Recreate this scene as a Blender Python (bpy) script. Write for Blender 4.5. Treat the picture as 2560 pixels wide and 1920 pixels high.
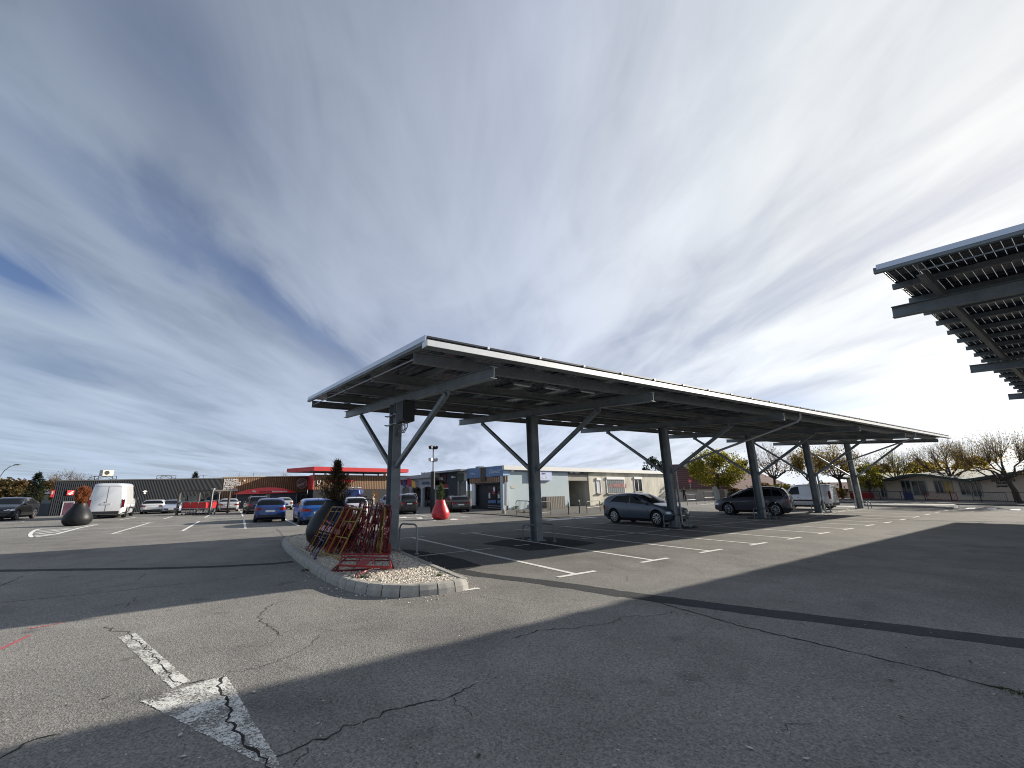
import bpy, math, random
from mathutils import Vector, Matrix
R=math.radians
random.seed(7)
for o in list(bpy.data.objects): bpy.data.objects.remove(o)
S=bpy.context.scene; COL=S.collection
# ------------------------------------------------------------------ camera
F,PITCH,ROLL,YAW=1048.98,.2463,-.0115,.5896
CX,CY,CH,X0,Y0=-6.6656,-6.4744,1.6487,1194.28,960.
CP,SP=math.cos(PITCH),math.sin(PITCH)
FW=Vector((math.sin(YAW)*CP,math.cos(YAW)*CP,SP)); RT=Vector((math.cos(YAW),-math.sin(YAW),0)); UP=RT.cross(FW)
RT,UP=math.cos(ROLL)*RT+math.sin(ROLL)*UP, -math.sin(ROLL)*RT+math.cos(ROLL)*UP
CPOS=Vector((CX,CY,CH))
cd=bpy.data.cameras.new('camera'); cam=bpy.data.objects.new('camera',cd); COL.objects.link(cam)
m=Matrix((RT,UP,-FW)).transposed().to_4x4(); m.translation=CPOS; cam.matrix_world=m
cd.sensor_width=36; cd.lens=F/2560*36; cd.shift_x=(1280-X0)/2560; cd.clip_start=.05; cd.clip_end=3000
S.camera=cam
# ------------------------------------------------------------------ light
SUND=Vector((2.8,-.48,1)).normalized()
sl=bpy.data.lights.new('sun','SUN'); sl.energy=5; sl.angle=R(.55); sl.color=(1,.92,.80)
so=bpy.data.objects.new('sun',sl); COL.objects.link(so); so.rotation_euler=SUND.to_track_quat('Z','Y').to_euler(); so.location=(0,0,30)
S.view_settings.view_transform='Standard'; S.view_settings.look='None'; S.view_settings.exposure=.8; S.view_settings.gamma=1
S.cycles.filter_width=1.05; S.render.resolution_x=1024; S.render.resolution_y=768
W=bpy.data.worlds.new('World'); S.world=W; W.use_nodes=True
nt=W.node_tree; N=nt.nodes; LK=nt.links; N.clear()
def nd(t,**k):
    n=N.new(t)
    for a,b in k.items():
        if a.startswith('i_'): n.inputs[int(a[2:])].default_value=b
        else: setattr(n,a,b)
    return n
def lk(a,b): LK.new(a,b)
def mth(op,a,b=None,c=None,cl=False):
    n=N.new('ShaderNodeMath'); n.operation=op; n.use_clamp=cl
    for i,v in enumerate((a,b,c)):
        if v is None: continue
        if isinstance(v,(int,float)): n.inputs[i].default_value=v
        else: LK.new(v,n.inputs[i])
    return n.outputs[0]
def ramp(v,pts):
    n=N.new('ShaderNodeValToRGB'); LK.new(v,n.inputs[0]); e=n.color_ramp.elements
    while len(e)<len(pts): e.new(.5)
    for q,(p,c) in zip(e,pts): q.position=p; q.color=c if len(c)==4 else (*c,1)
    return n.outputs[0]
def mix(f,a,b):
    n=N.new('ShaderNodeMix'); n.data_type='RGBA'
    for i,v in ((0,f),(6,a),(7,b)):
        if isinstance(v,(int,float)): n.inputs[i].default_value=v
        elif isinstance(v,tuple): n.inputs[i].default_value=v if len(v)==4 else (*v,1)
        else: LK.new(v,n.inputs[i])
    return n.outputs[2]
sky=nd('ShaderNodeTexSky',sky_type='NISHITA'); sky.sun_disc=False
sky.sun_elevation=math.asin(SUND.z); sky.sun_rotation=math.atan2(SUND.x,SUND.y)
sky.air_density=1.0; sky.dust_density=.6; sky.ozone_density=2.5
tc=nd('ShaderNodeTexCoord'); sx=nd('ShaderNodeSeparateXYZ'); lk(tc.outputs['Generated'],sx.inputs[0])
z=mth('MAXIMUM',sx.outputs[2],.02)
zz=mth('ADD',z,.06)
cb=nd('ShaderNodeCombineXYZ'); lk(mth('DIVIDE',sx.outputs[0],zz),cb.inputs[0]); lk(mth('DIVIDE',sx.outputs[1],zz),cb.inputs[1])
az=.545
def mapped(sxx,syy,off=(0,0,0),rot=az):
    vr=nd('ShaderNodeVectorRotate',rotation_type='Z_AXIS'); lk(cb.outputs[0],vr.inputs['Vector']); vr.inputs['Angle'].default_value=rot
    mp=nd('ShaderNodeMapping'); lk(vr.outputs[0],mp.inputs[0]); mp.inputs['Scale'].default_value=(sxx,syy,1); mp.inputs['Location'].default_value=off
    return mp.outputs[0]
def noise(v,sc,det=5,ro=.55,dist=0.):
    n=nd('ShaderNodeTexNoise'); lk(v,n.inputs['Vector']); n.inputs['Scale'].default_value=sc; n.inputs['Detail'].default_value=det; n.inputs['Roughness'].default_value=ro; n.inputs['Distortion'].default_value=dist
    return n.outputs[0]
SKYOFF=(3.1,1.7,0)
big=noise(mapped(.9,.30,SKYOFF),1.0,3,.5,.6)
mid=noise(mapped(2.0,.62,(7,2,0)),1.0,5,.55,.9)
fine=noise(mapped(5.5,1.6,(1,9,0),az+.15),1.0,6,.56,1.1)
dot=nd('ShaderNodeVectorMath',operation='DOT_PRODUCT'); lk(tc.outputs['Generated'],dot.inputs[0]); dot.inputs[1].default_value=tuple(SUND)
sd=dot.outputs['Value']
pv=nd('ShaderNodeVectorRotate',rotation_type='Z_AXIS'); lk(cb.outputs[0],pv.inputs['Vector']); pv.inputs['Angle'].default_value=az
ps=nd('ShaderNodeSeparateXYZ'); lk(pv.outputs[0],ps.inputs[0]); ac,al=ps.outputs[0],ps.outputs[1]
acw=mth('ADD',ac,mth('MULTIPLY',mth('SUBTRACT',mid,.5),.7)); 
def gap(a0,b0,wa,wb,slope=0.,k=1.):      # a thin place in the cirrus deck, given in cloud-deck coordinates
    u=mth('DIVIDE',mth('SUBTRACT',mth('SUBTRACT',acw,a0),mth('MULTIPLY',mth('SUBTRACT',al,b0),slope)),wa); v=mth('DIVIDE',mth('SUBTRACT',al,b0),wb)
    return mth('MULTIPLY',mth('POWER',2.718,mth('MULTIPLY',mth('ADD',mth('MULTIPLY',u,u),mth('MULTIPLY',v,v)),-1.)),k)
gaps=gap(-1.80,1.55,.17,.34,-.12,1.0)
for q in ((-.93,1.75,.13,.95,.17,.62),(-.62,.75,.16,.30,.1,.30),(-1.15,.75,.2,.35,.2,.22),(3.2,3.7,.75,.40,0,.55),(-2.6,2.6,.5,.35,0,.15),(-.2,2.6,.35,.5,0,.18)): gaps=mth('MAXIMUM',gaps,gap(*q))
tex=mth('ADD',mth('ADD',mth('MULTIPLY',big,.52),mth('MULTIPLY',mid,.34)),mth('MULTIPLY',fine,.14))
thin=ramp(tex,[(.34,(.66,.66,.66)),(.46,(.86,.86,.86)),(.58,(1,1,1))])
cover=mth('SUBTRACT',thin,mth('MULTIPLY',gaps,mth('MULTIPLY_ADD',fine,.7,.68)),None,True)
cover=mth('MAXIMUM',cover,mth('MULTIPLY',mth('POWER',mth('SUBTRACT',1,z),7),1.15,None,True),None)
g4=mth('POWER',mth('MULTIPLY_ADD',sd,.5,.5),4.6)
el=mth('POWER',mth('SUBTRACT',1,z),2)
lum=mth('ADD',mth('MULTIPLY_ADD',g4,3.0,1.48),mth('MULTIPLY',el,1.5))
txc=ramp(tex,[(.34,(.84,.84,.84)),(.50,(1,1,1)),(.64,(1.0,1.0,1.0))]); lum=mth('MULTIPLY',mth('MULTIPLY',lum,1.04),mth('MULTIPLY',txc,mth('MULTIPLY_ADD',tex,1.05,.60)))
cc=ramp(mth('MULTIPLY_ADD',sd,.5,.5),[(.30,(.82,1.01,1.27)),(.62,(.87,1,1.26)),(.79,(.90,1,1.22)),(.93,(.95,1,1.06)),(1,(1,1,.97))])
cloud=nd('ShaderNodeVectorMath',operation='SCALE'); lk(cc,cloud.inputs[0]); lk(lum,cloud.inputs['Scale'])
blue=nd('ShaderNodeVectorMath',operation='MULTIPLY'); lk(sky.outputs[0],blue.inputs[0]); blue.inputs[1].default_value=(.55,.54,.66)
skc=mix(cover,blue.outputs[0],cloud.outputs[0])
bg=nd('ShaderNodeBackground'); lk(skc,bg.inputs[0]); bg.inputs[1].default_value=.10
wo=nd('ShaderNodeOutputWorld'); lk(bg.outputs[0],wo.inputs[0])
# ------------------------------------------------------------------ survey helpers (photo point -> place on the ground or on a wall)
def ray(x,y): return FW+RT*((x-X0)/F)-UP*((y-Y0)/F)
def G(x,y,z=0.):
    d=ray(x,y); return CPOS+d*((z-CH)/d.z)
def ZAT(x,y,P):
    d=ray(x,y); t=((P[0]-CX)*d.x+(P[1]-CY)*d.y)/(d.x*d.x+d.y*d.y); return CH+t*d.z
class Wall:
    def __init__(s,a,b):
        s.a=Vector((a[0],a[1],0)); b=Vector((b[0],b[1],0)); s.L=(b-s.a).length; s.d=(b-s.a).normalized(); s.n=Vector((s.d.y,-s.d.x,0))
    def uz(s,x,y):
        d=ray(x,y); t=(s.a-CPOS).dot(s.n)/d.dot(s.n); P=CPOS+d*t; return (P-s.a).dot(s.d),P.z
    def P(s,u,z,o=0.): return s.a+s.d*u+s.n*o+Vector((0,0,z))
# ------------------------------------------------------------------ mesh helpers
class MB:
    def __init__(s): s.v=[];s.f=[];s.m=[]
    def add(s,vs,fs,mi=0):
        b=len(s.v); s.v+=[tuple(v) for v in vs]; s.f+=[tuple(i+b for i in f) for f in fs]; s.m+=[mi]*len(fs); return s
    def hexa(s,p,mi=0): return s.add(p,[(0,3,2,1),(4,5,6,7),(0,1,5,4),(1,2,6,5),(2,3,7,6),(3,0,4,7)],mi)
    def box(s,x0,x1,y0,y1,z0,z1,mi=0): return s.hexa([(x0,y0,z0),(x1,y0,z0),(x1,y1,z0),(x0,y1,z0),(x0,y0,z1),(x1,y0,z1),(x1,y1,z1),(x0,y1,z1)],mi)
    def wbox(s,w,u0,u1,z0,z1,o0,o1,mi=0):
        return s.hexa([w.P(u0,z0,o1),w.P(u1,z0,o1),w.P(u1,z0,o0),w.P(u0,z0,o0),w.P(u0,z1,o1),w.P(u1,z1,o1),w.P(u1,z1,o0),w.P(u0,z1,o0)],mi)
    def beam(s,a,b,w,h,mi=0,up=(0,0,1)):
        a,b=Vector(a),Vector(b); d=(b-a).normalized(); u=Vector(up); 
        if abs(d.dot(u))>.98: u=Vector((0,1,0))
        r=d.cross(u).normalized()*w/2; u=r.cross(d).normalized()*h/2
        return s.hexa([a-r-u,a+r-u,b+r-u,b-r-u,a-r+u,a+r+u,b+r+u,b-r+u],mi)
    def tube(s,pts,r,n=8,mi=0,r2=None,cap=True):
        pts=[Vector(p) for p in pts]; rings=[]; t0=(pts[1]-pts[0]).normalized()
        u=t0.cross(Vector((0,0,1))); 
        if u.length<.1: u=t0.cross(Vector((1,0,0)))
        u.normalize()
        for i,p in enumerate(pts):
            t=(pts[min(i+1,len(pts)-1)]-pts[max(i-1,0)]).normalized(); u=(u-t*u.dot(t)).normalized(); v=t.cross(u)
            rr=r if r2 is None else r+(r2-r)*i/(len(pts)-1)
            rings.append([p+(u*math.cos(2*math.pi*k/n)+v*math.sin(2*math.pi*k/n))*rr for k in range(n)])
        vs=[q for g in rings for q in g]; fs=[]
        for i in range(len(pts)-1):
            for k in range(n): fs.append((i*n+k,i*n+(k+1)%n,(i+1)*n+(k+1)%n,(i+1)*n+k))
        if cap: fs.append(tuple(reversed(range(n)))); fs.append(tuple((len(pts)-1)*n+k for k in range(n)))
        return s.add(vs,fs,mi)
    def lathe(s,prof,c=(0,0,0),n=32,mi=0,axis='z'):
        vs=[];fs=[]
        for r,z in prof:
            for k in range(n):
                a=2*math.pi*k/n; x,y=r*math.cos(a),r*math.sin(a)
                p=(x,y,z) if axis=='z' else (x,z,y)
                vs.append((c[0]+p[0],c[1]+p[1],c[2]+p[2]))
        for i in range(len(prof)-1):
            for k in range(n):
                q=(i*n+k,i*n+(k+1)%n,(i+1)*n+(k+1)%n,(i+1)*n+k); fs.append(q if axis=='z' else q[::-1])
        return s.add(vs,fs,mi)
    def poly(s,pts,mi=0): return s.add(pts,[tuple(range(len(pts)))],mi)
    def grid(s,fn,nu,nv,mi=0,flip=False):
        vs=[fn(i/nu,j/nv) for i in range(nu+1) for j in range(nv+1)]; fs=[]
        for i in range(nu):
            for j in range(nv):
                a=i*(nv+1)+j; q=(a,a+nv+1,a+nv+2,a+1); fs.append(q[::-1] if flip else q)
        return s.add(vs,fs,mi)
    def build(s,name,mat,parent=None,smooth=None,loc=None):
        me=bpy.data.meshes.new(name); me.from_pydata(s.v,[],s.f); me.update()
        for mt in (mat if isinstance(mat,(list,tuple)) else [mat]): me.materials.append(mt)
        if any(s.m): me.polygons.foreach_set('material_index',s.m)
        if smooth is not None:
            me.polygons.foreach_set('use_smooth',[True]*len(s.f)); me.set_sharp_from_angle(angle=R(smooth))
        o=bpy.data.objects.new(name,me); COL.objects.link(o)
        if parent: o.parent=parent
        if loc is not None: o.location=loc
        return o
    def bw(s,name,mat,parent,smooth=None):      # vertices given in world space, parent already placed
        o=s.build(name,mat,parent,smooth); o.data.transform(wm(parent).inverted()); return o
def tag(o,label=None,cat=None,group=None,kind=None):
    if label: o['label']=label
    if cat: o['category']=cat
    if group: o['group']=group
    if kind: o['kind']=kind
    return o
def empty(name,loc=(0,0,0),rz=0.,label=None,cat=None,group=None,scale=None):
    o=bpy.data.objects.new(name,None); COL.objects.link(o); o.location=loc; o.rotation_euler=(0,0,rz); o.empty_display_size=.2
    if scale: o.scale=scale
    return tag(o,label,cat,group)
def copy_tree(o,parent=None):
    c=o.copy(); COL.objects.link(c); c.parent=parent
    for ch in list(o.children): copy_tree(ch,c)
    return c
# ------------------------------------------------------------------ materials
MATS={}
def mat(name,col,rough=.6,metal=0.,var=0.,vs=3.,bump=0.,bs=40.,spec=.5,emit=0.,trans=0.,coat=0.):
    if name in MATS: return MATS[name]
    global nt,N,LK
    m=bpy.data.materials.new(name); m.use_nodes=True; nt=m.node_tree; N=nt.nodes; LK=nt.links
    b=N['Principled BSDF']; b.inputs['Roughness'].default_value=rough; b.inputs['Metallic'].default_value=metal
    b.inputs['Specular IOR Level'].default_value=spec
    if coat: b.inputs['Coat Weight'].default_value=coat; b.inputs['Coat Roughness'].default_value=.05
    if emit: b.inputs['Emission Color'].default_value=(*col,1); b.inputs['Emission Strength'].default_value=emit
    if trans: b.inputs['Transmission Weight'].default_value=trans
    if var:
        t=nd('ShaderNodeTexCoord'); n1=noise(t.outputs['Object'],vs,6,.6); n2=noise(t.outputs['Object'],vs*9,4,.6)
        f=mth('MULTIPLY_ADD',n1,.7,mth('MULTIPLY',n2,.3))
        lo=tuple(c*(1-var) for c in col); hi=tuple(min(1,c*(1+var)) for c in col)
        lk(ramp(f,[(.3,lo),(.7,hi)]),b.inputs['Base Color'])
        lk(mth('MULTIPLY_ADD',n2,.25,rough-.12),b.inputs['Roughness'])
    else: b.inputs['Base Color'].default_value=(*col,1)
    if bump:
        t=nd('ShaderNodeTexCoord'); n1=noise(t.outputs['Object'],bs,4,.6); bp=nd('ShaderNodeBump'); bp.inputs['Strength'].default_value=bump; bp.inputs['Distance'].default_value=.01; lk(n1,bp.inputs['Height']); lk(bp.outputs[0],b.inputs['Normal'])
    MATS[name]=m; return m
def begin(name):
    global nt,N,LK
    m=bpy.data.materials.new(name); m.use_nodes=True; nt=m.node_tree; N=nt.nodes; LK=nt.links; MATS[name]=m
    return m,N['Principled BSDF'],nd('ShaderNodeTexCoord')
def wnoise(v,sc):
    n=nd('ShaderNodeTexWhiteNoise'); lk(v,n.inputs['Vector']); return n.outputs[0]
def asphalt(name,base,warm,grain=1.0):
    m,b,t=begin(name); o=t.outputs['Object']
    n_big=noise(o,.11,4,.55,.4); n_mid=noise(o,.9,6,.62,.3); n_fine=noise(o,38,3,.75); n_gr=noise(o,130,2,.8)
    vo=nd('ShaderNodeTexVoronoi'); lk(o,vo.inputs['Vector']); vo.inputs['Scale'].default_value=75; 
    c1=tuple(base*w*.76 for w in warm); c2=tuple(base*w*1.18 for w in warm)
    f=mth('ADD',mth('MULTIPLY',n_big,.5),mth('MULTIPLY',n_mid,.5))
    col=ramp(f,[(.34,c1),(.62,c2)])
    g=mth('ADD',mth('MULTIPLY',n_fine,1.3),mth('MULTIPLY',vo.outputs['Color'],.9))
    g=mth('MULTIPLY_ADD',g,.95*grain,1-.98*grain)
    v=nd('ShaderNodeVectorMath',operation='SCALE'); lk(col,v.inputs[0]); lk(mth('MAXIMUM',g,.25),v.inputs['Scale'])
    st=noise(o,.33,5,.5,1.0); stain=ramp(st,[(.27,(.62,.62,.64)),(.42,(1,1,1))])
    sp=noise(o,1.7,3,.5); spots=ramp(sp,[(.66,(1,1,1)),(.74,(.55,.55,.57))])
    m0=nd('ShaderNodeMix'); m0.data_type='RGBA'; m0.blend_type='MULTIPLY'; m0.inputs[0].default_value=.8; lk(stain,m0.inputs[6]); lk(spots,m0.inputs[7])
    mm=nd('ShaderNodeMix'); mm.data_type='RGBA'; mm.blend_type='MULTIPLY'; mm.inputs[0].default_value=.8; lk(v.outputs[0],mm.inputs[6]); lk(m0.outputs[2],mm.inputs[7])
    lk(mm.outputs[2],b.inputs['Base Color'])
    b.inputs['Roughness'].default_value=1; b.inputs['Specular IOR Level'].default_value=.06
    bp=nd('ShaderNodeBump'); bp.inputs['Strength'].default_value=.55; bp.inputs['Distance'].default_value=.006
    lk(mth('ADD',mth('MULTIPLY',n_fine,.5),vo.outputs['Distance']),bp.inputs['Height']); lk(bp.outputs[0],b.inputs['Normal'])
    return m
M_ASPH=asphalt('asphalt_worn',.192,(1.03,1.0,.94))
M_ASPH2=asphalt('asphalt_new',.062,(.97,1,1.05),.7)
M_ROAD=asphalt('asphalt_road',.145,(1.0,1,.99),.7)
def paintmat(name,wear,scale,col=(.78,.78,.75),soft=.035):
    m,b,t=begin(name); o=t.outputs['Object']
    n1=noise(o,scale,6,.7,.5); n2=noise(o,scale*.12,3,.5)
    vo=nd('ShaderNodeTexVoronoi',feature='DISTANCE_TO_EDGE'); lk(o,vo.inputs['Vector']); vo.inputs['Scale'].default_value=scale*1.0
    f=mth('ADD',mth('MULTIPLY',n1,.7),mth('MULTIPLY',n2,.5)); f=mth('ADD',f,mth('MULTIPLY',ramp(vo.outputs['Distance'],[(0,(0,0,0)),(.12,(1,1,1))]),.09))
    k=ramp(f,[(wear-soft,(0,0,0)),(wear+soft,(1,1,1))])
    n3=noise(o,7,4,.6); lk(ramp(n3,[(.3,tuple(c*.78 for c in col)),(.7,col)]),b.inputs['Base Color']); b.inputs['Roughness'].default_value=.85; b.inputs['Specular IOR Level'].default_value=.2
    tp_=nd('ShaderNodeBsdfTransparent'); mx_=nd('ShaderNodeMixShader'); lk(k,mx_.inputs[0]); lk(tp_.outputs[0],mx_.inputs[1]); lk(b.outputs[0],mx_.inputs[2]); lk(mx_.outputs[0],N['Material Output'].inputs[0])
    bp=nd('ShaderNodeBump'); bp.inputs['Strength'].default_value=.4; bp.inputs['Distance'].default_value=.003; lk(k,bp.inputs['Height']); lk(bp.outputs[0],b.inputs['Normal'])
    return m
M_PAINT=paintmat('paint_line',.36,26); M_PAINT2=paintmat('paint_worn',.655,34,(.74,.74,.70),.075)
M_STEEL=mat('galvanised_steel',(.20,.225,.24),.5,.35,.32,2.2,.15,60)
M_STEELP=mat('purlin_steel',(.20,.21,.215),.55,.2,.3,2.5,.1,60)
M_STEELL=mat('galvanised_light',(.36,.385,.41),.42,.5,.2,4)
M_ALU=mat('white_gutter',(.80,.81,.80),.4,.2,.06,2)
M_ALU2=mat('silver_trim',(.62,.66,.74),.35,.6,.08,2)
M_CONC=mat('concrete_kerb',(.36,.345,.31),.88,0,.28,7,.5,120)
M_BLACKP=mat('black_planter',(.011,.012,.014),.45,0,.4,5,.2,60,spec=.3)
M_REDP=mat('red_planter',(.52,.022,.035),.38,0,.12,5,.1,60,coat=.2)
M_GLASS=mat('dark_glass',(.006,.008,.010),.06,0,spec=.28)
M_GLASS2=mat('shop_glass',(.03,.035,.04),.12,0,.5,1.5,spec=.7)
M_TYRE=mat('tyre_rubber',(.018,.018,.019),.8,0,.2,8)
M_RIM=mat('alloy_rim',(.55,.56,.58),.3,.85)
M_RIMD=mat('rim_dark',(.03,.03,.032),.5,.3)
M_DARK=mat('dark_plastic',(.022,.023,.025),.55,0,.2,5)
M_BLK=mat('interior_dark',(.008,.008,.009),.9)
M_CHROME=mat('chrome',(.7,.7,.72),.15,1)
M_PLATE=mat('plate_white',(.72,.73,.72),.45)
M_TAIL=mat('tail_lamp',(.19,.007,.009),.18,0,coat=.4)
M_HEAD=mat('head_lamp',(.62,.65,.70),.1,.3,coat=.5)
M_WHITE=mat('white_paint',(.75,.76,.76),.5,0,.05,2)
M_TEXTW=mat('sign_white',(.82,.82,.80),.5); M_TEXTR=mat('sign_red',(.62,.02,.03),.45); M_TEXTD=mat('sign_dark',(.03,.035,.06),.5)
M_REDF=mat('red_cladding',(.60,.035,.04),.45,0,.08,.8)
M_CREAM=None
def carpaint(name,c): return mat('paint_'+name,c,.28,.25,coat=.7)
def stucco(name,col,stain,amt,sc=1.2):
    m,b,t=begin(name); o=t.outputs['Object']
    mp=nd('ShaderNodeMapping'); lk(o,mp.inputs[0]); mp.inputs['Scale'].default_value=(1,1,.35)
    n1=noise(mp.outputs[0],sc,7,.65,.8); n2=noise(o,.35,3,.5); n3=noise(o,14,4,.6)
    f=mth('ADD',mth('MULTIPLY',n1,.65),mth('MULTIPLY',n2,.35))
    k=ramp(f,[(.42,(0,0,0)),(.66,(amt,amt,amt))])
    c=mix(k,col,stain); v=nd('ShaderNodeVectorMath',operation='SCALE'); lk(c,v.inputs[0]); lk(mth('MULTIPLY_ADD',n3,.3,.85),v.inputs['Scale'])
    lk(v.outputs[0],b.inputs['Base Color']); b.inputs['Roughness'].default_value=.9
    bp=nd('ShaderNodeBump'); bp.inputs['Strength'].default_value=.3; bp.inputs['Distance'].default_value=.01; lk(n3,bp.inputs['Height']); lk(bp.outputs[0],b.inputs['Normal'])
    return m
M_BLUEW=stucco('pale_blue_render',(.40,.49,.54),(.50,.54,.54),.6)
M_CREAMW=stucco('stained_cream_render',(.66,.63,.53),(.25,.24,.20),.75,.8)
M_SCHOOL=stucco('school_render',(.58,.48,.39),(.42,.36,.30),.5)
M_HOUSEW=stucco('pink_beige_render',(.55,.46,.38),(.40,.34,.28),.4)
def striped(name,c1,c2,period,axis='XY',rough=.6,noisev=.25):
    m,b,t=begin(name); o=t.outputs['Object']; s=nd('ShaderNodeSeparateXYZ'); lk(o,s.inputs[0])
    u=s.outputs[2] if axis=='Z' else (mth('ADD',s.outputs[0],s.outputs[1]) if axis=='XY' else s.outputs[0 if axis=='X' else 1])
    w=mth('SINE',mth('MULTIPLY',u,2*math.pi/period)); k=ramp(w,[(.45,(0,0,0)),(.75,(1,1,1))])
    n1=noise(o,1.8,5,.6); c=mix(k,c1,c2); v=nd('ShaderNodeVectorMath',operation='SCALE'); lk(c,v.inputs[0]); lk(mth('MULTIPLY_ADD',n1,noisev*2,1-noisev),v.inputs['Scale'])
    lk(v.outputs[0],b.inputs['Base Color']); b.inputs['Roughness'].default_value=rough
    bp=nd('ShaderNodeBump'); bp.inputs['Strength'].default_value=.6; bp.inputs['Distance'].default_value=.02; lk(k,bp.inputs['Height']); lk(bp.outputs[0],b.inputs['Normal'])
    return m
M_CORR=mat('anthracite_sheet',(.013,.017,.024),.6,0,.15,1.5,spec=.3)
M_CORRG=mat('grey_sheet',(.12,.13,.135),.5,.2,.1,1.5)
M_WOODC=striped('timber_slats',(.10,.05,.025),(.34,.19,.09),.22,'X',.7)
M_WOODP=striped('timber_planks',(.20,.11,.07),(.42,.27,.18),.30,'Y',.7)
M_WOODG=striped('grey_planks',(.10,.09,.08),(.24,.215,.19),.22,'X',.85)
M_TILE=striped('brown_red_tiles',(.075,.03,.027),(.17,.062,.052),.32,'Z',.8)
M_ROOFG=mat('grey_roof',(.17,.18,.15),.85,0,.25,.8)
# solar panel underside: dark cells, pale translucent joints
m,b,t=begin('solar_glass'); o=t.outputs['Object']; s=nd('ShaderNodeSeparateXYZ'); lk(o,s.inputs[0])
def cell(v,p,w): return mth('LESS_THAN',mth('ABSOLUTE',mth('SUBTRACT',mth('FRACT',mth('DIVIDE',v,p)),.5)),w/p/2)
lines=mth('MAXIMUM',cell(s.outputs[0],.21,.006),cell(s.outputs[1],.118,.008))
b.inputs['Base Color'].default_value=(.010,.012,.022,1); b.inputs['Roughness'].default_value=.25; b.inputs['Specular IOR Level'].default_value=.12
trb=nd('ShaderNodeBsdfTranslucent'); trb.inputs[0].default_value=(.30,.33,.36,1); tp=nd('ShaderNodeBsdfTransparent'); ms=nd('ShaderNodeMixShader'); ms.inputs[0].default_value=.35; lk(trb.outputs[0],ms.inputs[1]); lk(tp.outputs[0],ms.inputs[2])
m2=nd('ShaderNodeMixShader'); lk(lines,m2.inputs[0]); lk(b.outputs[0],m2.inputs[1]); lk(ms.outputs[0],m2.inputs[2]); lk(m2.outputs[0],N['Material Output'].inputs[0])
M_PV=MATS['solar_glass']
m,b,t=begin('gravel_bed'); o=t.outputs['Object']; vo=nd('ShaderNodeTexVoronoi'); lk(o,vo.inputs['Vector']); vo.inputs['Scale'].default_value=34
lk(ramp(vo.outputs['Color'],[(.1,(.22,.20,.17)),(.9,(.62,.58,.52))]),b.inputs['Base Color']); b.inputs['Roughness'].default_value=.9
M_GBED=m
m,b,t=begin('pale_stone'); oi=nd('ShaderNodeNewGeometry'); 
lk(ramp(oi.outputs['Random Per Island'],[(0,(.42,.37,.30)),(.25,(.66,.60,.50)),(.6,(.78,.73,.64)),(.85,(.55,.47,.38)),(1,(.86,.83,.76))]),b.inputs['Base Color']); b.inputs['Roughness'].default_value=.85
M_STONE=m
def leafmat(name,cols):
    m,b,t=begin(name); oi=nd('ShaderNodeNewGeometry')
    lk(ramp(oi.outputs['Random Per Island'],[(i/(len(cols)-1),c) for i,c in enumerate(cols)]),b.inputs['Base Color']); b.inputs['Roughness'].default_value=.7
    b.inputs['Specular IOR Level'].default_value=.25
    tr=nd('ShaderNodeBsdfTranslucent'); lk(b.inputs['Base Color'].links[0].from_socket,tr.inputs[0]); mx=nd('ShaderNodeMixShader'); mx.inputs[0].default_value=.5
    lk(b.outputs[0],mx.inputs[1]); lk(tr.outputs[0],mx.inputs[2]); lk(mx.outputs[0],N['Material Output'].inputs[0]); return m
L_YEL=leafmat('leaves_yellow',[(.07,.085,.012),(.22,.21,.02),(.40,.35,.05),(.13,.13,.02),(.27,.20,.03)])
L_OLV=leafmat('leaves_olive',[(.08,.065,.015),(.19,.14,.025),(.36,.26,.04),(.13,.09,.02),(.30,.17,.03)])
L_BRN=leafmat('leaves_brown',[(.06,.035,.015),(.15,.08,.03),(.22,.13,.05),(.10,.08,.03)])
L_HEDGE=leafmat('leaves_hedge',[(.05,.045,.02),(.12,.09,.035),(.16,.10,.04),(.08,.08,.03)])
L_PINE=leafmat('needles_dark',[(.008,.016,.010),(.02,.035,.02),(.03,.045,.025),(.012,.022,.014)])
L_CYP=leafmat('needles_cypress',[(.04,.035,.018),(.09,.065,.03),(.14,.07,.03),(.06,.055,.022)])
L_RUST=leafmat('needles_rust',[(.16,.05,.02),(.30,.10,.04),(.38,.15,.07),(.20,.07,.03)])
L_GRN=leafmat('needles_green',[(.03,.06,.02),(.07,.10,.03),(.10,.12,.04)])
M_BARK=mat('bark',(.055,.045,.036),.9,0,.35,6,.5,30)
M_TWIG=mat('twig',(.12,.088,.06),.9,0,.3,6)
M_GRASS=mat('verge_ground',(.07,.075,.035),.95,0,.4,.6,.5,20)
def wm(o):
    return (wm(o.parent)@o.matrix_basis) if o.parent else o.matrix_basis.copy()
def text(s,size,mt,parent,P,right,up,name='lettering',ext=.006,align='LEFT',sx=1.,shear=0.):
    cu=bpy.data.curves.new(name,'FONT'); cu.body=s; cu.size=size; cu.extrude=ext; cu.align_x=align; cu.shear=shear; cu.space_line=.95; cu.offset=size*.014
    to=bpy.data.objects.new('tmp',cu); COL.objects.link(to); dg=bpy.context.evaluated_depsgraph_get(); me=bpy.data.meshes.new_from_object(to.evaluated_get(dg)); bpy.data.objects.remove(to)
    me.name=name; me.materials.clear(); me.materials.append(mt)
    o=bpy.data.objects.new(name,me); COL.objects.link(o)
    r=Vector(right).normalized(); u=Vector(up).normalized(); n=r.cross(u); mm=Matrix((r*sx,u,n)).transposed().to_4x4(); mm.translation=Vector(P)
    me.transform(mm); me.update()
    if parent:
        o.parent=parent; me.transform(wm(parent).inverted())
    return o
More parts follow.
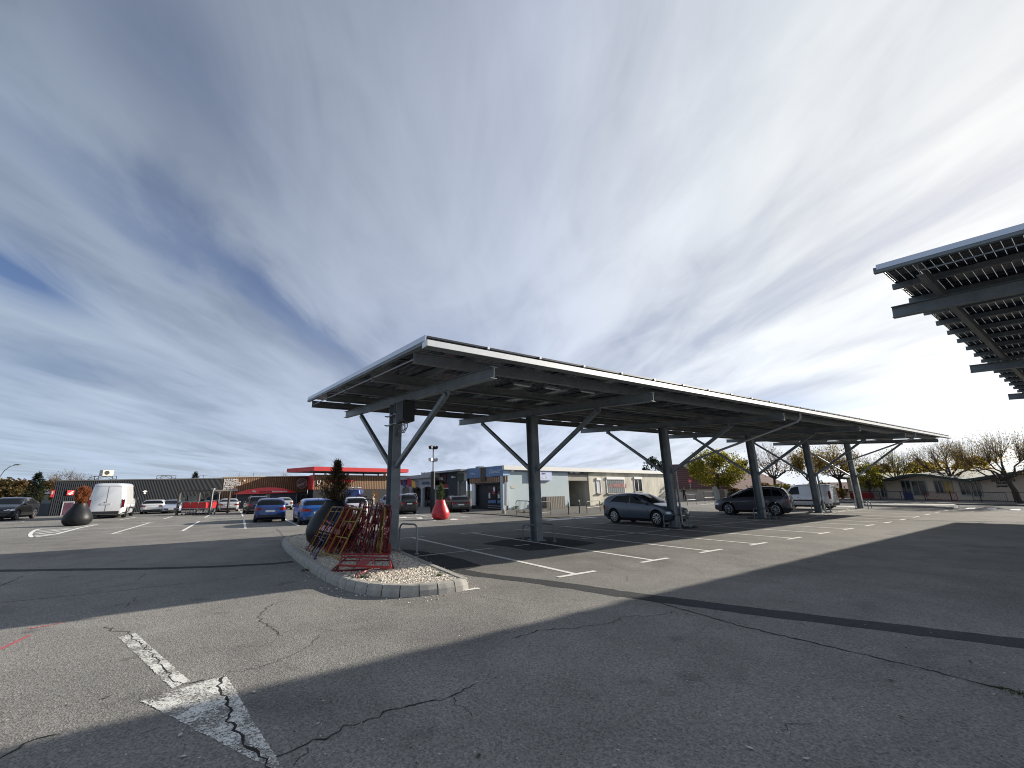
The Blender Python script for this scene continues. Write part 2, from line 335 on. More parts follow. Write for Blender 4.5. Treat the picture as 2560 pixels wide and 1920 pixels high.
# ================================================================== SETTING: ground
def struct(name,mb,mt,**k): return tag(mb.build(name,mt,**k),kind='structure')
g=MB(); g.poly([(-500,-500,-.012),(500,-500,-.012),(500,500,-.012),(-500,500,-.012)]); struct('ground',g,M_GRASS)
g=MB(); g.poly([(-34,-40,0),(60,-40,0),(47.5,4.5,0),(53,33,0),(40,60,0),(-60,62,0),(-60,20,0)]); struct('car_park',g,M_ASPH)
def sheet(name,px,mt,h,world=False):
    mb=MB(); mb.poly([(p[0],p[1],h) for p in (px if world else [G(*q) for q in px])]); return mb
# road in front of the school
g=MB(); g.poly([(40,-40,.004),(62,-40,.004),(49,-3.5,.004),(45,6.5,.004),(56,30,.004),(53.5,33,.004),(41.0,8.,.004),(38.6,.2,.004),(36.5,-6,.004)]); struct('road',g,M_ROAD)
def ribbon(mb,pts,w0,w1=None,h=.008,jit=0.,n=6):
    """flat strip along ground points (world xy) with a ragged edge"""
    P=[Vector((p[0],p[1])) for p in pts]; Q=[]
    for a,b in zip(P,P[1:]):
        for i in range(n): Q.append(a.lerp(b,i/n))
    Q.append(P[-1]); L=[];Rr=[]
    for i,q in enumerate(Q):
        t=(Q[min(i+1,len(Q)-1)]-Q[max(i-1,0)]).normalized(); nn=Vector((-t.y,t.x)); w=(w0 if w1 is None else w0+(w1-w0)*i/(len(Q)-1))/2
        j=random.uniform(-jit,jit); L.append((*(q+nn*(w+random.uniform(-jit,jit))),h)); Rr.append((*(q-nn*(w+random.uniform(-jit,jit))),h))
    vs=L+Rr; k=len(Q); mb.add(vs,[(i,i+1,k+i+1,k+i) for i in range(k-1)])
# trench repairs and patches
g=MB()
ribbon(g,[G(*q) for q in ((1090,1417),(1200,1437),(1330,1452),(1440,1467),(1560,1486))],.34,.42,.0022,.025)
ribbon(g,[G(*q) for q in ((1550,1484),(1700,1504),(1900,1530),(2150,1560),(2350,1584),(2700,1626))],.40,.42,.0026,.02)
ribbon(g,[G(*q) for q in ((-90,1431),(0,1427),(200,1424),(400,1421),(560,1416),(690,1409),(735,1404))],.30,.24,.0022,.018)
ribbon(g,[G(*q) for q in ((2060,1289),(2150,1292),(2300,1301),(2560,1306))],.16,.2,.0022,.02)
struct('asphalt_patch',g,M_ASPH2)
g=MB(); 
P=[(1204,1360),(1262,1350),(1300,1344),(1352,1341),(1400,1345),(1492,1358),(1440,1367),(1380,1373),(1322,1377),(1270,1367)]
g.poly([(*G(*q)[:2],.0022) for q in P])
P=[(962,1378),(1010,1374),(1060,1379),(1110,1388),(1160,1399),(1205,1415),(1160,1425),(1095,1428),(1052,1407),(1000,1396)]
g.poly([(*G(*q)[:2],.0030) for q in P])
for a in (10.84,18.93,26.57):
    g.poly([(a+1.1*math.cos(k*.7)*random.uniform(.8,1.2),4.6+.8*math.sin(k*.7)*random.uniform(.8,1.2),.0022) for k in range(9)])
struct('asphalt_patch',g,M_ASPH2)
# cracks
M_CRACK=mat('crack',(.012,.012,.011),.95,0,.3,20)
g=MB()
def crack(px,w,k=.035,branch=True):
    P=[G(*q) for q in px]; Q=[]
    for a,b in zip(P,P[1:]):
        n=max(2,int((b-a).length/.05)); 
        for i in range(n):
            t=i/n; d=(b-a).normalized(); nn=Vector((-d.y,d.x,0)); Q.append(a.lerp(b,t)+nn*random.gauss(0,k*.45))
    Q.append(P[-1]); ribbon(g,[(q.x,q.y) for q in Q],w,w*.8,.0048,w*.35,1)
crack([(270,1566),(283,1578),(318,1580),(322,1590),(345,1606),(365,1625),(390,1645),(395,1660),(408,1672),(425,1685),(428,1700),(452,1706),(480,1707),(520,1700),(560,1690)],.011)
crack([(560,1690),(548,1715),(556,1745),(577,1765),(570,1795),(590,1825),(620,1860),(650,1893),(668,1915),(672,1960)],.022,.03)
crack([(570,1682),(640,1673),(700,1650),(750,1630),(790,1600),(805,1585)],.006)
crack([(690,1894),(790,1855),(860,1818),(905,1808),(960,1782),(1020,1765),(1100,1750),(1130,1740),(1175,1720),(1190,1710)],.011)
crack([(730,1915),(752,1893),(770,1872)],.007)
crack([(1130,1745),(1150,1770),(1180,1790)],.005)
crack([(720,1500),(680,1510),(655,1530),(648,1550),(680,1570),(710,1590)],.010)
crack([(0,1508),(120,1495),(240,1484),(380,1468),(500,1455),(600,1443),(650,1438)],.014,.05)
crack([(0,1465),(60,1440)],.014); crack([(210,1460),(270,1447),(360,1440)],.010); crack([(345,1450),(365,1432)],.009); crack([(310,1520),(330,1505),(345,1490)],.008)
crack([(1560,1488),(1650,1508),(1720,1528),(1850,1565),(2000,1600),(2150,1635),(2300,1670),(2450,1710),(2600,1745)],.022,.03)
crack([(1280,1596),(1350,1575),(1420,1572),(1520,1560),(1560,1542),(1640,1538),(1690,1530)],.009,.04)
crack([(1440,1427),(1500,1432),(1540,1430)],.006); crack([(1570,1455),(1565,1440)],.006); crack([(1715,1412),(1745,1425),(1760,1440)],.005)
crack([(690,1395),(735,1420)],.01); crack([(690,1322),(700,1330),(712,1345)],.02,.06)
crack([(1950,1826),(1990,1815),(2030,1810)],.006); crack([(1200,1492),(1260,1500),(1310,1512)],.006)
crack([(0,1900),(60,1860),(100,1845),(150,1835)],.012,.02); crack([(350,1835),(400,1820)],.006)
struct('ground_cracks',g,M_CRACK)
# painted markings
g=MB(); HM=.0055
def line(a,b,w=.115,h=HM): ribbon(g,[a,b],w,None,h,.004,8)
for i in range(0,14):
    x=2.5*i; y1=7.8
    if i==0: a,b=G(1436,1434.8),G(1031.6,1344.4); line((a.x,a.y),(b.x,b.y),.125)
    elif i<5:
        N1=[(1630.9,1400.5),(1771.9,1377.5),(1889.9,1359.8),(1980.5,1345.6)][i-1]; F1=[(1180.8,1332.4),(1305.2,1324.1),(1415.9,1316.8),(1499.3,1309.1)][i-1]
        a,b=G(*N1),G(*F1); line((a.x,a.y),(b.x,b.y))
    else:
        Ns=[(2055.1,1332.8),(2117.8,1322.3),(2170,1313.4),(2216.2,1306.2),(2253.5,1299),(2286.3,1292.5),(2316.2,1286.2),(2340.9,1280.8),(2363.3,1276.4)][i-5]
        a=G(*Ns); b=Vector((a.x,a.y+y1,0)); line((a.x,a.y),(b.x,b.y))
    line((a.x-.5,a.y-.05),(a.x+.55,a.y-.05),.11,HM+.0008); line((b.x-.5,b.y+.05),(b.x+.5,b.y+.05),.09,HM+.0008)
g2=g; line((-1.9,4.0),(.9,4.03),.07); line((1.6,4.03),(2.2,4.03),.07); line((4.5,4.05),(9.6,4.06),.08); line((12.2,4.06),(17.8,4.06),.08); line((20,4.06),(25.5,4.06),.08); line((27.6,4.06),(33.4,4.06),.08)
a,b=G(1160,1476),G(1198,1471); line(a.xy,b.xy,.09)
def pl(px,w,h=HM): 
    for a,b in zip(px,px[1:]): line(G(*a).xy,G(*b).xy,w,h)
# left part of the lot: stems and cross bars
for a,b,w in (((280.7,1334.4),(374.7,1306.9),.11),((455.7,1327.7),(497.7,1303.7),.11),((613.4,1321.4),(610,1299.7),.11),((746.9,1315.2),(709.3,1297),.11),
              ((299,1300),(340,1293),.10),((409,1297.5),(431,1291),.10),((512,1294),(528,1285.5),.10),((607.5,1291),(601.5,1279),.10),((598,1276.5),(596,1271),.1)): pl([a,b],w)
for a,b in (((263,1335.3),(305,1334)),((443,1328),(475.5,1327.5)),((597,1321.7),(630,1321.2)),((729,1315.7),(764,1315)),((352,1306.5),(387,1306.8)),((487,1303.3),(510,1303.6)),((186,1310),(252,1308)),((52,1305),(62,1303.5))): pl([a,b],.07,HM+.0008)
pl([(190,1324.5),(330,1318),(480,1313),(636,1308.6),(660,1307)],.07); pl([(513,1299.6),(600,1298.4)],.08); pl([(514,1294.6),(600,1293.6)],.10); pl([(610,1297),(630,1296.6)],.10)
pl([(497,1316),(560,1311.4),(640,1309)],.05)
pl([(127,1298),(152,1295)],.09)
# markings round the red planter and on the lane behind
for q in ([(995,1294.6),(1012,1292),(1022,1292.8),(1016,1295)],[(1034,1295),(1054,1293.6),(1056,1296.4),(1050,1298.2)],[(1068,1300.6),(1085,1298.6),(1092,1299.8),(1089,1301.6)],[(1078,1296),(1086,1294.6),(1088,1298)],[(1124,1299.6),(1130,1296.8),(1146,1297.4),(1143,1299.8)]):
    g.poly([(*G(*p)[:2],HM) for p in q])
pl([(973,1293),(1016,1293.2),(1052,1297),(1090,1300.2)],.10); pl([(1140,1299),(1166,1298)],.10); pl([(1120,1290),(1150,1290.5),(1175,1293)],.12); pl([(972,1304.5),(988,1305)],.12); pl([(1010,1281),(1070,1291)],.08)
for q in ([(1359,1300.5),(1425,1295),(1440,1296.2),(1425,1298.5),(1375,1301.6)],[(1425,1295.2),(1480,1293),(1495,1294.2),(1440,1297)]): g.poly([(*G(*p)[:2],HM) for p in q])
pl([(1750,1262),(1800,1258.5)],.18); pl([(1765,1259.6),(1830,1256.5)],.12); pl([(1350,1299.5),(1470,1294.5)],.10)
for q in ([(2412,1272.4),(2420,1269.6),(2440,1269.6),(2436,1272.6)],[(2465,1273.4),(2472,1270.9),(2492,1271.1),(2488,1274)],[(2524,1275),(2529,1272.6),(2552,1273),(2549,1276)],[(2080,1266.5),(2130,1265.6),(2165,1267),(2130,1268)],[(2585,1277),(2592,1274.4),(2614,1275),(2611,1278)]):
    g.poly([(*G(*p)[:2],HM) for p in q])
pl([(2400,1266.3),(2560,1269)],.08); pl([(2080,1268),(2190,1263)],.07)
pl([(2006,1300),(2150,1267)],.05)
# hatched tear drop under the dark planter on the left
g.grid(lambda u,v:(lambda A,B:(A.x+(B.x-A.x)*v,A.y+(B.y-A.y)*v,HM))(*[(G(75+a*(1-u)**0,1+b)) for a,b in ((0,0),(0,0))]),1,1) if False else None
ed=[(100,1322.5),(88,1325.5),(79,1331),(75,1337),(78,1342.5),(86,1343.6)]
for i in range(len(ed)-1): line(G(*ed[i]).xy,G(*ed[i+1]).xy,.13)
pl([(82,1343.6),(140,1335.4),(200,1319.8),(243,1311.4)],.15); pl([(98,1322.6),(140,1319.4),(180,1317.8),(243,1311.4)],.12,HM+.0008)
for a,b in (((93,1327),(196,1319.6)),((89,1331.6),(172,1323)),((88,1335.8),(150,1329)),((86,1339.8),(128,1336))): pl([a,b],.20,HM-.0008)
struct('road_marking',g,M_PAINT)
# big worn arrow in the foreground
def ragged(P,h):
    Q=[]
    for i,p in enumerate(P):
        q=P[(i+1)%len(P)]; n_=max(2,int((q-p).length/.018))
        for j in range(n_): c=p.lerp(q,j/n_); Q.append((c.x+random.gauss(0,.0045),c.y+random.gauss(0,.0045),h))
    g.poly(Q)
g=MB()
A=[G(*q) for q in ((296,1594),(338,1583),(474,1703),(430,1722))]
B=[G(*q) for q in ((352,1753),(565,1688),(572,1695))]; tip=G(720,1946)
def quadgrid(a,b,c,d,nx,ny): g.grid(lambda u,v:(lambda p:(p.x,p.y,.0036))((a.lerp(b,v)).lerp(d.lerp(c,v),u)),nx,ny)
ragged([A[3],A[2],A[1],A[0]],.0036)
a,b2=B[0],B[1]; g.poly([(a.x,a.y,.0040),(tip.x,tip.y,.0040),(B[1].x,B[1].y,.0040)]) if False else ragged([a,B[1],tip],.0040)
struct('direction_arrow',g,M_PAINT2)
g=MB(); M_PINK=paintmat('paint_pink',.52,30,(.45,.12,.14)); ribbon(g,[G(*q) for q in ((-10,1627),(40,1605),(75,1588))],.05,.04,.003,.006); ribbon(g,[G(*q) for q in ((70,1572),(110,1566),(165,1555))],.05,.03,.003,.01); struct('spray_mark',g,M_PINK)
# ------------------------------------------------------------------ kerb island with the gravel bed
outer=[(-3.0,10.6),(-3.55,10.2),(-3.95,9.4),(-4.12,8.0),(-4.22,6.5),(-4.3,4.8),(-4.34,3.2),(-4.33,2.2),(-4.24,1.3),(-4.08,.75),(-3.82,.37),(-3.45,.15),(-3.05,.06),(-2.68,.04),(-2.42,.10),(-2.38,.5),(-2.2,2.0),(-2.0,3.6),(-1.72,6.0),(-1.62,8.0),(-1.7,9.6),(-2.1,10.4)]
def smooth_loop(P,it=2,keep=()):
    for _ in range(it):
        Q=[]
        for i,p in enumerate(P):
            q=P[(i+1)%len(P)]; Q+=[(p[0]*.75+q[0]*.25,p[1]*.75+q[1]*.25),(p[0]*.25+q[0]*.75,p[1]*.25+q[1]*.75)]
        P=Q
    return P
LP=smooth_loop(outer,2)
# resample into kerb stones
pts=[Vector(p) for p in LP]; segl=[(pts[(i+1)%len(pts)]-pts[i]).length for i in range(len(pts))]; tot=sum(segl)
def at_s(s):
    s%=tot; i=0
    while s>segl[i]: s-=segl[i]; i=(i+1)%len(pts)
    a,b=pts[i],pts[(i+1)%len(pts)]; return a.lerp(b,s/segl[i] if segl[i] else 0)
def nrm_s(s):
    d=(at_s(s+.03)-at_s(s-.03)).normalized(); return Vector((-d.y,d.x))  # points inward (loop is counter clockwise) 
k=MB(); NS=int(tot/.31); 
sgn=1
cen=Vector((-3,5)); 
if (cen-at_s(0)).dot(nrm_s(0))<0: sgn=-1
for i in range(NS):
    s0,s1=i*tot/NS+.009,(i+1)*tot/NS-.009; hz=random.uniform(-.003,.003); jo=random.uniform(-.004,.004)
    prof=[(0+jo,-.02),(.012+jo,.085),(.045+jo,.155+hz),(.065+jo,.168+hz),(.165+jo,.170+hz),(.17+jo,-.02)]
    vs=[];
    for s in (s0,(s0+s1)/2,s1):
        p=at_s(s); n_=nrm_s(s)*sgn
        for o_,z_ in prof: vs.append((p.x+n_.x*o_,p.y+n_.y*o_,z_))
    m6=6; fs=[]
    for a in range(2):
        for j in range(5): fs.append((a*6+j,a*6+j+1,(a+1)*6+j+1,(a+1)*6+j))
    fs+=[tuple(range(5,-1,-1)),tuple(12+j for j in range(6))]
    k.add(vs,fs)
struct('kerb',k,M_CONC)
k=MB(); 
for i in range(0,180):
    pass
inner=[at_s(i*tot/90)+nrm_s(i*tot/90)*sgn*.01 for i in range(90)]; k.poly([(p.x,p.y,.05) for p in inner])
# mortar core just behind the kerb faces
vs=[];fs=[]
for i in range(90):
    s=i*tot/90; p=at_s(s); n_=nrm_s(s)*sgn
    for o_,z_ in ((.02,-.01),(.025,.07),(.055,.145),(.16,.155)): vs.append((p.x+n_.x*o_,p.y+n_.y*o_,z_))
for i in range(90):
    j=(i+1)%90
    for q in range(3): fs.append((i*4+q,i*4+q+1,j*4+q+1,j*4+q))
k.add(vs,fs); struct('kerb_bed',k,mat('mortar',(.10,.095,.085),.95,0,.3,12))
k=MB(); inn=[at_s(i*tot/120)+nrm_s(i*tot/120)*sgn*.158 for i in range(120)]
k.poly([(p.x,p.y,.135) for p in inn]); struct('planting_bed',k,M_GBED)
def inside(x,y,P):
    c=False
    for i in range(len(P)):
        a,b=P[i],P[i-1]
        if (a.y>y)!=(b.y>y) and x<(b.x-a.x)*(y-a.y)/(b.y-a.y)+a.x: c=not c
    return c
rng=random.Random(3); k=MB()
OCT=[(1,0,0),(-1,0,0),(0,1,0),(0,-1,0),(0,0,1),(0,0,-1)]; OF=[(0,2,4),(2,1,4),(1,3,4),(3,0,4),(2,0,5),(1,2,5),(3,1,5),(0,3,5)]
CUB=[(sx,sy,sz) for sx in (-1,1) for sy in (-1,1) for sz in (-1,1)]; CF=[(0,1,3,2),(4,6,7,5),(0,4,5,1),(2,3,7,6),(0,2,6,4),(1,5,7,3)]
inn2=[at_s(i*tot/80)+nrm_s(i*tot/80)*sgn*.175 for i in range(80)]
def stone(mb,x,y,z,r):
    M_=Matrix.Rotation(rng.uniform(0,6.28),3,'Z')@Matrix.Rotation(rng.uniform(-.7,.7),3,'X')@Matrix.Diagonal((r*rng.uniform(.8,1.5),r*rng.uniform(.7,1.1),r*rng.uniform(.5,.85)))
    c=Vector((x,y,z))
    if rng.random()<.5: mb.add([c+M_@Vector(v)*rng.uniform(.85,1.1) for v in OCT],OF)
    else: mb.add([c+M_@Vector(v)*rng.uniform(.55,.78) for v in CUB],CF)
n=0
while n<15000:
    x=rng.uniform(-4.3,-1.6); y=.1+10.3*rng.random()**1.9
    if not inside(x,y,inn2): continue
    stone(k,x,y,.142+rng.uniform(-.004,.012),rng.uniform(.010,.020)); n+=1
for _ in range(150):   # strays on the asphalt beside the kerb
    s=rng.uniform(tot*.3,tot*.75); p=at_s(s); n_=nrm_s(s)*-sgn; d=abs(rng.gauss(0,.25))+.02
    stone(k,p.x+n_.x*d,p.y+n_.y*d,.006,rng.uniform(.006,.015))
tag(k.build('gravel',M_STONE),kind='stuff')
# litter of tiny leaves and grit on the open asphalt
k=MB()
for _ in range(420):
    px,py=rng.uniform(0,2560),1400+520*rng.random()**.8; P=G(px,py)
    if inside(P.x,P.y,[Vector(p) for p in LP]): continue
    r=rng.uniform(.003,.009)*(1 if rng.random()<.93 else 2.2); a=rng.uniform(0,6.28)
    vs=[(P.x+r*math.cos(a+q)*(1.6 if q in(0,3.14) else .8),P.y+r*math.sin(a+q)*(1.6 if q in(0,3.14) else .8),.009+rng.uniform(0,.006)) for q in (0,1.57,3.14,4.71)]
    k.poly(vs,0 if rng.random()<.55 else 1)
tag(k.build('ground_litter',[mat('dead_leaf',(.05,.035,.022),.9),mat('pale_grit',(.45,.43,.4),.8)]),kind='stuff')
# grass tufts in the joints
def tuft(mb,x,y,z,n,r,h,w=.004):
    for _ in range(n):
        a=rng.uniform(0,6.28); d=rng.uniform(0,r); bx,by=x+d*math.cos(a),y+d*math.sin(a); hh=h*rng.uniform(.4,1); l=rng.uniform(0,hh*.7); b=rng.uniform(0,6.28)
        mb.add([(bx-w*math.sin(b),by+w*math.cos(b),z),(bx+w*math.sin(b),by-w*math.cos(b),z),(bx+l*math.cos(b),by+l*math.sin(b),z+hh)],[(0,1,2)])
k=MB()
for px,py,zz_,r_,h_,n_ in ((765,1427,0,.10,.05,160),(1098,1440,.15,.05,.09,60),(905,1444,.15,.12,.05,120),(880,1446,.15,.05,.04,40),(2500,1722,0,.05,.025,25),(2550,1736,0,.08,.03,50),(1120,1436,.15,.03,.05,25)):
    P=G(px,py,zz_); tuft(k,P.x,P.y,zz_,n_,r_,h_)
tag(k.build('grass_tufts',L_GRN),kind='stuff')
# median island with white kerb near the school road
k=MB(); P=[G(*q) for q in ((2165,1260.5),(2300,1262.8),(2385,1264.5),(2398,1268.5),(2384,1272),(2300,1269),(2165,1265.5))]
k.add([(p.x,p.y,.0) for p in P]+[(p.x,p.y,.13) for p in P],[tuple(range(7,14))]+[(i,(i+1)%7,7+(i+1)%7,7+i) for i in range(7)]); struct('median',k,M_CONC)
k=MB(); ribbon(k,[G(*q,.14) for q in ((2340,1266.6),(2380,1267.6),(2392,1267.2))],.5,.5,.137); struct('median_marking',k,M_PAINT)
# pavement in front of the blue and cream building (slightly raised)
k=MB(); P=[(x,y) for x,y in [tuple(G(*q)[:2]) for q in ((1150,1283),(1225,1287),(1300,1292),(1340,1297),(1425,1293),(1500,1285),(1560,1279))]]+[(24,19),(36,22),(50,28),(49,36),(26,26),(14.4,21)]
k.add([(x,y,0) for x,y in P]+[(x,y,.05) for x,y in P],[tuple(range(len(P),2*len(P)))]+[(i,(i+1)%len(P),len(P)+(i+1)%len(P),len(P)+i) for i in range(len(P))]); struct('pavement',k,asphalt('pavement_old',.13,(1.04,1,.92),.6))
k=MB(); P=[tuple(G(*q)[:2]) for q in ((2100,1257.5),(2200,1258.5),(2400,1262.5),(2700,1269),)]+[(44,-14),(70,-14),(75,25),(58,16)]
k.add([(x,y,0) for x,y in P]+[(x,y,.12) for x,y in P],[tuple(range(len(P),2*len(P)))]+[(i,(i+1)%len(P),len(P)+(i+1)%len(P),len(P)+i) for i in range(len(P))]); struct('pavement',k,asphalt('pavement_school',.14,(1.04,1,.94),.6))
# ================================================================== SOLAR CARPORTS
def ibeam(mb,a,b,w,h,tf=.016,tw=.012,mi=0):
    a,b=Vector(a),Vector(b); d=(b-a).normalized(); u=Vector((0,0,1)); r=d.cross(u).normalized(); u=r.cross(d).normalized()
    for o,ww,hh in ((u*(h/2-tf/2),w,tf),(-u*(h/2-tf/2),w,tf),(Vector(),tw,h-2*tf)): mb.beam(a+o,b+o,ww,hh,mi,u)
def carport(name,label,xs,X0_,X1_,YN,YF,yc,bt,by0,by1,pur,pipes,panelw,zf=0.,base=0.,nearbay=0):
    root=empty(name,(xs[0],yc,0),0,label,'solar carport','long solar carports over the parking bays')
    for i,x in enumerate(xs):
        zt=bt(x,yc); zb=(base if i==0 else 0)
        mb=MB(); w,h=.25,.32; zc=zt-.24+.01
        for s in (-1,1): mb.box(x-w/2,x+w/2,yc+s*h/2-.009,yc+s*h/2+.009,zb,zc)
        mb.box(x-.008,x+.008,yc-h/2+.009,yc+h/2-.009,zb,zc)
        mb.box(x-.2,x+.2,yc-.24,yc+.24,zb,zb+.02)
        for s in (-1,1):
            mb.box(x-.10,x+.10,yc+s*(h/2+.012)-.006,yc+s*(h/2+.012)+.006,2.17,2.42)
            for a_ in (-.07,.07):
                for c_ in (2.2,2.39): mb.box(x+a_-.012,x+a_+.012,yc+s*(h/2+.025)-.012,yc+s*(h/2+.025)+.012,c_-.012,c_+.012)
        mb.bw('column',M_STEEL,root)
        mb=MB(); ibeam(mb,(x,by0,bt(x,by0)-.12),(x,by1,bt(x,by1)-.12),.15,.24); mb.bw('beam',M_STEEL,root)
        for s,yt in ((-1,by0+1.85),(1,by1-1.85)):
            mb=MB(); b=bt(x,yt)-.24; mb.beam((x,yc+s*.16,2.28),(x,yt,b-.07),.11,.11); mb.beam((x,yt-.12,b-.04),(x,yt+.12,b-.03),.02,.16); mb.bw('brace',M_STEEL,root)
    H=.24; HP=.055
    for y in pur:
        mb=MB(); ibeam(mb,(X0_+.06,y,bt(X0_,y)+H/2),(X1_-.06,y,bt(X1_,y)+H/2),.10,H-.012,.012,.008); mb.bw('purlin',M_STEELP,root)
    n=int(round((X1_-X0_)/panelw)); pw=(X1_-X0_)/n
    for i in range(n+1):
        x=min(max(X0_+i*pw,X0_+.03),X1_-.03); mb=MB(); mb.beam((x,YN+.12,bt(x,YN)+H+HP/2+.028),(x,YF+.05,bt(x,YF)+H+HP/2+.028),.085,.055+HP); mb.bw('rail',M_STEEL,root)
    for i in range(n):
        x0,x1=X0_+i*pw+.008,X0_+(i+1)*pw-.008; zo=H+.058+HP
        mb=MB(); rows=5
        for q in range(rows):
            y0=YN+(YF-YN)*q/rows+.008; y1=YN+(YF-YN)*(q+1)/rows-.008
            def c_(x,y,o): return (x,y,bt(x,y)+zo+o)
            mb.hexa([c_(x0+.02,y0+.02,.012),c_(x1-.02,y0+.02,.012),c_(x1-.02,y1-.02,.012),c_(x0+.02,y1-.02,.012),c_(x0+.02,y0+.02,.02),c_(x1-.02,y0+.02,.02),c_(x1-.02,y1-.02,.02),c_(x0+.02,y1-.02,.02)],0)
            for (a,b,c,d) in ((x0,x1,y0,y0+.018),(x0,x1,y1-.018,y1),(x0,x0+.018,y0+.018,y1-.018),(x1-.018,x1,y0+.018,y1-.018)):
                mb.hexa([c_(a,c,0),c_(b,c,0),c_(b,d,0),c_(a,d,0),c_(a,c,.035),c_(b,c,.035),c_(b,d,.035),c_(a,d,.035)],1)
        mb.bw('solar_panel',[M_PV,M_BLKF],root)
        if i>0:
            mb=MB(); xx=x0-.008; mb.beam((xx,YN-.012,bt(xx,YN)+zo+.015),(xx,YN+.02,bt(xx,YN)+zo+.015),.05,.05); mb.bw('clip',M_ALU,root)
    # end trims
    for x in (X0_,X1_):
        s=-1 if x==X0_ else 1; mb=MB(); mb.beam((x+s*.012,YN,bt(x,YN)+H+.05+HP),(x+s*.012,YF,bt(x,YF)+H+.05+HP),.018,.10); mb.bw('end_trim',M_ALU2,root)
    # gutter along the low edge
    mb=MB(); a=Vector((X0_-.04,YN-.02,bt(X0_,YN)+H-.03)); b=Vector((X1_+.04,YN-.02,bt(X1_,YN)+H-.03))
    mb.beam(a+Vector((0,-.1,0)),b+Vector((0,-.1,0)),.006,.11); mb.beam(a+Vector((0,.1,0)),b+Vector((0,.1,0)),.006,.11); mb.beam(a-Vector((0,0,.058)),b-Vector((0,0,.058)),.206,.006,1)
    for p in (a,b): mb.beam(p+Vector((-.003,0,0)),p+Vector((.003,0,0)),.2,.11)
    mb.bw('gutter',[M_ALU,M_STEEL],root)
    # sag rod along the left end tying the purlins
    mb=MB(); mb.tube([(X0_+.1,pur[0],bt(X0_,pur[0])+.1),(X0_+.1,pur[-1],bt(X0_,pur[-1])+.1)],.014,6); mb.bw('tie_rod',M_STEELL,root)
    for gx,col in pipes:
        zt=bt(gx,YN)+H-.1; mb=MB(); zc=2.45
        mb.tube([(gx,YN-.02,zt),(gx,YN-.02,zt-.18),(gx-.04,YN+.08,zt-.33),(gx-.12,YN+.35,zt-.42),(col+.24,yc-.42,zc+.12),(col+.20,yc-.26,zc),(col+.20,yc-.24,zc-.12),(col+.20,yc-.24,.14),(col+.24,yc-.3,.06),(col+.5,yc-.5,.045)],.045,10); mb.bw('downpipe',M_STEELL,root,40)
    mb=MB()
    for i in range(26):    # cable trays and loose cable runs between rails
        x=X0_+rng.uniform(.5,X1_-X0_-1.5); y=rng.uniform(YN+.6,YF-.6); l=rng.uniform(.3,1.3); mb.tube([(x,y,bt(x,y)+H-.02),(x+l*.5,y+.02,bt(x,y)+H-.06),(x+l,y,bt(x,y)+H-.02)],.012,5)
    tag(mb.bw('cable_run',M_DARK,root),kind='stuff')
    return root
M_BLKF=mat('panel_frame',(.05,.052,.056),.35,.5)
bt1=lambda x,y: 3.97+.0175*(x+2.13)+.066*y
XS1=[-2.05,3.04,10.84,18.93,26.57,34.39]
c1=carport('solar_carport','long grey steel solar carport on six columns crossing the middle of the car park',XS1,-3.5,38.3,-.12,9.35,4.64,bt1,-.15,9.55,[.54,2.83,4.95,6.95,8.95],[(12.3,10.84),(28.75,26.57)],1.345,base=.14)
bt2=lambda x,y: 5.36+.066*(y+4.6)
c2=carport('solar_carport','solar carport whose raised corner with white gridded panels juts in at the upper right',[5.5,13.9,22.1,30.2,36.0],3.79,37.4,-14.2,-4.68,-9.4,bt2,-14.0,-4.45,[-13.6,-11.6,-9.4,-7.2,-5.2],[(20.,22.1)],1.26)
# inverter cabinets on the first column
r=empty('inverter_cabinet',(-2.05,4.2,3.2),0,'dark electrical cabinets with drooping cables strapped high on the first carport column','inverter')
mb=MB(); mb.box(-2.24,-1.94,3.62,4.12,3.42,3.98); mb.box(-2.26,-2.24,3.66,4.08,3.46,3.94); mb.bw('cabinet',M_DARK,r)
mb=MB(); mb.box(-2.22,-1.98,4.14,4.26,3.45,3.72); mb.box(-2.2,-2.0,4.14,4.28,3.76,3.98); mb.box(-2.18,-2.02,4.28,4.46,3.5,3.6); mb.bw('switch_box',mat('cabinet_grey',(.07,.075,.08),.5,.2,.2,6),r)
mb=MB()
for zz_ in (3.42,3.68): mb.box(-2.3,-1.86,4.44,4.465,zz_,zz_+.03); mb.box(-2.3,-1.86,4.815,4.84,zz_,zz_+.03); mb.box(-2.22,-2.2,4.2,4.9,zz_,zz_+.03)
mb.bw('strap',M_STEELL,r)
mb=MB()
for q in range(5):
    y0=3.7+.1*q; mb.tube([(-2.1,y0,3.43),(-2.1,y0+.01,3.27-.02*q),(-2.1,y0+.2,3.14+.02*q),(-2.08,4.44,3.2-.03*q),(-2.06,4.47,3.35)],.011,6)
mb.bw('cable',mat('cable_grey',(.12,.12,.12),.5),r)
# lights below the first carport (flat light fittings)
for (px,py) in ((1306,960),(1382,970),(1470,979)):
    d=ray(px,py); t=(4.28-CH)/d.z; P=CPOS+d*t
    mb=MB(); mb.box(-.28,.28,-.05,.05,-.03,.03); mb.box(-.25,.25,-.04,.04,-.045,-.03,1)
    o=mb.build('light_fitting',[M_STEELL,M_WHITE],loc=(P.x,P.y,bt1(P.x,P.y)+.16)); nm={1306:'nearest pale flat light fitting under the long carport roof',1382:'middle one of three pale light fittings under the long carport roof',1470:'farthest of three pale light fittings under the long carport roof'}[px]; tag(o,nm,'light fitting','light fittings under the carport')
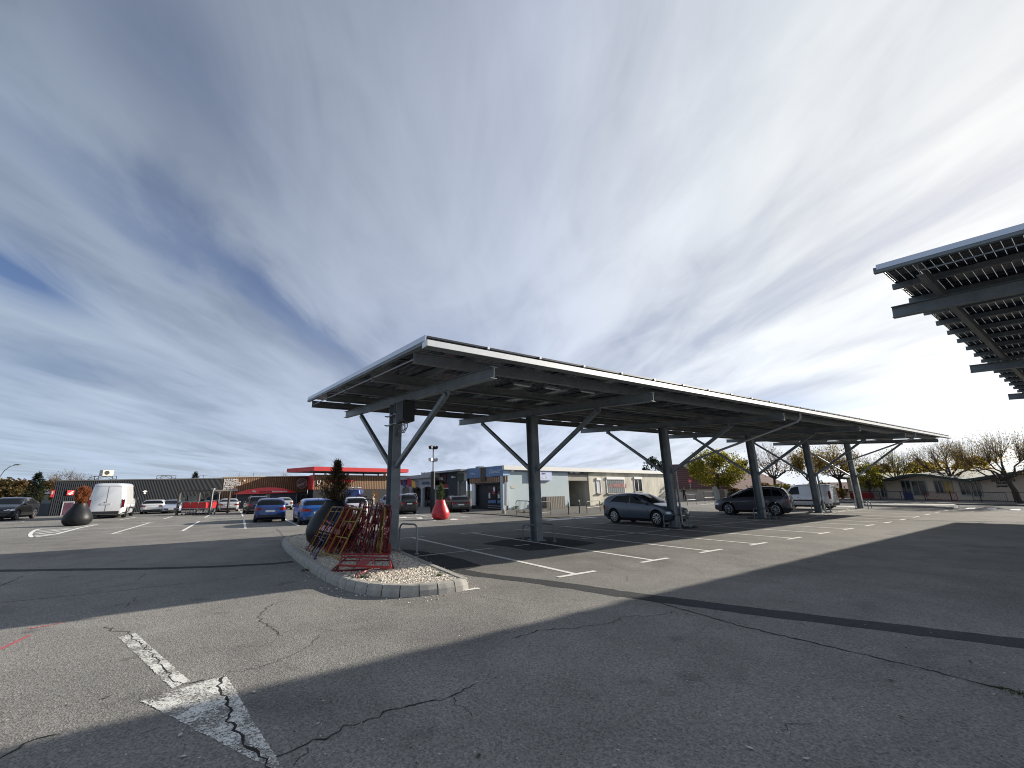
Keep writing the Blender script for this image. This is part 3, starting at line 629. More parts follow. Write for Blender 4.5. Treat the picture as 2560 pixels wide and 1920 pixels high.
# hoop guards at the column feet
def hoop(P,ang,h,w,label):
    r_=.024; d=Vector((math.cos(ang),math.sin(ang),0)); P=Vector((P[0],P[1],P[2] if len(P)>2 else 0))
    pts=[P]; 
    for k_ in range(0,7):
        a=math.pi/2*k_/6; pts.append(P+Vector((0,0,h-.14))+d*(.14*(1-math.cos(a)))+Vector((0,0,.14*math.sin(a))))
    for k_ in range(0,7):
        a=math.pi/2*k_/6; pts.append(P+d*(w-.14+.14*math.sin(a))+Vector((0,0,h-.14+.14*math.cos(a))))
    pts.append(P+d*w)
    r=empty('hoop_guard',P,0,label,'hoop guard','hoop guards at the carport columns'); mb=MB(); mb.tube(pts,r_,10); mb.bw('hoop',M_STEEL if label[:3]=='gal' else M_STEELL,r,50)
    mb=MB()
    for q in (P,P+d*w): mb.tube([q+Vector((0,0,.001)),q+Vector((0,0,.012))],.06,10)
    mb.bw('base_plate',M_STEELL,r); return r
hoop((-1.44,4.35),math.pi/2+.3,.75,.7,'bent steel hoop guard standing just right of the first column and gravel island')
ords=['second','third','fourth','fifth','sixth']
for i,x in enumerate(XS1[1:]):
    hoop((x-.42,4.12),math.pi/2,.52,.72,'galvanised hoop guard on the left side of the %s carport column from the left'%ords[i])
    hoop((x+.30,4.12),math.pi/2,.52,.72,'galvanised hoop guard on the right side of the %s carport column from the left'%ords[i])
r=empty('sign_post',(*G(2143,1271)[:2],0),0,'thin post with an elongated white sign seen edge on beside the last carport column','sign')
P=G(2143,1271); mb=MB(); mb.tube([P,P+Vector((0,0,2.4))],.035,8); mb.bw('post',M_STEELL,r); mb=MB(); Q=P+Vector((0,0,2.0)); mb.beam(Q+Vector((-.05,.0,-.38)),Q+Vector((-.05,.0,.38)),.04,.26,0,(1,.3,0)); mb.bw('sign_plate',M_WHITE,r)
# ================================================================== VEHICLES
def interp(P,x):
    if x<=P[0][0]: return P[0][1]
    for (a,b),(c,d) in zip(P,P[1:]):
        if x<=c: return b+(d-b)*(x-a)/(c-a) if c>a else d
    return P[-1][1]
TYPES=dict(
 hatch=dict(L=4.2,W=1.76,H=1.45,wb=(-1.32,1.32),r=.31,top=[(-2.1,.90),(-2.06,.99),(-1.98,1.05),(-1.72,1.28),(-1.5,1.38),(-1.1,1.435),(-.5,1.45),(.0,1.43),(.3,1.37),(1.08,.98),(1.3,.945),(1.75,.84),(2.0,.72),(2.1,.60)],
   belt=[(-2.1,.86),(-1.9,.97),(-1.4,.97),(1.0,.91),(1.3,.90),(1.75,.80),(2.0,.68),(2.1,.56)],wins=[(-1.72,-1.42,-1.30,-1.16),(-1.24,-1.10,-.30,-.30),(-.22,-.22,.92,.22)],ws=(.34,1.06),rw=(-1.99,-1.55)),
 corolla=dict(L=4.37,W=1.79,H=1.44,wb=(-1.34,1.30),r=.335,top=[(-2.18,.84),(-2.15,.98),(-2.08,1.08),(-1.80,1.27),(-1.5,1.37),(-1.0,1.43),(-.5,1.44),(-.1,1.42),(.15,1.37),(1.12,.98),(1.3,.945),(1.7,.86),(2.05,.72),(2.18,.55)],
   belt=[(-2.18,.80),(-2.0,1.0),(-1.5,1.0),(-.3,.93),(1.0,.90),(1.3,.89),(1.7,.81),(2.05,.66),(2.18,.50)],wins=[(-1.62,-1.2,-.32,-.30),(-.24,-.24,.88,.10)],ws=(.2,1.1),rw=(-2.08,-1.6)),
 suv=dict(L=4.5,W=1.86,H=1.66,wb=(-1.36,1.36),r=.36,top=[(-2.25,.98),(-2.2,1.12),(-2.12,1.2),(-1.92,1.48),(-1.75,1.58),(-1.3,1.645),(-.6,1.66),(-.1,1.64),(.25,1.56),(1.02,1.14),(1.25,1.10),(1.85,.98),(2.15,.84),(2.25,.68)],
   belt=[(-2.25,.94),(-2.1,1.08),(-1.4,1.08),(.9,1.02),(1.25,1.04),(1.85,.93),(2.15,.80),(2.25,.64)],wins=[(-1.86,-1.62,-1.28,-1.24),(-1.2,-1.16,-.30,-.32),(-.22,-.24,.86,.20)],ws=(.30,1.0),rw=(-2.11,-1.76)),
 mpv=dict(L=4.63,W=1.87,H=1.66,wb=(-1.42,1.38),r=.36,top=[(-2.31,.92),(-2.28,1.12),(-2.2,1.22),(-2.02,1.46),(-1.85,1.58),(-1.3,1.65),(-.6,1.66),(0,1.61),(.45,1.48),(1.42,1.05),(1.6,1.02),(2.0,.90),(2.22,.76),(2.31,.60)],
   belt=[(-2.31,.88),(-2.15,1.10),(-1.5,1.08),(.6,1.0),(1.3,.97),(1.6,.95),(2.0,.84),(2.22,.70),(2.31,.55)],wins=[(-2.0,-1.82,-1.38,-1.36),(-1.32,-1.30,-.42,-.42),(-.35,-.35,.80,.45),(.86,.50,1.22,.86)],ws=(.48,1.40),rw=(-2.2,-1.86)),
 sedan=dict(L=4.4,W=1.74,H=1.43,wb=(-1.28,1.34),r=.31,top=[(-2.2,.88),(-2.15,.99),(-1.95,1.05),(-1.6,1.07),(-1.05,1.32),(-.75,1.40),(-.2,1.43),(.15,1.40),(.4,1.34),(1.12,.98),(1.35,.95),(1.85,.85),(2.1,.72),(2.2,.58)],
   belt=[(-2.2,.84),(-2.1,.95),(-1.5,.96),(1.0,.91),(1.35,.90),(1.85,.80),(2.1,.68),(2.2,.54)],wins=[(-1.36,-.95,-.34,-.36),(-.26,-.28,.95,.30)],ws=(.42,1.10),rw=(-1.56,-1.08)),
 wagon=dict(L=4.6,W=1.82,H=1.47,wb=(-1.36,1.38),r=.33,top=[(-2.3,.92),(-2.26,1.02),(-2.18,1.08),(-1.86,1.36),(-1.65,1.42),(-1.0,1.465),(-.4,1.47),(.1,1.43),(.4,1.36),(1.2,.99),(1.4,.96),(1.9,.86),(2.2,.72),(2.3,.56)],
   belt=[(-2.3,.88),(-2.1,1.0),(-1.5,.98),(1.0,.92),(1.4,.91),(1.9,.81),(2.2,.68),(2.3,.52)],wins=[(-1.92,-1.7,-1.26,-1.22),(-1.18,-1.14,-.34,-.34),(-.26,-.26,.98,.30)],ws=(.42,1.18),rw=(-2.17,-1.88)),
 coupe=dict(L=4.5,W=1.85,H=1.56,wb=(-1.36,1.36),r=.35,top=[(-2.25,.98),(-2.2,1.10),(-2.05,1.14),(-1.4,1.42),(-.9,1.53),(-.3,1.56),(.1,1.53),(.35,1.46),(1.1,1.08),(1.3,1.05),(1.85,.95),(2.15,.82),(2.25,.66)],
   belt=[(-2.25,.94),(-2.1,1.06),(-1.4,1.04),(1.0,.99),(1.3,1.0),(1.85,.90),(2.15,.78),(2.25,.62)],wins=[(-1.62,-1.15,-.34,-.36),(-.26,-.28,.92,.28)],ws=(.38,1.08),rw=(-2.02,-1.42)),
 kangoo=dict(L=4.25,W=1.82,H=1.83,wb=(-1.36,1.33),r=.32,top=[(-2.12,1.66),(-2.08,1.74),(-1.9,1.80),(-1.2,1.83),(-.3,1.83),(.3,1.80),(.62,1.70),(1.32,1.12),(1.5,1.06),(1.9,.94),(2.08,.80),(2.12,.62)],
   belt=[(-2.12,1.05),(-1.2,1.02),(.6,1.0),(1.3,.99),(1.5,1.0),(1.9,.88),(2.08,.74),(2.12,.58)],wins=[(.02,.06,1.12,.62)],ws=(.70,1.30),rw=None),
 van=dict(L=5.5,W=2.05,H=2.45,wb=(-1.75,1.85),r=.36,top=[(-2.75,2.28),(-2.70,2.37),(-2.5,2.42),(-1.0,2.45),(.9,2.45),(1.25,2.38),(1.5,2.2),(2.05,1.40),(2.2,1.30),(2.55,1.12),(2.7,.95),(2.75,.75)],
   belt=[(-2.75,1.25),(1.0,1.25),(2.0,1.20),(2.2,1.22),(2.55,1.04),(2.7,.88),(2.75,.68)],wins=[(1.0,1.05,1.9,1.45)],ws=(1.50,2.02),rw=None))
def car_surface(T):
    L,W,H=T['L'],T['W'],T['H']; van=T['rw'] is None
    def sect(x):
        zt=interp(T['top'],x); bl=min(interp(T['belt'],x),zt-.03); e=abs(2*x/L); w=W/2*(1-.16*max(0,(e-.80)/.2)**2.2-.03*max(0,e-.3)); 
        zb=.22+.10*max(0,(e-.86)/.14); g=max(0,zt-bl); t=min(1,max(0,(g-.06)/.3)); inc=(.16 if van else .34)*g*t
        wb_=w*.965; wr=max(.3,wb_-inc*.75-.02); zs=zt-.075*t-.02
        return [(w*.86,zb),(w*.97,zb+.07),(w,zb+.22),(w*1.0,bl*.78),(w*.985,bl-.06),(wb_,bl),(wb_*.5+wr*.5+.012*t,bl+(zs-bl)*.52),(wr,zs),(wr*.86,zt-.018*t-.006),(wr*.5,zt-.002),(0,zt)]
    return sect
def make_car(kind,paint,name,label,scale=(1,1,1),loc=(0,0,0),rz=0,spokes=5,group=None,cat='car',rails=False,plate=True,rear_logo=True,det=False,rimmat=None):
    T=TYPES[kind]; L,W,H=T['L'],T['W'],T['H']; sect=car_surface(T); root=empty(name,loc,rz,label,cat,group,scale); van=T['rw'] is None
    xs=sorted(set([round(-L/2+L*i/44,3) for i in range(45)]+[-L/2+.03,-L/2+.08,L/2-.03,L/2-.08]))
    mb=MB(); vs=[]
    for x in xs:
        e=min(x+L/2,L/2-x); k=1-.10*max(0,1-e/.09)**2; S_=sect(x)
        ring=[(x,-y*k,z) for y,z in S_]+[(x,y*k,z) for y,z in S_[:-1][::-1]]
        vs+=ring
    n=len(sect(0))*2-1; fs=[]
    for i in range(len(xs)-1):
        for j in range(n): fs.append((i*n+j,i*n+(j+1)%n,(i+1)*n+(j+1)%n,(i+1)*n+j))
    fs+=[tuple(range(n))[::-1],tuple((len(xs)-1)*n+j for j in range(n))]
    mb.add(vs,fs); body=mb.build('body',[paint,M_BLK],root)
    me=body.data
    # wheel wells: a true cut
    cm=MB(); ra=T['r']*1.16
    for wx in T['wb']: cm.lathe([(0,-W),(ra,-W),(ra,W),(0,W)],(wx,0,T['r']),28,0,'y')
    cut=cm.build('cut',M_BLK,root); bm_=body.modifiers.new('b','BOOLEAN'); bm_.operation='DIFFERENCE'; bm_.solver='EXACT'; bm_.object=cut; bm_.material_mode='TRANSFER'
    import bmesh
    for ob in (cut,body):
        q=bmesh.new(); q.from_mesh(ob.data); bmesh.ops.remove_doubles(q,verts=q.verts,dist=1e-5); bmesh.ops.recalc_face_normals(q,faces=q.faces); q.to_mesh(ob.data); q.free()
    bpy.context.view_layer.update(); dg=bpy.context.evaluated_depsgraph_get(); nm=bpy.data.meshes.new_from_object(body.evaluated_get(dg)); body.modifiers.clear(); body.data=nm; nm.name='body'
    bpy.data.objects.remove(cut)
    nm.polygons.foreach_set('use_smooth',[True]*len(nm.polygons)); nm.set_sharp_from_angle(angle=R(32))
    # window panes lying on the body surface
    def side(x,t,s,o=.007):
        S_=sect(x); 
        P=[S_[5],S_[6],S_[7]]; t2=t*2; i=min(1,int(t2)); f=t2-i; y=P[i][0]+(P[i+1][0]-P[i][0])*f; z_=P[i][1]+(P[i+1][1]-P[i][1])*f
        return (x,s*(y+o),z_)
    for (a0,a1,b0,b1) in T['wins']:
        for s in (-1,1):
            mb=MB(); t0,t1=(.10,.90); mb.grid(lambda u,v:side((a0+(b0-a0)*u)*(1-v)+(a1+(b1-a1)*u)*v,t0+(t1-t0)*v,s),10,4,0,s>0); mb.build('window',M_GLASS,root,30)
    def topz(x,y):
        S_=sect(x)[7:]; y=abs(y)
        for (ya,za),(yb,zb_) in zip(S_,S_[1:]):
            if y>=yb: return za+(zb_-za)*(ya-y)/(ya-yb) if ya>yb else za
        return S_[-1][1]
    for key,nmw,sg in (('ws','windscreen',1),('rw','rear_window',-1)):
        if T[key] is None: continue
        a,b=T[key]; mb=MB()
        mb.grid(lambda u,v:(lambda x:(lambda y:(x+.006*sg,y,topz(x,y)+.008))((2*v-1)*sect(x)[7][0]*.93))(a+(b-a)*u),10,10,0); mb.build(nmw,M_GLASS,root,40)
    # wheels
    rimm=rimmat or M_RIM
    for wx in T['wb']:
        for s in (-1,1):
            r_=T['r']; y0=s*(W/2-.115); mb=MB(); w2=.105
            pr=[(r_*.66,-w2*.9),(r_*.93,-w2),(r_,-w2*.7),(r_,w2*.7),(r_*.93,w2),(r_*.66,w2*.9),(r_*.64,w2*.3),(r_*.64,-w2*.3),(r_*.66,-w2*.9)]
            mb.lathe(pr,(0,0,0),28,0,'y'); mb.lathe([(0,-.02),(r_*.65,-.02),(r_*.65,.02),(0,.02)],(0,0,0),24,1,'y')
            wo_=mb.build('wheel',[M_TYRE,M_RIMD],root,40,loc=(wx,y0,r_))
            mb=MB(); yo=s*w2*.85; rr=r_*.66
            mb.lathe([(rr*.97,yo-.012*s),(rr*1.03,yo),(rr*.9,yo+.004*s)],(0,0,0),28,0,'y')
            mb.lathe([(0,yo+.006*s),(rr*.2,yo),(rr*.22,yo-.03*s)],(0,0,0),16,0,'y')
            for k in range(spokes):
                a=2*math.pi*k/spokes+.3; c,sn=math.cos(a),math.sin(a); wI,wO=(.10,.16) if spokes<=5 else (.05,.115)
                def pt(rad,off,yy): return (c*rad-sn*off,yy,sn*rad+c*off)
                tw=.10 if spokes>5 else .0
                if spokes<=5 and det:
                    for e_ in (-1,1): mb.hexa([pt(rr*.15,-.02*r_,yo-.02),pt(rr*.95,(e_*.26-.05)*r_,yo-.02),pt(rr*.95,(e_*.26+.05)*r_,yo-.02),pt(rr*.15,.02*r_,yo-.02),pt(rr*.15,-.02*r_,yo+.004*s),pt(rr*.95,(e_*.26-.05)*r_,yo+.004*s),pt(rr*.95,(e_*.26+.05)*r_,yo+.004*s),pt(rr*.15,.02*r_,yo+.004*s)])
                else: mb.hexa([pt(rr*.18,-wI*r_/2,yo-.02),pt(rr*.96,(-wO/2+tw)*r_,yo-.02),pt(rr*.96,(wO/2+tw)*r_,yo-.02),pt(rr*.18,wI*r_/2,yo-.02),pt(rr*.18,-wI*r_/2,yo+.003*s),pt(rr*.96,(-wO/2+tw)*r_,yo+.003*s),pt(rr*.96,(wO/2+tw)*r_,yo+.003*s),pt(rr*.18,wI*r_/2,yo+.003*s)])
            mb.build('rim',rimm,wo_)
    # underbody, sills, bumpers
    mb=MB(); mb.box(-L/2+.25,L/2-.25,-W/2+.24,W/2-.24,.17,.5); mb.build('underbody',M_BLK,root)
    def wrap(name,xa,xb,z0,z1,mt,s,o=.006,n=6,yin=None):
        """lamp or trim following the flank near a corner"""
        mb=MB(); 
        def f(u,v):
            x=xa+(xb-xa)*u; z_=z0+(z1-z0)*v; S_=sect(x)
            y=None
            for (ya,za),(yb,zb_) in zip(S_,S_[1:]):
                if za<=z_<=zb_: y=ya+(yb-ya)*(z_-za)/(zb_-za) if zb_>za else ya; break
            if y is None: y=S_[7][0]*.9
            e=min(x+L/2,L/2-x); y*=1-.10*max(0,1-e/.09)**2
            return (x,s*(y+o),z_)
        mb.grid(f,n,3,0,s>0); return mb.build(name,mt,root,40)
    zrear=interp(T['top'],-L/2); 
    def plate_rear(y0,y1,z0,z1,mt,name,o=.0,th=.016): 
        mb=MB(); mb.box(-L/2-th-o,-L/2+.03,y0,y1,z0,z1); return mb.build(name,mt,root)
    for s in (-1,1):
        if van:
            zl=.75 if kind=='van' else .78; zh=zl+.55
            mb=MB(); mb.box(-L/2-.012,-L/2+.05,s*(W/2*.86)-.07,s*(W/2*.86)+.06,zl,zh); mb.build('tail_lamp',M_TAIL,root); wrap('tail_lamp',-L/2+.02,-L/2+.13,zl,zh,M_TAIL,s)
        else:
            zh=zrear-.01; mb=MB(); w0=.30 if kind in('suv','coupe','wagon') else .20
            ya,yb=sorted((s*(W/2*.775),s*(W/2*.775-w0))); mb.box(-L/2-.010,-L/2+.04,ya,yb,zh-.16,zh-.01); mb.build('tail_lamp',M_TAIL,root)
            wrap('tail_lamp',-L/2+.004,-L/2+.26,zh-.17,zh+.02,M_TAIL,s)
        hz=interp(T['belt'],L/2-.12); wrap('headlamp',L/2-.34,L/2-.02,hz-.13,hz-.01,M_HEAD,s,.008)
        mb=MB(); ya,yb=sorted((s*(W/2*.70),s*(W/2*.70-.18))); mb.box(L/2-.05,L/2+.006,ya,yb,max(.5,hz-.15),hz-.04) if False else mb.box(L/2-.06,L/2+.004,ya,yb,hz-.12,hz-.05); mb.build('headlamp',M_HEAD,root)
        # mirror
        mx=T['wins'][-1][2]-.12; mz=interp(T['belt'],mx)+.08; mb=MB(); mb.lathe([(0,-.09),(.055,-.075),(.075,0),(.065,.06),(0,.085)],(0,0,0),12,0,'y')
        o=mb.build('mirror',M_DARK if kind in('kangoo','van') else paint,root,60,loc=(mx,s*(W/2+.08),mz)); o.scale=(.9,1.1,.95 if kind!='van' else 1.8)
    plate_rear(-W/2*.71,W/2*.71,.31,.46 if not van else .50,M_DARK,'rear_bumper',.004,.02)
    pz=(.62,.73) if kind in('hatch','sedan','wagon','corolla') else ((.80,.91) if not van else (.95,1.06))
    if plate: plate_rear(-.26,.26,*pz,M_PLATE,'number_plate',.006)
    if van:
        mb=MB(); mb.box(-L/2-.006,-L/2+.01,-.008,.008,.52,zrear-.08); mb.box(-L/2-.006,-L/2+.01,-W/2*.8,W/2*.8,zrear-.10,zrear-.09); mb.box(-L/2-.016,-L/2+.01,.06,.10,.95,1.15); mb.build('door_seam',M_DARK,root)
    mb=MB(); mb.box(L/2-.05,L/2+.010,-W/2*.55,W/2*.55,.34,.50); mb.build('grille',M_DARK,root)
    if plate: mb=MB(); mb.box(L/2,L/2+.018,-.24,.24,.42,.52); mb.build('number_plate',M_PLATE,root)
    for s in (-1,1):
        # dark sill strip, seams and handles
        wrap('bumper_side',-L/2+.01,T['wb'][0]-T['r']*1.17,.31,.44,M_DARK,s,.005,6)
        if kind!='van': wrap('sill',T['wb'][0]+T['r']*1.2,T['wb'][1]-T['r']*1.2,.24,.31,M_DARK,s,.004,6)
        seams=[T['wins'][-1][2]-.02,(T['wins'][-1][0])-.04] + ([T['wins'][0][0]+.25] if not van else [])
        for q in seams: wrap('door_seam',q-.006,q+.006,.34,interp(T['belt'],q)-.02,M_BLK,s,.003,1)
        for q in seams[:-1] if not van else seams[1:]:
            hx=q-.22 if not van else q+.16; hz_=interp(T['belt'],hx)-.13; mb=MB(); yy=sect(hx)[4][0]; ya,yb=sorted((s*(yy-.02),s*(yy+.022))); mb.box(hx-.09,hx+.09,ya,yb,hz_-.016,hz_+.016); mb.build('door_handle',M_DARK if van else paint,root)
        if kind in('suv','coupe','mpv'): 
            for wx in T['wb']:
                pass
        if rails:
            mb=MB(); yr=sect(0)[8][0]; mb.tube([(x,s*yr,interp(T['top'],x)+.035) for x in (-1.7,-1.2,-.5,.1,.35)],.016,6); mb.build('roof_rail',M_STEELL,root)
    if van: 
        for s in (-1,1): wrap('rub_strip',T['wb'][0]+.45,T['wb'][1]-.42,.60,.70,M_DARK,s,.012,8)
    if kind=='mpv':
        mb=MB(); mb.grid(lambda u,v:(lambda x:(lambda y:(x,y,topz(x,y)+.006))((2*v-1)*sect(x)[7][0]*.97))(-2.15+2.6*u),20,10,0); mb.build('black_roof',M_GLASS,root,40)
    if det and not van:
        for s in (-1,1):    # bright line over the side glass
            mb=MB(); a0=T['wins'][0]; a1=T['wins'][-1]; mb.tube([side(a0[0]+.02,.12,s,.012),side(a0[1]+.02,.93,s,.012)]+[side(x,.95,s,.012) for x in (-1,-.6,-.2)]+[side(a1[3]+.02,.93,s,.012),side(a1[2]+.04,.1,s,.012)],.008,5); mb.build('window_trim',M_CHROME,root)
    mb=MB(); xx=-L/2+.55; zt=interp(T['top'],xx); mb.add([(xx-.10,0,zt+.09),(xx+.06,-.02,zt-.01),(xx+.06,.02,zt-.01),(xx-.12,0,zt-.01)],[(0,1,2),(0,3,1),(0,2,3)]); mb.build('antenna',M_DARK,root)
    return root
def place_rear(kind,paint,name,label,xl,xr,yt,yb,head=0.,LR=.8,front=False,**k):
    """face toward the camera spans photo columns xl..xr, tyres on the ground at row yb, roof at row yt"""
    T=TYPES[kind]; P=G((xl+xr)/2,yb); dep=(P-CPOS).dot(FW); w=(xr-xl)*dep/F; a=math.pi/2+R(head)
    if front: a+=math.pi
    d=Vector((math.cos(a),math.sin(a),0))*(1 if not front else -1); l=T['L']*LR; C_=P+d*(l/2)
    h=ZAT((xl+xr)/2,yt,P+d*(l*.35))
    return make_car(kind,paint,name,label,scale=(LR,w/T['W'],h/T['H']),loc=(C_.x,C_.y,0),rz=a,**k)
P_DK=carpaint('dark_navy',(.012,.014,.020)); P_BK=carpaint('black',(.010,.010,.011)); P_WH=carpaint('white',(.74,.75,.76)); P_SB=carpaint('silver_blue',(.36,.40,.50)); P_SV=carpaint('silver',(.46,.47,.47))
P_BL=carpaint('blue',(.025,.06,.21)); P_BB=carpaint('bright_blue',(.012,.095,.36)); P_GY=carpaint('slate_grey',(.085,.105,.14)); P_GV=carpaint('violet_grey',(.085,.083,.105)); P_DG=carpaint('dark_grey',(.032,.034,.038)); P_RD=carpaint('dark_red',(.11,.01,.015)); P_BR=carpaint('brown_grey',(.07,.062,.058))
GP='cars parked in front of the supermarket'; GC='vehicles parked under the long carport'
make_car('corolla',P_GY,'parked_car','slate blue grey hatchback with bright multi spoke wheels parked behind the third carport column',scale=(.835,.94,.985),loc=(11.36,6.42,0),rz=-math.pi/2+R(3),spokes=10,group=GC,det=True)
make_car('mpv',P_GV,'parked_car','dark violet grey people carrier with black roof and star shaped wheels parked under the carport',scale=(.84,.92,.985),loc=(21.62,6.2,0),rz=math.pi/2+R(14),spokes=5,group=GC,det=True)
make_car('kangoo',P_WH,'parked_van','small white panel van with dark side strip parked at the far end under the carport',scale=(.84,.94,.96),loc=(31.3,6.9,0),rz=math.pi/2,group=GC,cat='van',rimmat=M_RIMD)
make_car('coupe',P_DK,'parked_car','black coupe style crossover facing the camera at the left edge with its headlamp glinting',scale=(.86,.98,.96),loc=(-16.75,36.2,0),rz=-math.pi/2-R(8),group=GP,spokes=5)
place_rear('van',P_WH,'parked_van','tall white panel van seen from behind between the black planter and the dark store wall',219,297,1208,1297,-3,.80,group=GP,cat='van',rimmat=M_RIMD)
place_rear('hatch',P_WH,'parked_car','white hatchback with black lower bumper seen from behind next to the silver blue estate',352,403,1249,1285,-4,.8,group=GP,rimmat=M_RIMD)
place_rear('sedan',P_SB,'parked_car','silver blue saloon facing the camera at the left of the trolley shelter',405,447,1249,1284,0,.8,front=True,group=GP)
place_rear('hatch',P_RD,'parked_car','dark red small car half hidden behind the white hatchback',336,362,1252,1280,-4,.8,group=GP)
place_rear('sedan',P_SV,'parked_car','silver compact saloon seen from behind at the right of the trolley shelter',546,593,1246,1280,-3,.8,group=GP)
place_rear('suv',P_DK,'parked_car','dark off road car with silver roof rails seen from behind the blue hatchback',620,671,1240,1285,0,.8,group=GP,rails=True)
place_rear('hatch',P_BL,'parked_car','mid blue hatchback seen from behind in the middle of the bays',636,710,1245,1306,-8,.8,group=GP)
place_rear('sedan',P_SV,'parked_car','pale silver saloon with dark bumper between the blue hatchback and the bright blue estate',694,732,1243,1275,0,.8,group=GP)
place_rear('wagon',P_BB,'parked_car','bright blue estate car half hidden by the large black planter on the island',752,838,1245,1312,-5,.85,group=GP)
place_rear('suv',P_WH,'parked_car','white crossover seen from behind between the large planter and the first carport column',858,922,1242,1300,-10,.8,group=GP)
place_rear('suv',P_BK,'parked_car','black crossover seen from behind just right of the first carport column',1000,1047,1234,1286,-10,.85,group=GP)
place_rear('wagon',P_BR,'parked_car','dark grey brown estate seen from behind right of the red planter',1126,1180,1238,1281,-19,.85,group=GP,rails=True)
place_rear('suv',P_SV,'parked_car','pale silver car mostly hidden behind the black crossover',1010,1046,1232,1277,-20,.8,group=GP)
place_rear('hatch',P_WH,'parked_car','white car roof showing between the first column and the black crossover',966,996,1236,1280,-10,.8,group=GP)
place_rear('hatch',P_SB,'parked_car','pale grey car in front of the white arches left of the lamp mast',1058,1078,1237,1263,-25,.8,group=GP)
place_rear('hatch',P_DG,'parked_car','small dark grey car nosed in beside the lamp mast foot',1066,1084,1241,1266,-30,.8,group=GP)
place_rear('hatch',P_BK,'parked_car','black car between the silver car and the pale grey car by the arches',1046,1060,1239,1260,-20,.8,group=GP)
place_rear('kangoo',P_WH,'parked_van','distant white delivery van by the brick red house behind the people carrier',1868,1899,1210,1240,-60,.8,cat='van')
# ================================================================== BUILDINGS
RGT=lambda w:w.d
M_DKWALL=mat('dark_wall',(.035,.042,.055),.6,.1,.15,1.5)
def vol(mb,w,u0,u1,z0,zA,zB,depth,mi=0,back=None):
    """wall volume going back from the facade line, top sloping from zA to zB"""
    q=back if back is not None else -w.n*depth
    return mb.hexa([w.P(u0,z0,0),w.P(u1,z0,0),w.P(u1,z0,0)+q,w.P(u0,z0,0)+q,w.P(u0,zA,0),w.P(u1,zB,0),w.P(u1,zB,0)+q,w.P(u0,zA,0)+q],mi)
def rect(w,x0,y0,x1,y1):
    a=w.uz(x0,(y0+y1)/2)[0]; b=w.uz(x1,(y0+y1)/2)[0]; xm=(x0+x1)/2
    return a,b,w.uz(xm,y1)[1],w.uz(xm,y0)[1]
# ---- anthracite corrugated store wing (left)
def onY(px,Y):
    d=ray(px,1230); t=(Y-CY)/d.y; return Vector((CX+d.x*t,Y,0))
GA,GB_,GC_=G(119,1290.5),onY(553,46.6),onY(768,48.0)
wA=Wall(GA,GB_); wB=Wall(GB_,GC_)
zA0=ZAT(135,1202.5,GA); zA1=ZAT(553,1196,GB_)
st=empty('supermarket',(GA.x,GA.y,0),0,'long low supermarket, dark corrugated left, brown slatted right, with red roofed entrance','supermarket')
mb=MB(); vol(mb,wA,0,wA.L,0,zA0,zA1,14,0,Vector((0,14,0))); mb.bw('corrugated_wall',M_CORR,st)
mb=MB(); n=int(wA.L/.125)
for i in range(n):
    u=(i+.5)*wA.L/n; h=zA0+(zA1-zA0)*u/wA.L
    mb.hexa([wA.P(u-.042,.02,.0),wA.P(u+.042,.02,.0),wA.P(u+.024,.02,.035),wA.P(u-.024,.02,.035),wA.P(u-.042,h-.05,.0),wA.P(u+.042,h-.05,.0),wA.P(u+.024,h-.05,.035),wA.P(u-.024,h-.05,.035)])
tag(mb.bw('sheet_ribs',M_CORR,st))
mb=MB(); mb.beam(wA.P(0,zA0+.01,.03),wA.P(wA.L,zA1+.01,.03),.12,.10); mb.bw('roof_edge',M_DARK,st)
# left end wall of the same wing is seen at a grazing angle: door panel with poster and red signs
def wpanel(name,w,px,mt,o0,o1,parent=st):
    u0,u1,z0,z1=rect(w,*px); mb=MB(); mb.wbox(w,u0,u1,z0,z1,o0,o1); return mb.bw(name,mt,parent)
f=wpanel('poster_frame',wA,(153,1254,182,1290),M_STEELL,.05,.09); wpanel('poster',wA,(156,1256,180,1288),mat('poster_dark',(.07,.03,.05),.3,0,.5,1.2),.085,.10,f)
sg=empty('bank_sign',wA.P(*wA.uz(176,1226),0.1),0,'small square red sign with a white swoosh on the dark corrugated wall','sign')
u0,u1,z0,z1=rect(wA,166,1226,183.5,1238); mb=MB(); mb.wbox(wA,u0,u1,z0,z1,.06,.14); mb.bw('board',M_REDF,sg)
mb=MB(); 
for (a,b,c,d) in ((.15,.25,.85,.80),(.15,.25,.55,.55),(.35,.12,.80,.42)):
    U=u1-u0;Z=z1-z0; mb.beam(wA.P(u0+a*U,z0+b*Z,.15),wA.P(u0+c*U,z0+d*Z,.15),.02,.07)
mb.bw('swoosh',M_TEXTW,sg)
sg=empty('projecting_sign',(*G(124,1290)[:2],0),0,'narrow red and white sign projecting from the left corner of the dark store','sign')
w0=Wall((GA.x-2,GA.y-.15),(GA.x,GA.y-.15)); u0,u1,z0,z1=rect(w0,127,1225,136,1243); mb=MB(); mb.wbox(w0,u0,u1,z0,z1,0,.12); mb.bw('board',M_REDF,sg)
mb=MB(); mb.wbox(w0,u0+.06,u1-.06,z0+.22,z1-.1,.122,.128); mb.wbox(w0,u0+.06,u1-.12,z0+.04,z0+.12,.122,.128); mb.bw('white_mark',M_TEXTW,sg)
lowwall=empty('low_wall',(*G(100,1290)[:2],0),0,'low dark grey wall continuing left of the store corner','wall')
wl=Wall(G(-30,1289),GA); mb=MB(); mb.wbox(wl,0,wl.L-.02,0,.95,-.3,0); mb.bw('wall_body',M_DKWALL,lowwall); mb=MB(); mb.wbox(wl,wl.L-1.2,wl.L-.02,.95,1.2,-.28,-.04); mb.bw('upper_panel',M_CORRG,lowwall)
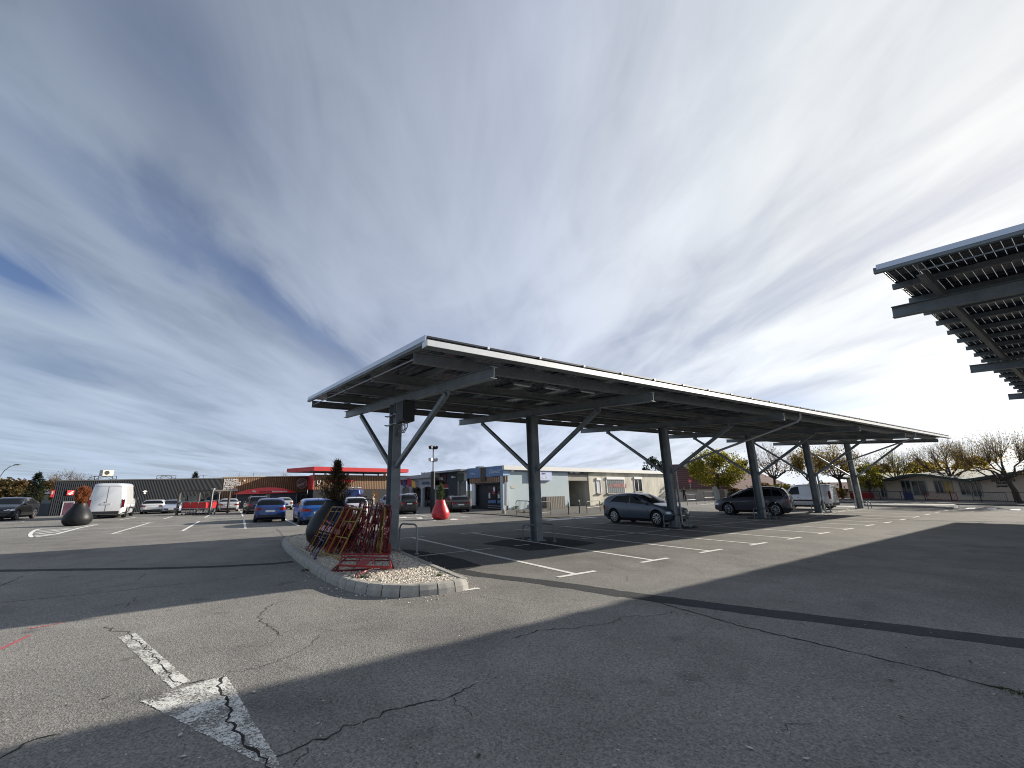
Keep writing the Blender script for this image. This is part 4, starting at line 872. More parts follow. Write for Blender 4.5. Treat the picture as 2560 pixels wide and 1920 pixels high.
for i,px in enumerate(((447,1242,462,1262),(468,1240,500,1264),(512,1241,534,1262))): wpanel('shop_window',wA,px,M_GLASS2,.05,.08)
u,z_=wA.uz(363,1229); text('E',.42,M_TEXTW,st,wA.P(u-.15,z_-.2,.08),wA.d,(0,0,1))
mb=MB(); u,z_=wA.uz(357,1229); mb.wbox(wA,u-.05,u+.3,z_-.03,z_+.03,.05,.12); mb.bw('wall_lamp',M_WHITE,st)
# ---- brown slatted facade
zB0=ZAT(556,1193.5,GB_); zB1=ZAT(768,1191,GC_)
zs=ZAT(700,1231,wB.P(wB.L*.7,0)); 
mb=MB(); vol(mb,wB,.02,wB.L,zs,zB0,zB1,14); mb.bw('timber_facade',M_WOODC,st)
mb=MB(); vol(mb,wB,wB.uz(640,1240)[0],wB.L,0,zs,zs,13.5); mb.bw('shopfront_wall',M_DKWALL,st)
mb=MB(); vol(mb,wB,.02,wB.uz(640,1240)[0],0,zs,zs,13.5); mb.bw('timber_facade',M_WOODC,st)
mb=MB(); mb.beam(wB.P(0,zB0+.02,.02),wB.P(wB.L,zB1+.02,.02),.14,.09); mb.bw('roof_edge',mat('roof_edge_beige',(.42,.36,.28),.7),st)
u,z_=wB.uz(558,1196); u2,z2=wB.uz(597,1227)
lines_=['NOUS SOMMES','PRODUCTEURS','& COMMERÇANTS','POUR VOUS AIDER','À MANGER','UN PEU MIEUX','TOUS LES JOURS']
for i,l in enumerate(lines_): text(l,(z_-z2)/7*1.14,M_TEXTW,st,wB.P(u+.1,z_-.02-(i+.86)*(z_-z2)/7,.03),wB.d,(0,0,1),ext=.02,sx=.92)
# round sign
u,z_=wB.uz(754.5,1208.5); u2,_=wB.uz(768.2,1208.5); r_=abs(u2-u)*.98; rs=empty('round_sign',wB.P(u,z_,.05),0,'round grey brown disc sign with a white sketch on the slatted facade','sign')
mb=MB(); c0=wB.P(u,z_,.06); vs=[wB.P(u+r_*math.cos(a/36*2*math.pi),z_+r_*.98*math.sin(a/36*2*math.pi),.09) for a in range(36)]; vb=[wB.P(u+r_*math.cos(a/36*2*math.pi),z_+r_*.98*math.sin(a/36*2*math.pi),.0) for a in range(36)]
mb.add(vs+vb,[tuple(range(36))]+[(i,36+i,36+(i+1)%36,(i+1)%36) for i in range(36)]); mb.bw('disc',mat('disc_brown',(.20,.155,.15),.6,0,.3,3),rs)
mb=MB(); 
mb.tube([wB.P(u+r_*.92*math.cos(a/30*2*math.pi),z_+r_*.9*math.sin(a/30*2*math.pi),.10) for a in range(31)],.022,5)
for (a,b,c,d) in ((-.8,-.4,.0,.0),(.0,.0,.6,.25),(-.35,-.45,-.05,-.05),(.05,-.35,.15,.0),(.15,.0,.35,-.3),(-.75,-.42,-.6,-.55),(.3,.15,.8,.35)): mb.beam(wB.P(u+a*r_,z_+b*r_,.10),wB.P(u+c*r_,z_+d*r_,.10),.02,.10)
mb.bw('sketch',mat('sign_offwhite',(.55,.5,.48),.6),rs)
for px in ((752,1236,762,1262),(765,1236,775,1262)):
    f=wpanel('glass_door',wB,(px[0],px[1],min(px[2],775),px[3]),M_GLASS2,.02,.06); u0,u1,z0,z1=rect(wB,*px); mb=MB(); mb.wbox(wB,u0-.04,u0,z0,z1,.03,.08); mb.wbox(wB,u1,u1+.04,z0,z1,.03,.08); mb.wbox(wB,u0,u1,z1-.05,z1,.03,.08); mb.bw('door_frame',M_STEEL,f)
wpanel('notice',wB,(737,1241,741,1246.5),M_TEXTW,.03,.05); wpanel('notice',wB,(609,1199.5,613,1203.5),M_TEXTW,.03,.05)
# ---- entrance block
GD,GE=onY(781,43.2),onY(985,44.6)
# facade front parallel to the block: keep it square on, nearer than the slatted wall
wE=Wall(GD,GE); 
zE=ZAT(880,1188,wE.P(wE.L/2,0)); zb=ZAT(880,1223,wE.P(wE.L/2,0))
mb=MB(); BKE=wB.P(wB.L-.05,0,.0)-wE.P(0,0,0); vol(mb,wE,0,wE.L,zb,zE,zE,7,0,BKE); mb.bw('timber_facade',M_WOODC,st)
mb=MB(); mb.beam(wE.P(0,zE*.5+zb*.5,.0)+wE.n*-.6+wE.d*-.03,wE.P(0,zE*.5+zb*.5,.0)+wE.n*-.61+wE.d*-.03,.06,zE-zb); 
rp=[wE.P(-.04,zb,.02),wE.P(-.04,zE+.02,.02)]; C_=wB.P(wB.L-.09,0,.03)
mb=MB(); mb.hexa([(C_.x,C_.y,zb),(rp[0].x,rp[0].y,zb),(rp[0].x+.1,rp[0].y+.0,zb),(C_.x+.1,C_.y,zb),(C_.x,C_.y,zE+.01),(rp[0].x,rp[0].y,zE+.01),(rp[0].x+.1,rp[0].y,zE+.01),(C_.x+.1,C_.y,zE+.01)]); mb.bw('red_return',M_REDF,st)
mb=MB(); vol(mb,wE,.1,wE.L-.1,0,zb-.003,zb-.003,6.5,0,BKE); 
mb.bw('entrance_recess',mat('entrance_dark',(.016,.018,.022),.5,0,.3,.7),st)
for px in ((795,1236,822,1262),(835,1240,852,1262),(934,1225,946,1258),(950,1240,975,1262)): wpanel('shop_window',wE,px,M_GLASS2,-.06,-.03)
f=wpanel('bright_frame',wE,(929,1223,948,1259),M_WHITE,-.05,-.01); wpanel('poster',wE,(931,1225,946,1257),mat('poster_tan',(.38,.20,.10),.5,0,.5,1.5),-.015,.0,f)
# red canopy roof on posts
uL,zt=wE.uz(768,1182); uR,_=wE.uz(1012,1176); zc0=ZAT(880,1179,wE.P(wE.L/2,0,.8)); zc1=ZAT(880,1169.5,wE.P(wE.L/2,0,.8))
mb=MB(); mb.hexa([wE.P(uL+.4,zc0,.9),wE.P(uR,zc0,.9),wE.P(uR-1,zc0,-5),wE.P(uL-.6,zc0,-5),wE.P(uL+.4,zc1,.9),wE.P(uR,zc1,.9),wE.P(uR-1,zc1,-5),wE.P(uL-.6,zc1,-5)]); mb.bw('entrance_canopy',M_REDF,st)
mb=MB(); mb.hexa([wE.P(uL+.5,zc0-.03,.8),wE.P(uR-.1,zc0-.03,.8),wE.P(uR-1.1,zc0-.03,-4.9),wE.P(uL-.5,zc0-.03,-4.9),wE.P(uL+.5,zc0-.002,.8),wE.P(uR-.1,zc0-.002,.8),wE.P(uR-1.1,zc0-.002,-4.9),wE.P(uL-.5,zc0-.002,-4.9)]); mb.bw('soffit',mat('soffit',(.32,.29,.27),.7),st)
for px in (787,815,864,873,938,948,975,984):
    u,_=wE.uz(px,1184); mb=MB(); o_=-.2 if px in(787,815,873,948,984) else -3; mb.wbox(wE,u-.06,u+.06,zE,zc0-.03,o_-.12,o_); mb.bw('canopy_post',M_DARK,st)
# lettering on the entrance
u,z_=wE.uz(800,1205); text('U',.62,M_TEXTW,st,wE.P(u-.35,z_-.25,.03),wE.d,(0,0,1),ext=.03)
u,z_=wE.uz(819,1206); text('Intermarché',.60,M_TEXTR,st,wE.P(u,z_+.05,.03),wE.d,(0,0,1),ext=.03,shear=.2)
u,z_=wE.uz(836,1210); text('SUPER',.36,M_TEXTW,st,wE.P(u,z_-.12,.03),wE.d,(0,0,1),ext=.03,sx=1.5)
u,z_=wE.uz(975,1206); text('a',.75,M_TEXTW,st,wE.P(u-.15,z_-.2,.03),wE.d,(0,0,1),ext=.03)
mb=MB()
for y_ in (1194,1198,1212):
    u,z_=wE.uz(976,y_); mb.beam(wE.P(u,z_,.04),wE.P(u+.55,z_+(.06 if y_!=1212 else 0),.04),.02,.05)
mb.bw('sign_strokes',M_TEXTW,st)
# roof clutter of the store
def ac_unit(name,label,px,yb,wid,hgt,w,depth=-1.5,stand=True,unit=True):
    u,_=w.uz(px,yb); base=w.P(u,0,depth); z0=ZAT(px,yb,base); r=empty(name,(base.x,base.y,z0-.3),0,label,'air conditioner' if unit else 'roof frame')
    if stand:
        mb=MB(); hw=wid/2+.25; hs=.30
        for a in (-1,1):
            for b_ in (-.4,.4):
                mb.beam(base+w.d*a*hw+w.n*b_+Vector((0,0,z0-.3)),base+w.d*a*hw+w.n*b_+Vector((0,0,z0+hs)),.04,.04)
        for b_ in (-.4,.4):
            mb.beam(base-w.d*hw+w.n*b_+Vector((0,0,z0+hs)),base+w.d*hw+w.n*b_+Vector((0,0,z0+hs)),.04,.04)
            mb.beam(base-w.d*hw+w.n*b_+Vector((0,0,z0)),base+w.n*b_+Vector((0,0,z0+hs)),.03,.03); mb.beam(base+w.n*b_+Vector((0,0,z0+hs)),base+w.d*hw+w.n*b_+Vector((0,0,z0)),.03,.03)
        mb.bw('stand',M_DARK,r); z0+=hs+.02
    if unit:
        mb=MB(); mb.hexa([base+w.d*(a*wid/2)+w.n*b_+Vector((0,0,z0+c_)) for c_ in (0,hgt) for a,b_ in ((-1,.35),(1,.35),(1,-.35),(-1,-.35))]); mb.bw('casing',mat('ac_casing',(.60,.59,.52),.5),r)
        mb=MB(); c_=base+w.n*.36+w.d*(-wid*.12)+Vector((0,0,z0+hgt*.52)); vs=[c_+w.d*math.cos(k*math.pi/12)*hgt*.36+Vector((0,0,math.sin(k*math.pi/12)*hgt*.36)) for k in range(24)]; mb.poly(vs); mb.bw('fan_grille',M_DARK,r)
    return r
ac_unit('air_conditioner','cream air conditioning unit with round fan on a metal stand above the dark store roof',282,1199,.78,.5,wA)
ac_unit('roof_frame','empty low metal frame standing on the dark store roof',435,1197,.8,.3,wA,unit=False)
ac_unit('roof_vent_box','small white roof box behind the red entrance canopy',1008,1190,.9,.45,wE,-4,stand=False)
for i,(px,yt_) in enumerate(((547,1188),(615,1184),(652,1182))):
    w=wB if px>560 else wA; u,_=w.uz(px,1195); P_=w.P(max(.5,u),0,-3); zt=ZAT(px,yt_,P_); o=empty('tv_aerial',(P_.x,P_.y,3),0,['leftmost thin television aerial above the slatted store roof','middle thin television aerial above the slatted store roof','rightmost thin television aerial above the slatted store roof'][i],'aerial','aerials behind the store roof')
    mb=MB(); mb.tube([(P_.x,P_.y,2.9),(P_.x,P_.y,zt)],.02,5); mb.beam((P_.x-.35,P_.y,zt-.05),(P_.x+.35,P_.y,zt-.02),.015,.015)
    for q in (-.3,-.1,.1,.3): mb.beam((P_.x+q,P_.y-.1,zt-.04),(P_.x+q,P_.y+.1,zt-.04),.01,.01)
    mb.bw('mast',M_DARK,o)
# awning tent in front of the slatted facade
PA,PB_=onY(592,44.9),onY(742,45.9); wT=Wall(PA,PB_); tnt=empty('awning_shelter',(PA.x,PA.y,0),0,'dark sided shelter with a curved red awning roof bearing white lettering','shelter')
hL=ZAT(596,1236,PA); hR=ZAT(742,1231,PB_); hM=ZAT(668,1218.5,wT.P(wT.L/2,0)); 
def arc(u): return hL+(hR-hL)*u+(hM-(hL+hR)/2)*(1-(2*u-1)**2)**.9 if 0<u<1 else (hL if u<=0 else hR)
n=24; vs=[];
for i in range(n+1):
    u=i/n; e=hL+(hR-hL)*u
    vs+=[wT.P(u*wT.L,e,.35),wT.P(u*wT.L,arc(u),.0),wT.P(u*wT.L,arc(u),-1.5),wT.P(u*wT.L,e,-1.5)]
mb=MB(); mb.add(vs,[(i*4+j,(i+1)*4+j,(i+1)*4+j+1,i*4+j+1) for i in range(n) for j in range(3)]); mb.bw('red_awning',M_REDF,tnt,50)
mb=MB(); mb.hexa([wT.P(0,0,.0),wT.P(wT.L*.99,0,.0),wT.P(wT.L*.99,0,-1.2),wT.P(0,0,-1.2),wT.P(0,hL-.03,.0),wT.P(wT.L*.99,hR-.03,.0),wT.P(wT.L*.99,hR-.03,-1.2),wT.P(0,hL-.03,-1.2)]); mb.bw('side_sheet',M_DKWALL,tnt)
for u in (.0,1.): mb=MB(); mb.wbox(wT,u*wT.L-.04,u*wT.L+.04,0,hL,.02,.1); mb.bw('post',M_STEEL,tnt)
u,z_=wT.uz(629,1227.5); text('by',.30,M_TEXTW,tnt,wT.P(u,z_-.1,.30),wT.d,(0,0,1),sx=1.3,ext=.02)
u,z_=wT.uz(646,1228); text('entrée libre',.22,M_TEXTD,tnt,wT.P(u,z_-.12,.30),wT.d,(0,0,1),sx=1.2,ext=.02)
u,z_=wT.uz(678,1227.5); text('intermarché',.24,M_TEXTW,tnt,wT.P(u,z_-.12,.30),wT.d,(0,0,1),sx=1.35,ext=.02)
wpanel('window',wT,(664,1235,675,1250),mat('pale_pane',(.20,.17,.15),.4),.02,.05,tnt)
# ---- grey corrugated back volume right of the entrance
XW=14.0
wG=Wall((10.5,47.5),(26,44)); zg=ZAT(1040,1189,wG.P(4,0)); gb=empty('back_store',(10.5,47.5,0),0,'flat grey sheet clad volume rising behind the row of white arches','building')
mb=MB(); vol(mb,wG,-1.2,15,0,zg,zg,10); mb.bw('sheet_wall',M_CORRG,gb)
mb=MB()
for i in range(80):
    u=-1.1+i*.2; mb.wbox(wG,u,u+.08,2.2,zg-.04,0,.04)
mb.bw('sheet_ribs',M_CORRG,gb)
for i,(px) in enumerate((1064,1070)):
    u,_=wG.uz(px,1188); P_=wG.P(u,0,-2); mb=MB(); mb.tube([(P_.x,P_.y,zg-.2),(P_.x,P_.y,zg+.55)],.12,10); o=mb.build('flue_pipe',M_STEELL); tag(o,['left of two short metal flues above the grey back store','right of two short metal flues above the grey back store'][i],'flue','roof flues')
# ---- shop wing: walls face the lot (towards -X); three shops in line with the blue one nearest
def wingwall(xa,xb,Y0,Y1): return Wall((xa,Y1),(xb,Y0))
CN=G(1270,1279); CN=Vector((14.05,21.0,0))
# (a) white arcade further back
P1_=PX_=None
def onX(px,py,X):
    d=ray(px,py); return CPOS+d*((X-CX)/d.x)
wR=Wall((13.2,40.0),(13.2,32.6)); arc_=empty('arcade_shops',(13.2,36,0),0,'row of small white arched shops with mixed signs between the entrance and the lamp mast','building')
ztA=ZAT(1000,1193,wR.P(wR.uz(1000,1230)[0],0)); ztB=ZAT(1078,1185,wR.P(wR.uz(1078,1230)[0],0)); uA=wR.uz(998,1230)[0]; uB=wR.uz(1082,1230)[0]
mb=MB(); mb.hexa([wR.P(uA,ztA-.35,.4),wR.P(uB,ztB-.35,.4),wR.P(uB,ztB-.35,-5),wR.P(uA,ztA-.35,-5),wR.P(uA,ztA,.4),wR.P(uB,ztB,.4),wR.P(uB,ztB,-5),wR.P(uA,ztA,-5)]); mb.bw('roof',mat('roof_fascia_grey',(.36,.37,.38),.6,0,.1,2),arc_)
def archwall(w,ua,ub,arches,zspring,rise,ztopA,ztopB,mt,parent,name='arched_wall',th=.25,n=14,o=0.):
    """solid wall with real arched openings"""
    mb=MB(); prev=ua
    def top(u): return ztopA+(ztopB-ztopA)*(u-ua)/(ub-ua)
    def seg(a,b,z0a,z0b): mb.hexa([w.P(a,z0a,o),w.P(b,z0b,o),w.P(b,z0b,o-th),w.P(a,z0a,o-th),w.P(a,top(a),o),w.P(b,top(b),o),w.P(b,top(b),o-th),w.P(a,top(a),o-th)])
    for (a,b) in arches:
        seg(prev,a,0,0)
        for i in range(n):
            x0,x1=a+(b-a)*i/n,a+(b-a)*(i+1)/n; f=lambda x: zspring+rise*math.sqrt(max(0,1-((2*(x-a)/(b-a))-1)**2))
            seg(x0,x1,f(x0),f(x1))
        prev=b
    seg(prev,ub,0,0); return mb.bw(name,mt,parent)
U=lambda px,w=wR: w.uz(px,1240)[0]
zsp=wR.uz(1035,1222)[1]; archwall(wR,uA,uB,[(U(1005),U(1024)),(U(1028),U(1052)),(U(1056),U(1081))],zsp-.15,.35,ztA-.36,ztB-.36,mat('arcade_white',(.42,.44,.47),.7,0,.12,2),arc_)
mb=MB(); mb.wbox(wR,uA,uB,0,2.6,-1.6,-1.5); mb.bw('shop_window',M_GLASS2,arc_)
mb=MB()
for i in range(30): 
    u=rng.uniform(uA+.3,uB-.3); h=rng.uniform(.2,.9); z0=rng.uniform(.5,1.6); mb.wbox(wR,u,u+rng.uniform(.08,.3),z0,z0+h,-1.49,-1.4,rng.choice((0,0,1,2)))
mb.bw('display',[mat('goods_dark',(.05,.04,.045),.7),mat('goods_mid',(.22,.18,.17),.7),mat('goods_red',(.22,.04,.05),.7)],arc_)
for px,mt in (((1003,1200,1018,1212),mat('sign_maroon',(.10,.02,.03),.5)),((1055,1203,1080,1212),mat('sign_greyblue',(.20,.24,.30),.5))): wpanel('shop_sign',wR,px,mt,.02,.08,arc_)
u,z_=wR.uz(1057,1210); text('LES SAVEURS',.26,M_TEXTD,arc_,wR.P(u,z_-.02,.09),wR.d,(0,0,1),sx=1.1)
for i,(px,py,c,s_) in enumerate(((1034,1206,(.5,.02,.05),.5),(1045,1210,(.75,.45,.08),.4),(1021,1209,(.05,.06,.20),.4))):
    u,z_=wR.uz(px,py); P_=wR.P(u,z_,.5); o=empty('shop_flag',P_,0,['crimson flag shaped hanging sign under the arcade roof','yellow orange hanging sign under the arcade roof','dark blue hanging sign under the arcade roof'][i],'sign'); mb=MB()
    mb.grid(lambda a,b:(P_.x+(a-.5)*.12,P_.y+(.5-a)*s_*1.3+(b-.5)*.2,P_.z+(b-.5)*s_*1.7+.05*math.sin(a*6)),5,5); q=mb.bw('banner',mat('banner_%d'%i,c,.6),o); md=q.modifiers.new('s','SOLIDIFY'); md.thickness=.02
    mb=MB(); mb.tube([wR.P(u,z_+.25,0),wR.P(u,z_+.25,.6)],.015,5); mb.bw('bracket',M_DARK,o)
# (b) dark shop with arched window, sloping roof edge
wN=Wall((14.0,33.6),(14.0,26.3)); nb=empty('dark_shop',(14,30,0),0,'dark fronted shop with a maroon panel, an arched window and a grey sloping roof edge','building')
un0,un1=0,wN.L; zN0=ZAT(1075,1186.5,wN.P(0,0)); zN1=ZAT(1167,1177,wN.P(wN.L,0)); zT0=ZAT(1075,1182,wN.P(0,0)); zT1=ZAT(1167,1172.5,wN.P(wN.L,0))
mb=MB(); mb.hexa([wN.P(-.4,zN0,.7),wN.P(wN.L,zN1,.7),wN.P(wN.L,zN1,-6),wN.P(-.4,zN0,-6),wN.P(-.4,zT0,.7),wN.P(wN.L,zT1,.7),wN.P(wN.L,zT1,-6),wN.P(-.4,zT0,-6)]); mb.bw('roof_slab',mat('roof_fascia_grey',(.36,.37,.38)),nb)
uq=wN.uz(1144,1230)[0]; ua_,ub_=wN.uz(1086,1235)[0],wN.uz(1121,1235)[0]
archwall(wN,.0,uq,[(ua_,ub_)],wN.uz(1103,1214)[1],wN.uz(1103,1205)[1]-wN.uz(1103,1214)[1],zN0-.01,zN0+(zN1-zN0)*uq/wN.L-.01,M_DKWALL,nb,'dark_wall')
mb=MB(); mb.wbox(wN,ua_-.1,ub_+.1,.35,2.9,-.32,-.26); f=mb.bw('window',M_GLASS2,nb)
mb=MB()
for q in (ua_,(ua_+ub_)/2-.03,ub_-.06): mb.wbox(wN,q,q+.07,.4,wN.uz(1103,1214)[1],-.2,-.1)
for z0 in (.42,wN.uz(1103,1222)[1]): mb.wbox(wN,ua_,ub_,z0,z0+.07,-.21,-.09)
mb.bw('window_frame',M_WHITE,f); u0,u1,z0,z1=rect(wN,1087,1207,1120,1216); mb=MB(); mb.wbox(wN,u0+.1,u1-.1,z0-.15,z1-.1,-.25,-.22); mb.bw('window_banner',mat('banner_pinkred',(.38,.07,.09),.5,0,.5,3),f)
wpanel('white_poster',wN,(1086,1213,1097,1224),M_WHITE,-.08,-.04,nb)
wpanel('maroon_panel',wN,(1087,1187,1117,1204),mat('maroon_panel',(.075,.022,.028),.5),.02,.06,nb); u,z_=wN.uz(1088,1201); text('NATIONAL',.42,M_TEXTW,nb,wN.P(u,z_,.07),wN.d,(0,0,1),sx=.85)
mb=MB(); u,z_=wN.uz(1137,1193); mb.wbox(wN,u-.1,u+.18,z_-.08,z_+.08,.02,.3); mb.bw('wall_lamp',M_WHITE,nb)
# arch bay between dark and blue shop
zW1=zN1
archwall(wN,uq+.01,wN.L,[(wN.uz(1146,1235)[0],wN.uz(1170,1235)[0])],wN.uz(1158,1210)[1],.35,zN0+(zN1-zN0)*uq/wN.L-.01,zN1-.01,mat('bay_cream',(.42,.40,.36),.8,0,.15,2),nb,'cream_arch')
mb=MB(); mb.wbox(wN,uq,wN.L+1.6,0,3.1,-1.7,-1.6); mb.bw('dark_recess',M_BLK,nb)
wpanel('green_sign',wN,(1145,1184,1159,1203),mat('sign_green',(.03,.06,.03),.5,0,.4,2),.03,.08,nb)
for i,(a,b,c) in enumerate(((1137,1141,1168),(1140,1148,1168))):
    u,_=wN.uz((a+b)/2,1175); P_=wN.P(u,0,-2.5); zt=ZAT((a+b)/2,c,P_); zb_=2.9; mb=MB(); ww=.1 if i==0 else .28; mb.box(P_.x-ww,P_.x+ww,P_.y-ww,P_.y+ww,zb_,zt); mb.box(P_.x-ww-.03,P_.x+ww+.03,P_.y-ww-.03,P_.y+ww+.03,zt,zt+.04); o=mb.build('roof_flue',M_STEELL if i==0 else mat('flue_green',(.03,.05,.04),.5)); tag(o,['thin pale chimney pipe on the dark shop roof','square dark green chimney box on the dark shop roof'][i],'chimney')
# (c) blue salon corner shop
wS=Wall((14.0,26.2),(14.0,21.0)); wW=Wall((14.0,21.0),tuple((CPOS+ray(1672,1200)*(3.6-CH)/ray(1672,1179).z)[:2]) if False else (14,21))
def rooft(px,py,zr):
    d=ray(px,py); return CPOS+d*((zr-CH)/d.z)
E_=rooft(1672,1178.5,3.5); wW=Wall((14.0,21.0),(E_.x,E_.y)); ZR=3.5
bl=empty('blue_salon',(14,23,0),0,'pale blue rendered shop with a two part blue signboard above timber cladding','building')
uP=wW.uz(1422,1220)[0]; uC=wW.uz(1473,1220)[0]
mb=MB(); vol(mb,wW,0,uP,0,3.16,3.16,.3); mb.bw('rendered_wall',M_BLUEW,bl)
mb=MB(); mb.wbox(wW,.02,uP,3.02,3.16,.0,.03); mb.bw('frieze',mat('frieze_blue',(.22,.27,.32),.7),bl)
BK=Vector((0,9,0)); rq=[wW.P(-.05,0,.3)-Vector((.03,0,0)),wW.P(wW.L,0,.3),wW.P(wW.L,0,0)+BK,Vector((13.97,26.2,0))]
mb=MB(); mb.hexa([q+Vector((0,0,3.165)) for q in rq]+[q+Vector((0,0,ZR)) for q in rq]); mb.bw('roof_fascia',mat('fascia_white',(.68,.68,.66),.6,0,.1,1),bl)
zS0=ZAT(1169,1172.5,wS.P(0,0)); 
mb=MB(); mb.hexa([wS.P(0,wS.uz(1169,1196)[1],.35),wS.P(wS.L*.0+2.55,wS.uz(1205,1194)[1],.35),wS.P(2.55,wS.uz(1205,1194)[1],.0),wS.P(0,wS.uz(1169,1196)[1],.0),wS.P(0,3.40,.35),wS.P(2.55,3.46,.35),wS.P(2.55,3.46,0),wS.P(0,3.40,0)]); 
def board(px,mt,o0,o1,nm,par):
    """quad given by 4 photo corners on the wall"""
    q=[wS.uz(*p) for p in px]; mb=MB(); mb.hexa([wS.P(q[0][0],q[0][1],o1),wS.P(q[1][0],q[1][1],o1),wS.P(q[1][0],q[1][1],o0),wS.P(q[0][0],q[0][1],o0),wS.P(q[3][0],q[3][1],o1),wS.P(q[2][0],q[2][1],o1),wS.P(q[2][0],q[2][1],o0),wS.P(q[3][0],q[3][1],o0)]); return mb.bw(nm,mt,par)
M_SGB=mat('signboard_blue',(.13,.22,.40),.5,0,.06,2)
board([(1168,1196.5),(1203,1193.6),(1203,1169.4),(1168,1173)],M_SGB,-.05,.05,'signboard',bl)
board([(1203,1203),(1215,1202),(1215,1168.3),(1203,1169.4)],mat('driftwood',(.10,.075,.06),.8,0,.4,6),-.02,.09,'timber_board',bl)
board([(1215,1193),(1257,1189),(1257,1163.5),(1215,1168.3)],M_SGB,-.05,.05,'signboard',bl)
board([(1173,1209.6),(1262,1204.5),(1262,1189.8),(1173,1196)],M_WOODP,-.12,-.02,'timber_cladding',bl)
mb=MB(); mb.wbox(wW,.0,.72,2.72,3.12,.0,.06); mb.bw('light_blue_panel',mat('panel_lightblue',(.30,.46,.68),.5),bl)
board([(1176,1212.5),(1262,1208),(1262,1204.5),(1176,1209.6)],M_DKWALL,-.2,-.1,'lintel',bl)
mb=MB(); mb.wbox(wS,0,wS.L,0,3.2,-.5,-.4); mb.bw('shopfront_wall',mat('entrance_dark',(.016,.018,.022)),bl)
board([(1178,1263),(1185,1263.5),(1185,1209.3),(1178,1209.6)],M_WHITE,-.2,-.06,'white_post',bl); board([(1259,1264),(1265,1264),(1265,1205),(1259,1205.3)],M_WHITE,-.2,-.06,'white_post',bl)
for px in ([(1212,1256),(1231,1256),(1231,1217),(1212,1218)],[(1235,1256),(1257,1256),(1257,1216),(1235,1217)]):
    f=board(px,M_GLASS2,-.42,-.36,'shop_window',bl); board([(px[0][0],1258.5),(px[1][0],1258.5),(px[1][0],1250.5),(px[0][0],1250.8)],M_SGB,-.37,-.34,'window_panel',f)
    board([(px[0][0]+(10 if px[0][0]<1220 else 2),1236),(px[0][0]+(17 if px[0][0]<1220 else 14),1236),(px[0][0]+(17 if px[0][0]<1220 else 14),1228),(px[0][0]+(10 if px[0][0]<1220 else 2),1229)],mat('poster_red',(.35,.04,.05),.5,0,.4,4),-.37,-.345,'poster',f)
    board([(px[0][0]+1,1246),(px[0][0]+5,1246),(px[0][0]+5,1232),(px[0][0]+1,1232)],M_WHITE,-.37,-.345,'poster',f)
mb=MB()
for k in range(12): q=wS.uz(1227,1223); a=2*math.pi*k/12
vs=[wS.P(wS.uz(1227,1223)[0]+.13*math.cos(k*math.pi/8),wS.uz(1227,1223)[1]+.2*math.sin(k*math.pi/8),-.33) for k in range(16)]; mb.poly(vs); mb.bw('round_sign',M_TEXTW,bl)
u,z_=wS.uz(1176,1188); text('Ô Sens',.30,mat('script_pale',(.50,.58,.68),.5),bl,wS.P(u,z_,.06),wS.d,(0,.0,1),shear=.3,ext=.01); u,z_=wS.uz(1224,1184); text('Charlott’',.42,mat('script_pale',(.50,.58,.68)),bl,wS.P(u,z_,.06),wS.d,(0,0,1),shear=.4,ext=.01)
mb=MB(); mb.wbox(wS,0,wS.L,0,.02,.0,1.3); 
for k in range(3): mb=MB() if k==0 else mb
for z0 in (.14,.30): mb.wbox(wS,wS.uz(1212,1262)[0],wS.L-.1,z0,z0+.05,-.33,-.30)
mb.bw('white_rails',mat('rail_grey',(.35,.35,.36),.5),bl)
# things on the blue wall
def wallsign(w,px,mt,o0,o1,nm,label,cat='sign',part='board'):
    u0,u1,z0,z1=rect(w,*px); r=empty(nm,w.P((u0+u1)/2,(z0+z1)/2,o1),0,label,cat); mb=MB(); mb.wbox(w,u0,u1,z0,z1,o0,o1); mb.bw(part,mt,r); return r,u0,u1,z0,z1
M_LAV=mat('lavender_board',(.42,.48,.70),.5)
r,u0,u1,z0,z1=wallsign(wW,(1320,1176,1375,1201),M_LAV,.02,.20,'wall_sign','lavender signboard with white script hung on the pale blue wall behind the second column')
text('ENVY',.20,mat('sign_navy',(.03,.05,.16),.5),r,wW.P(u0+(u1-u0)*.54,z1-.34,.205),wW.d,(0,0,1)); text('VIE & CO PLUS',.26,M_TEXTW,r,wW.P(u0+.15,z0+.16,.205),wW.d,(0,0,1),shear=.3,sx=1.25)
r,*_=wallsign(wW,(1276.5,1173,1281,1179),M_WHITE,.02,.2,'wall_lamp','small white flood lamp under the eaves of the pale blue wall','lamp','housing')
r,*_=wallsign(wW,(1277.5,1214,1287,1221),mat('plate_beige',(.42,.40,.32),.6,0,.3,9),.01,.02,'street_plaque','small beige plaque on the pale blue wall')
r,*_=wallsign(wW,(1355,1241,1402,1271),M_WOODG,.05,.5,'timber_bin_screen','grey weathered timber screen box standing against the pale blue wall','screen','planks')
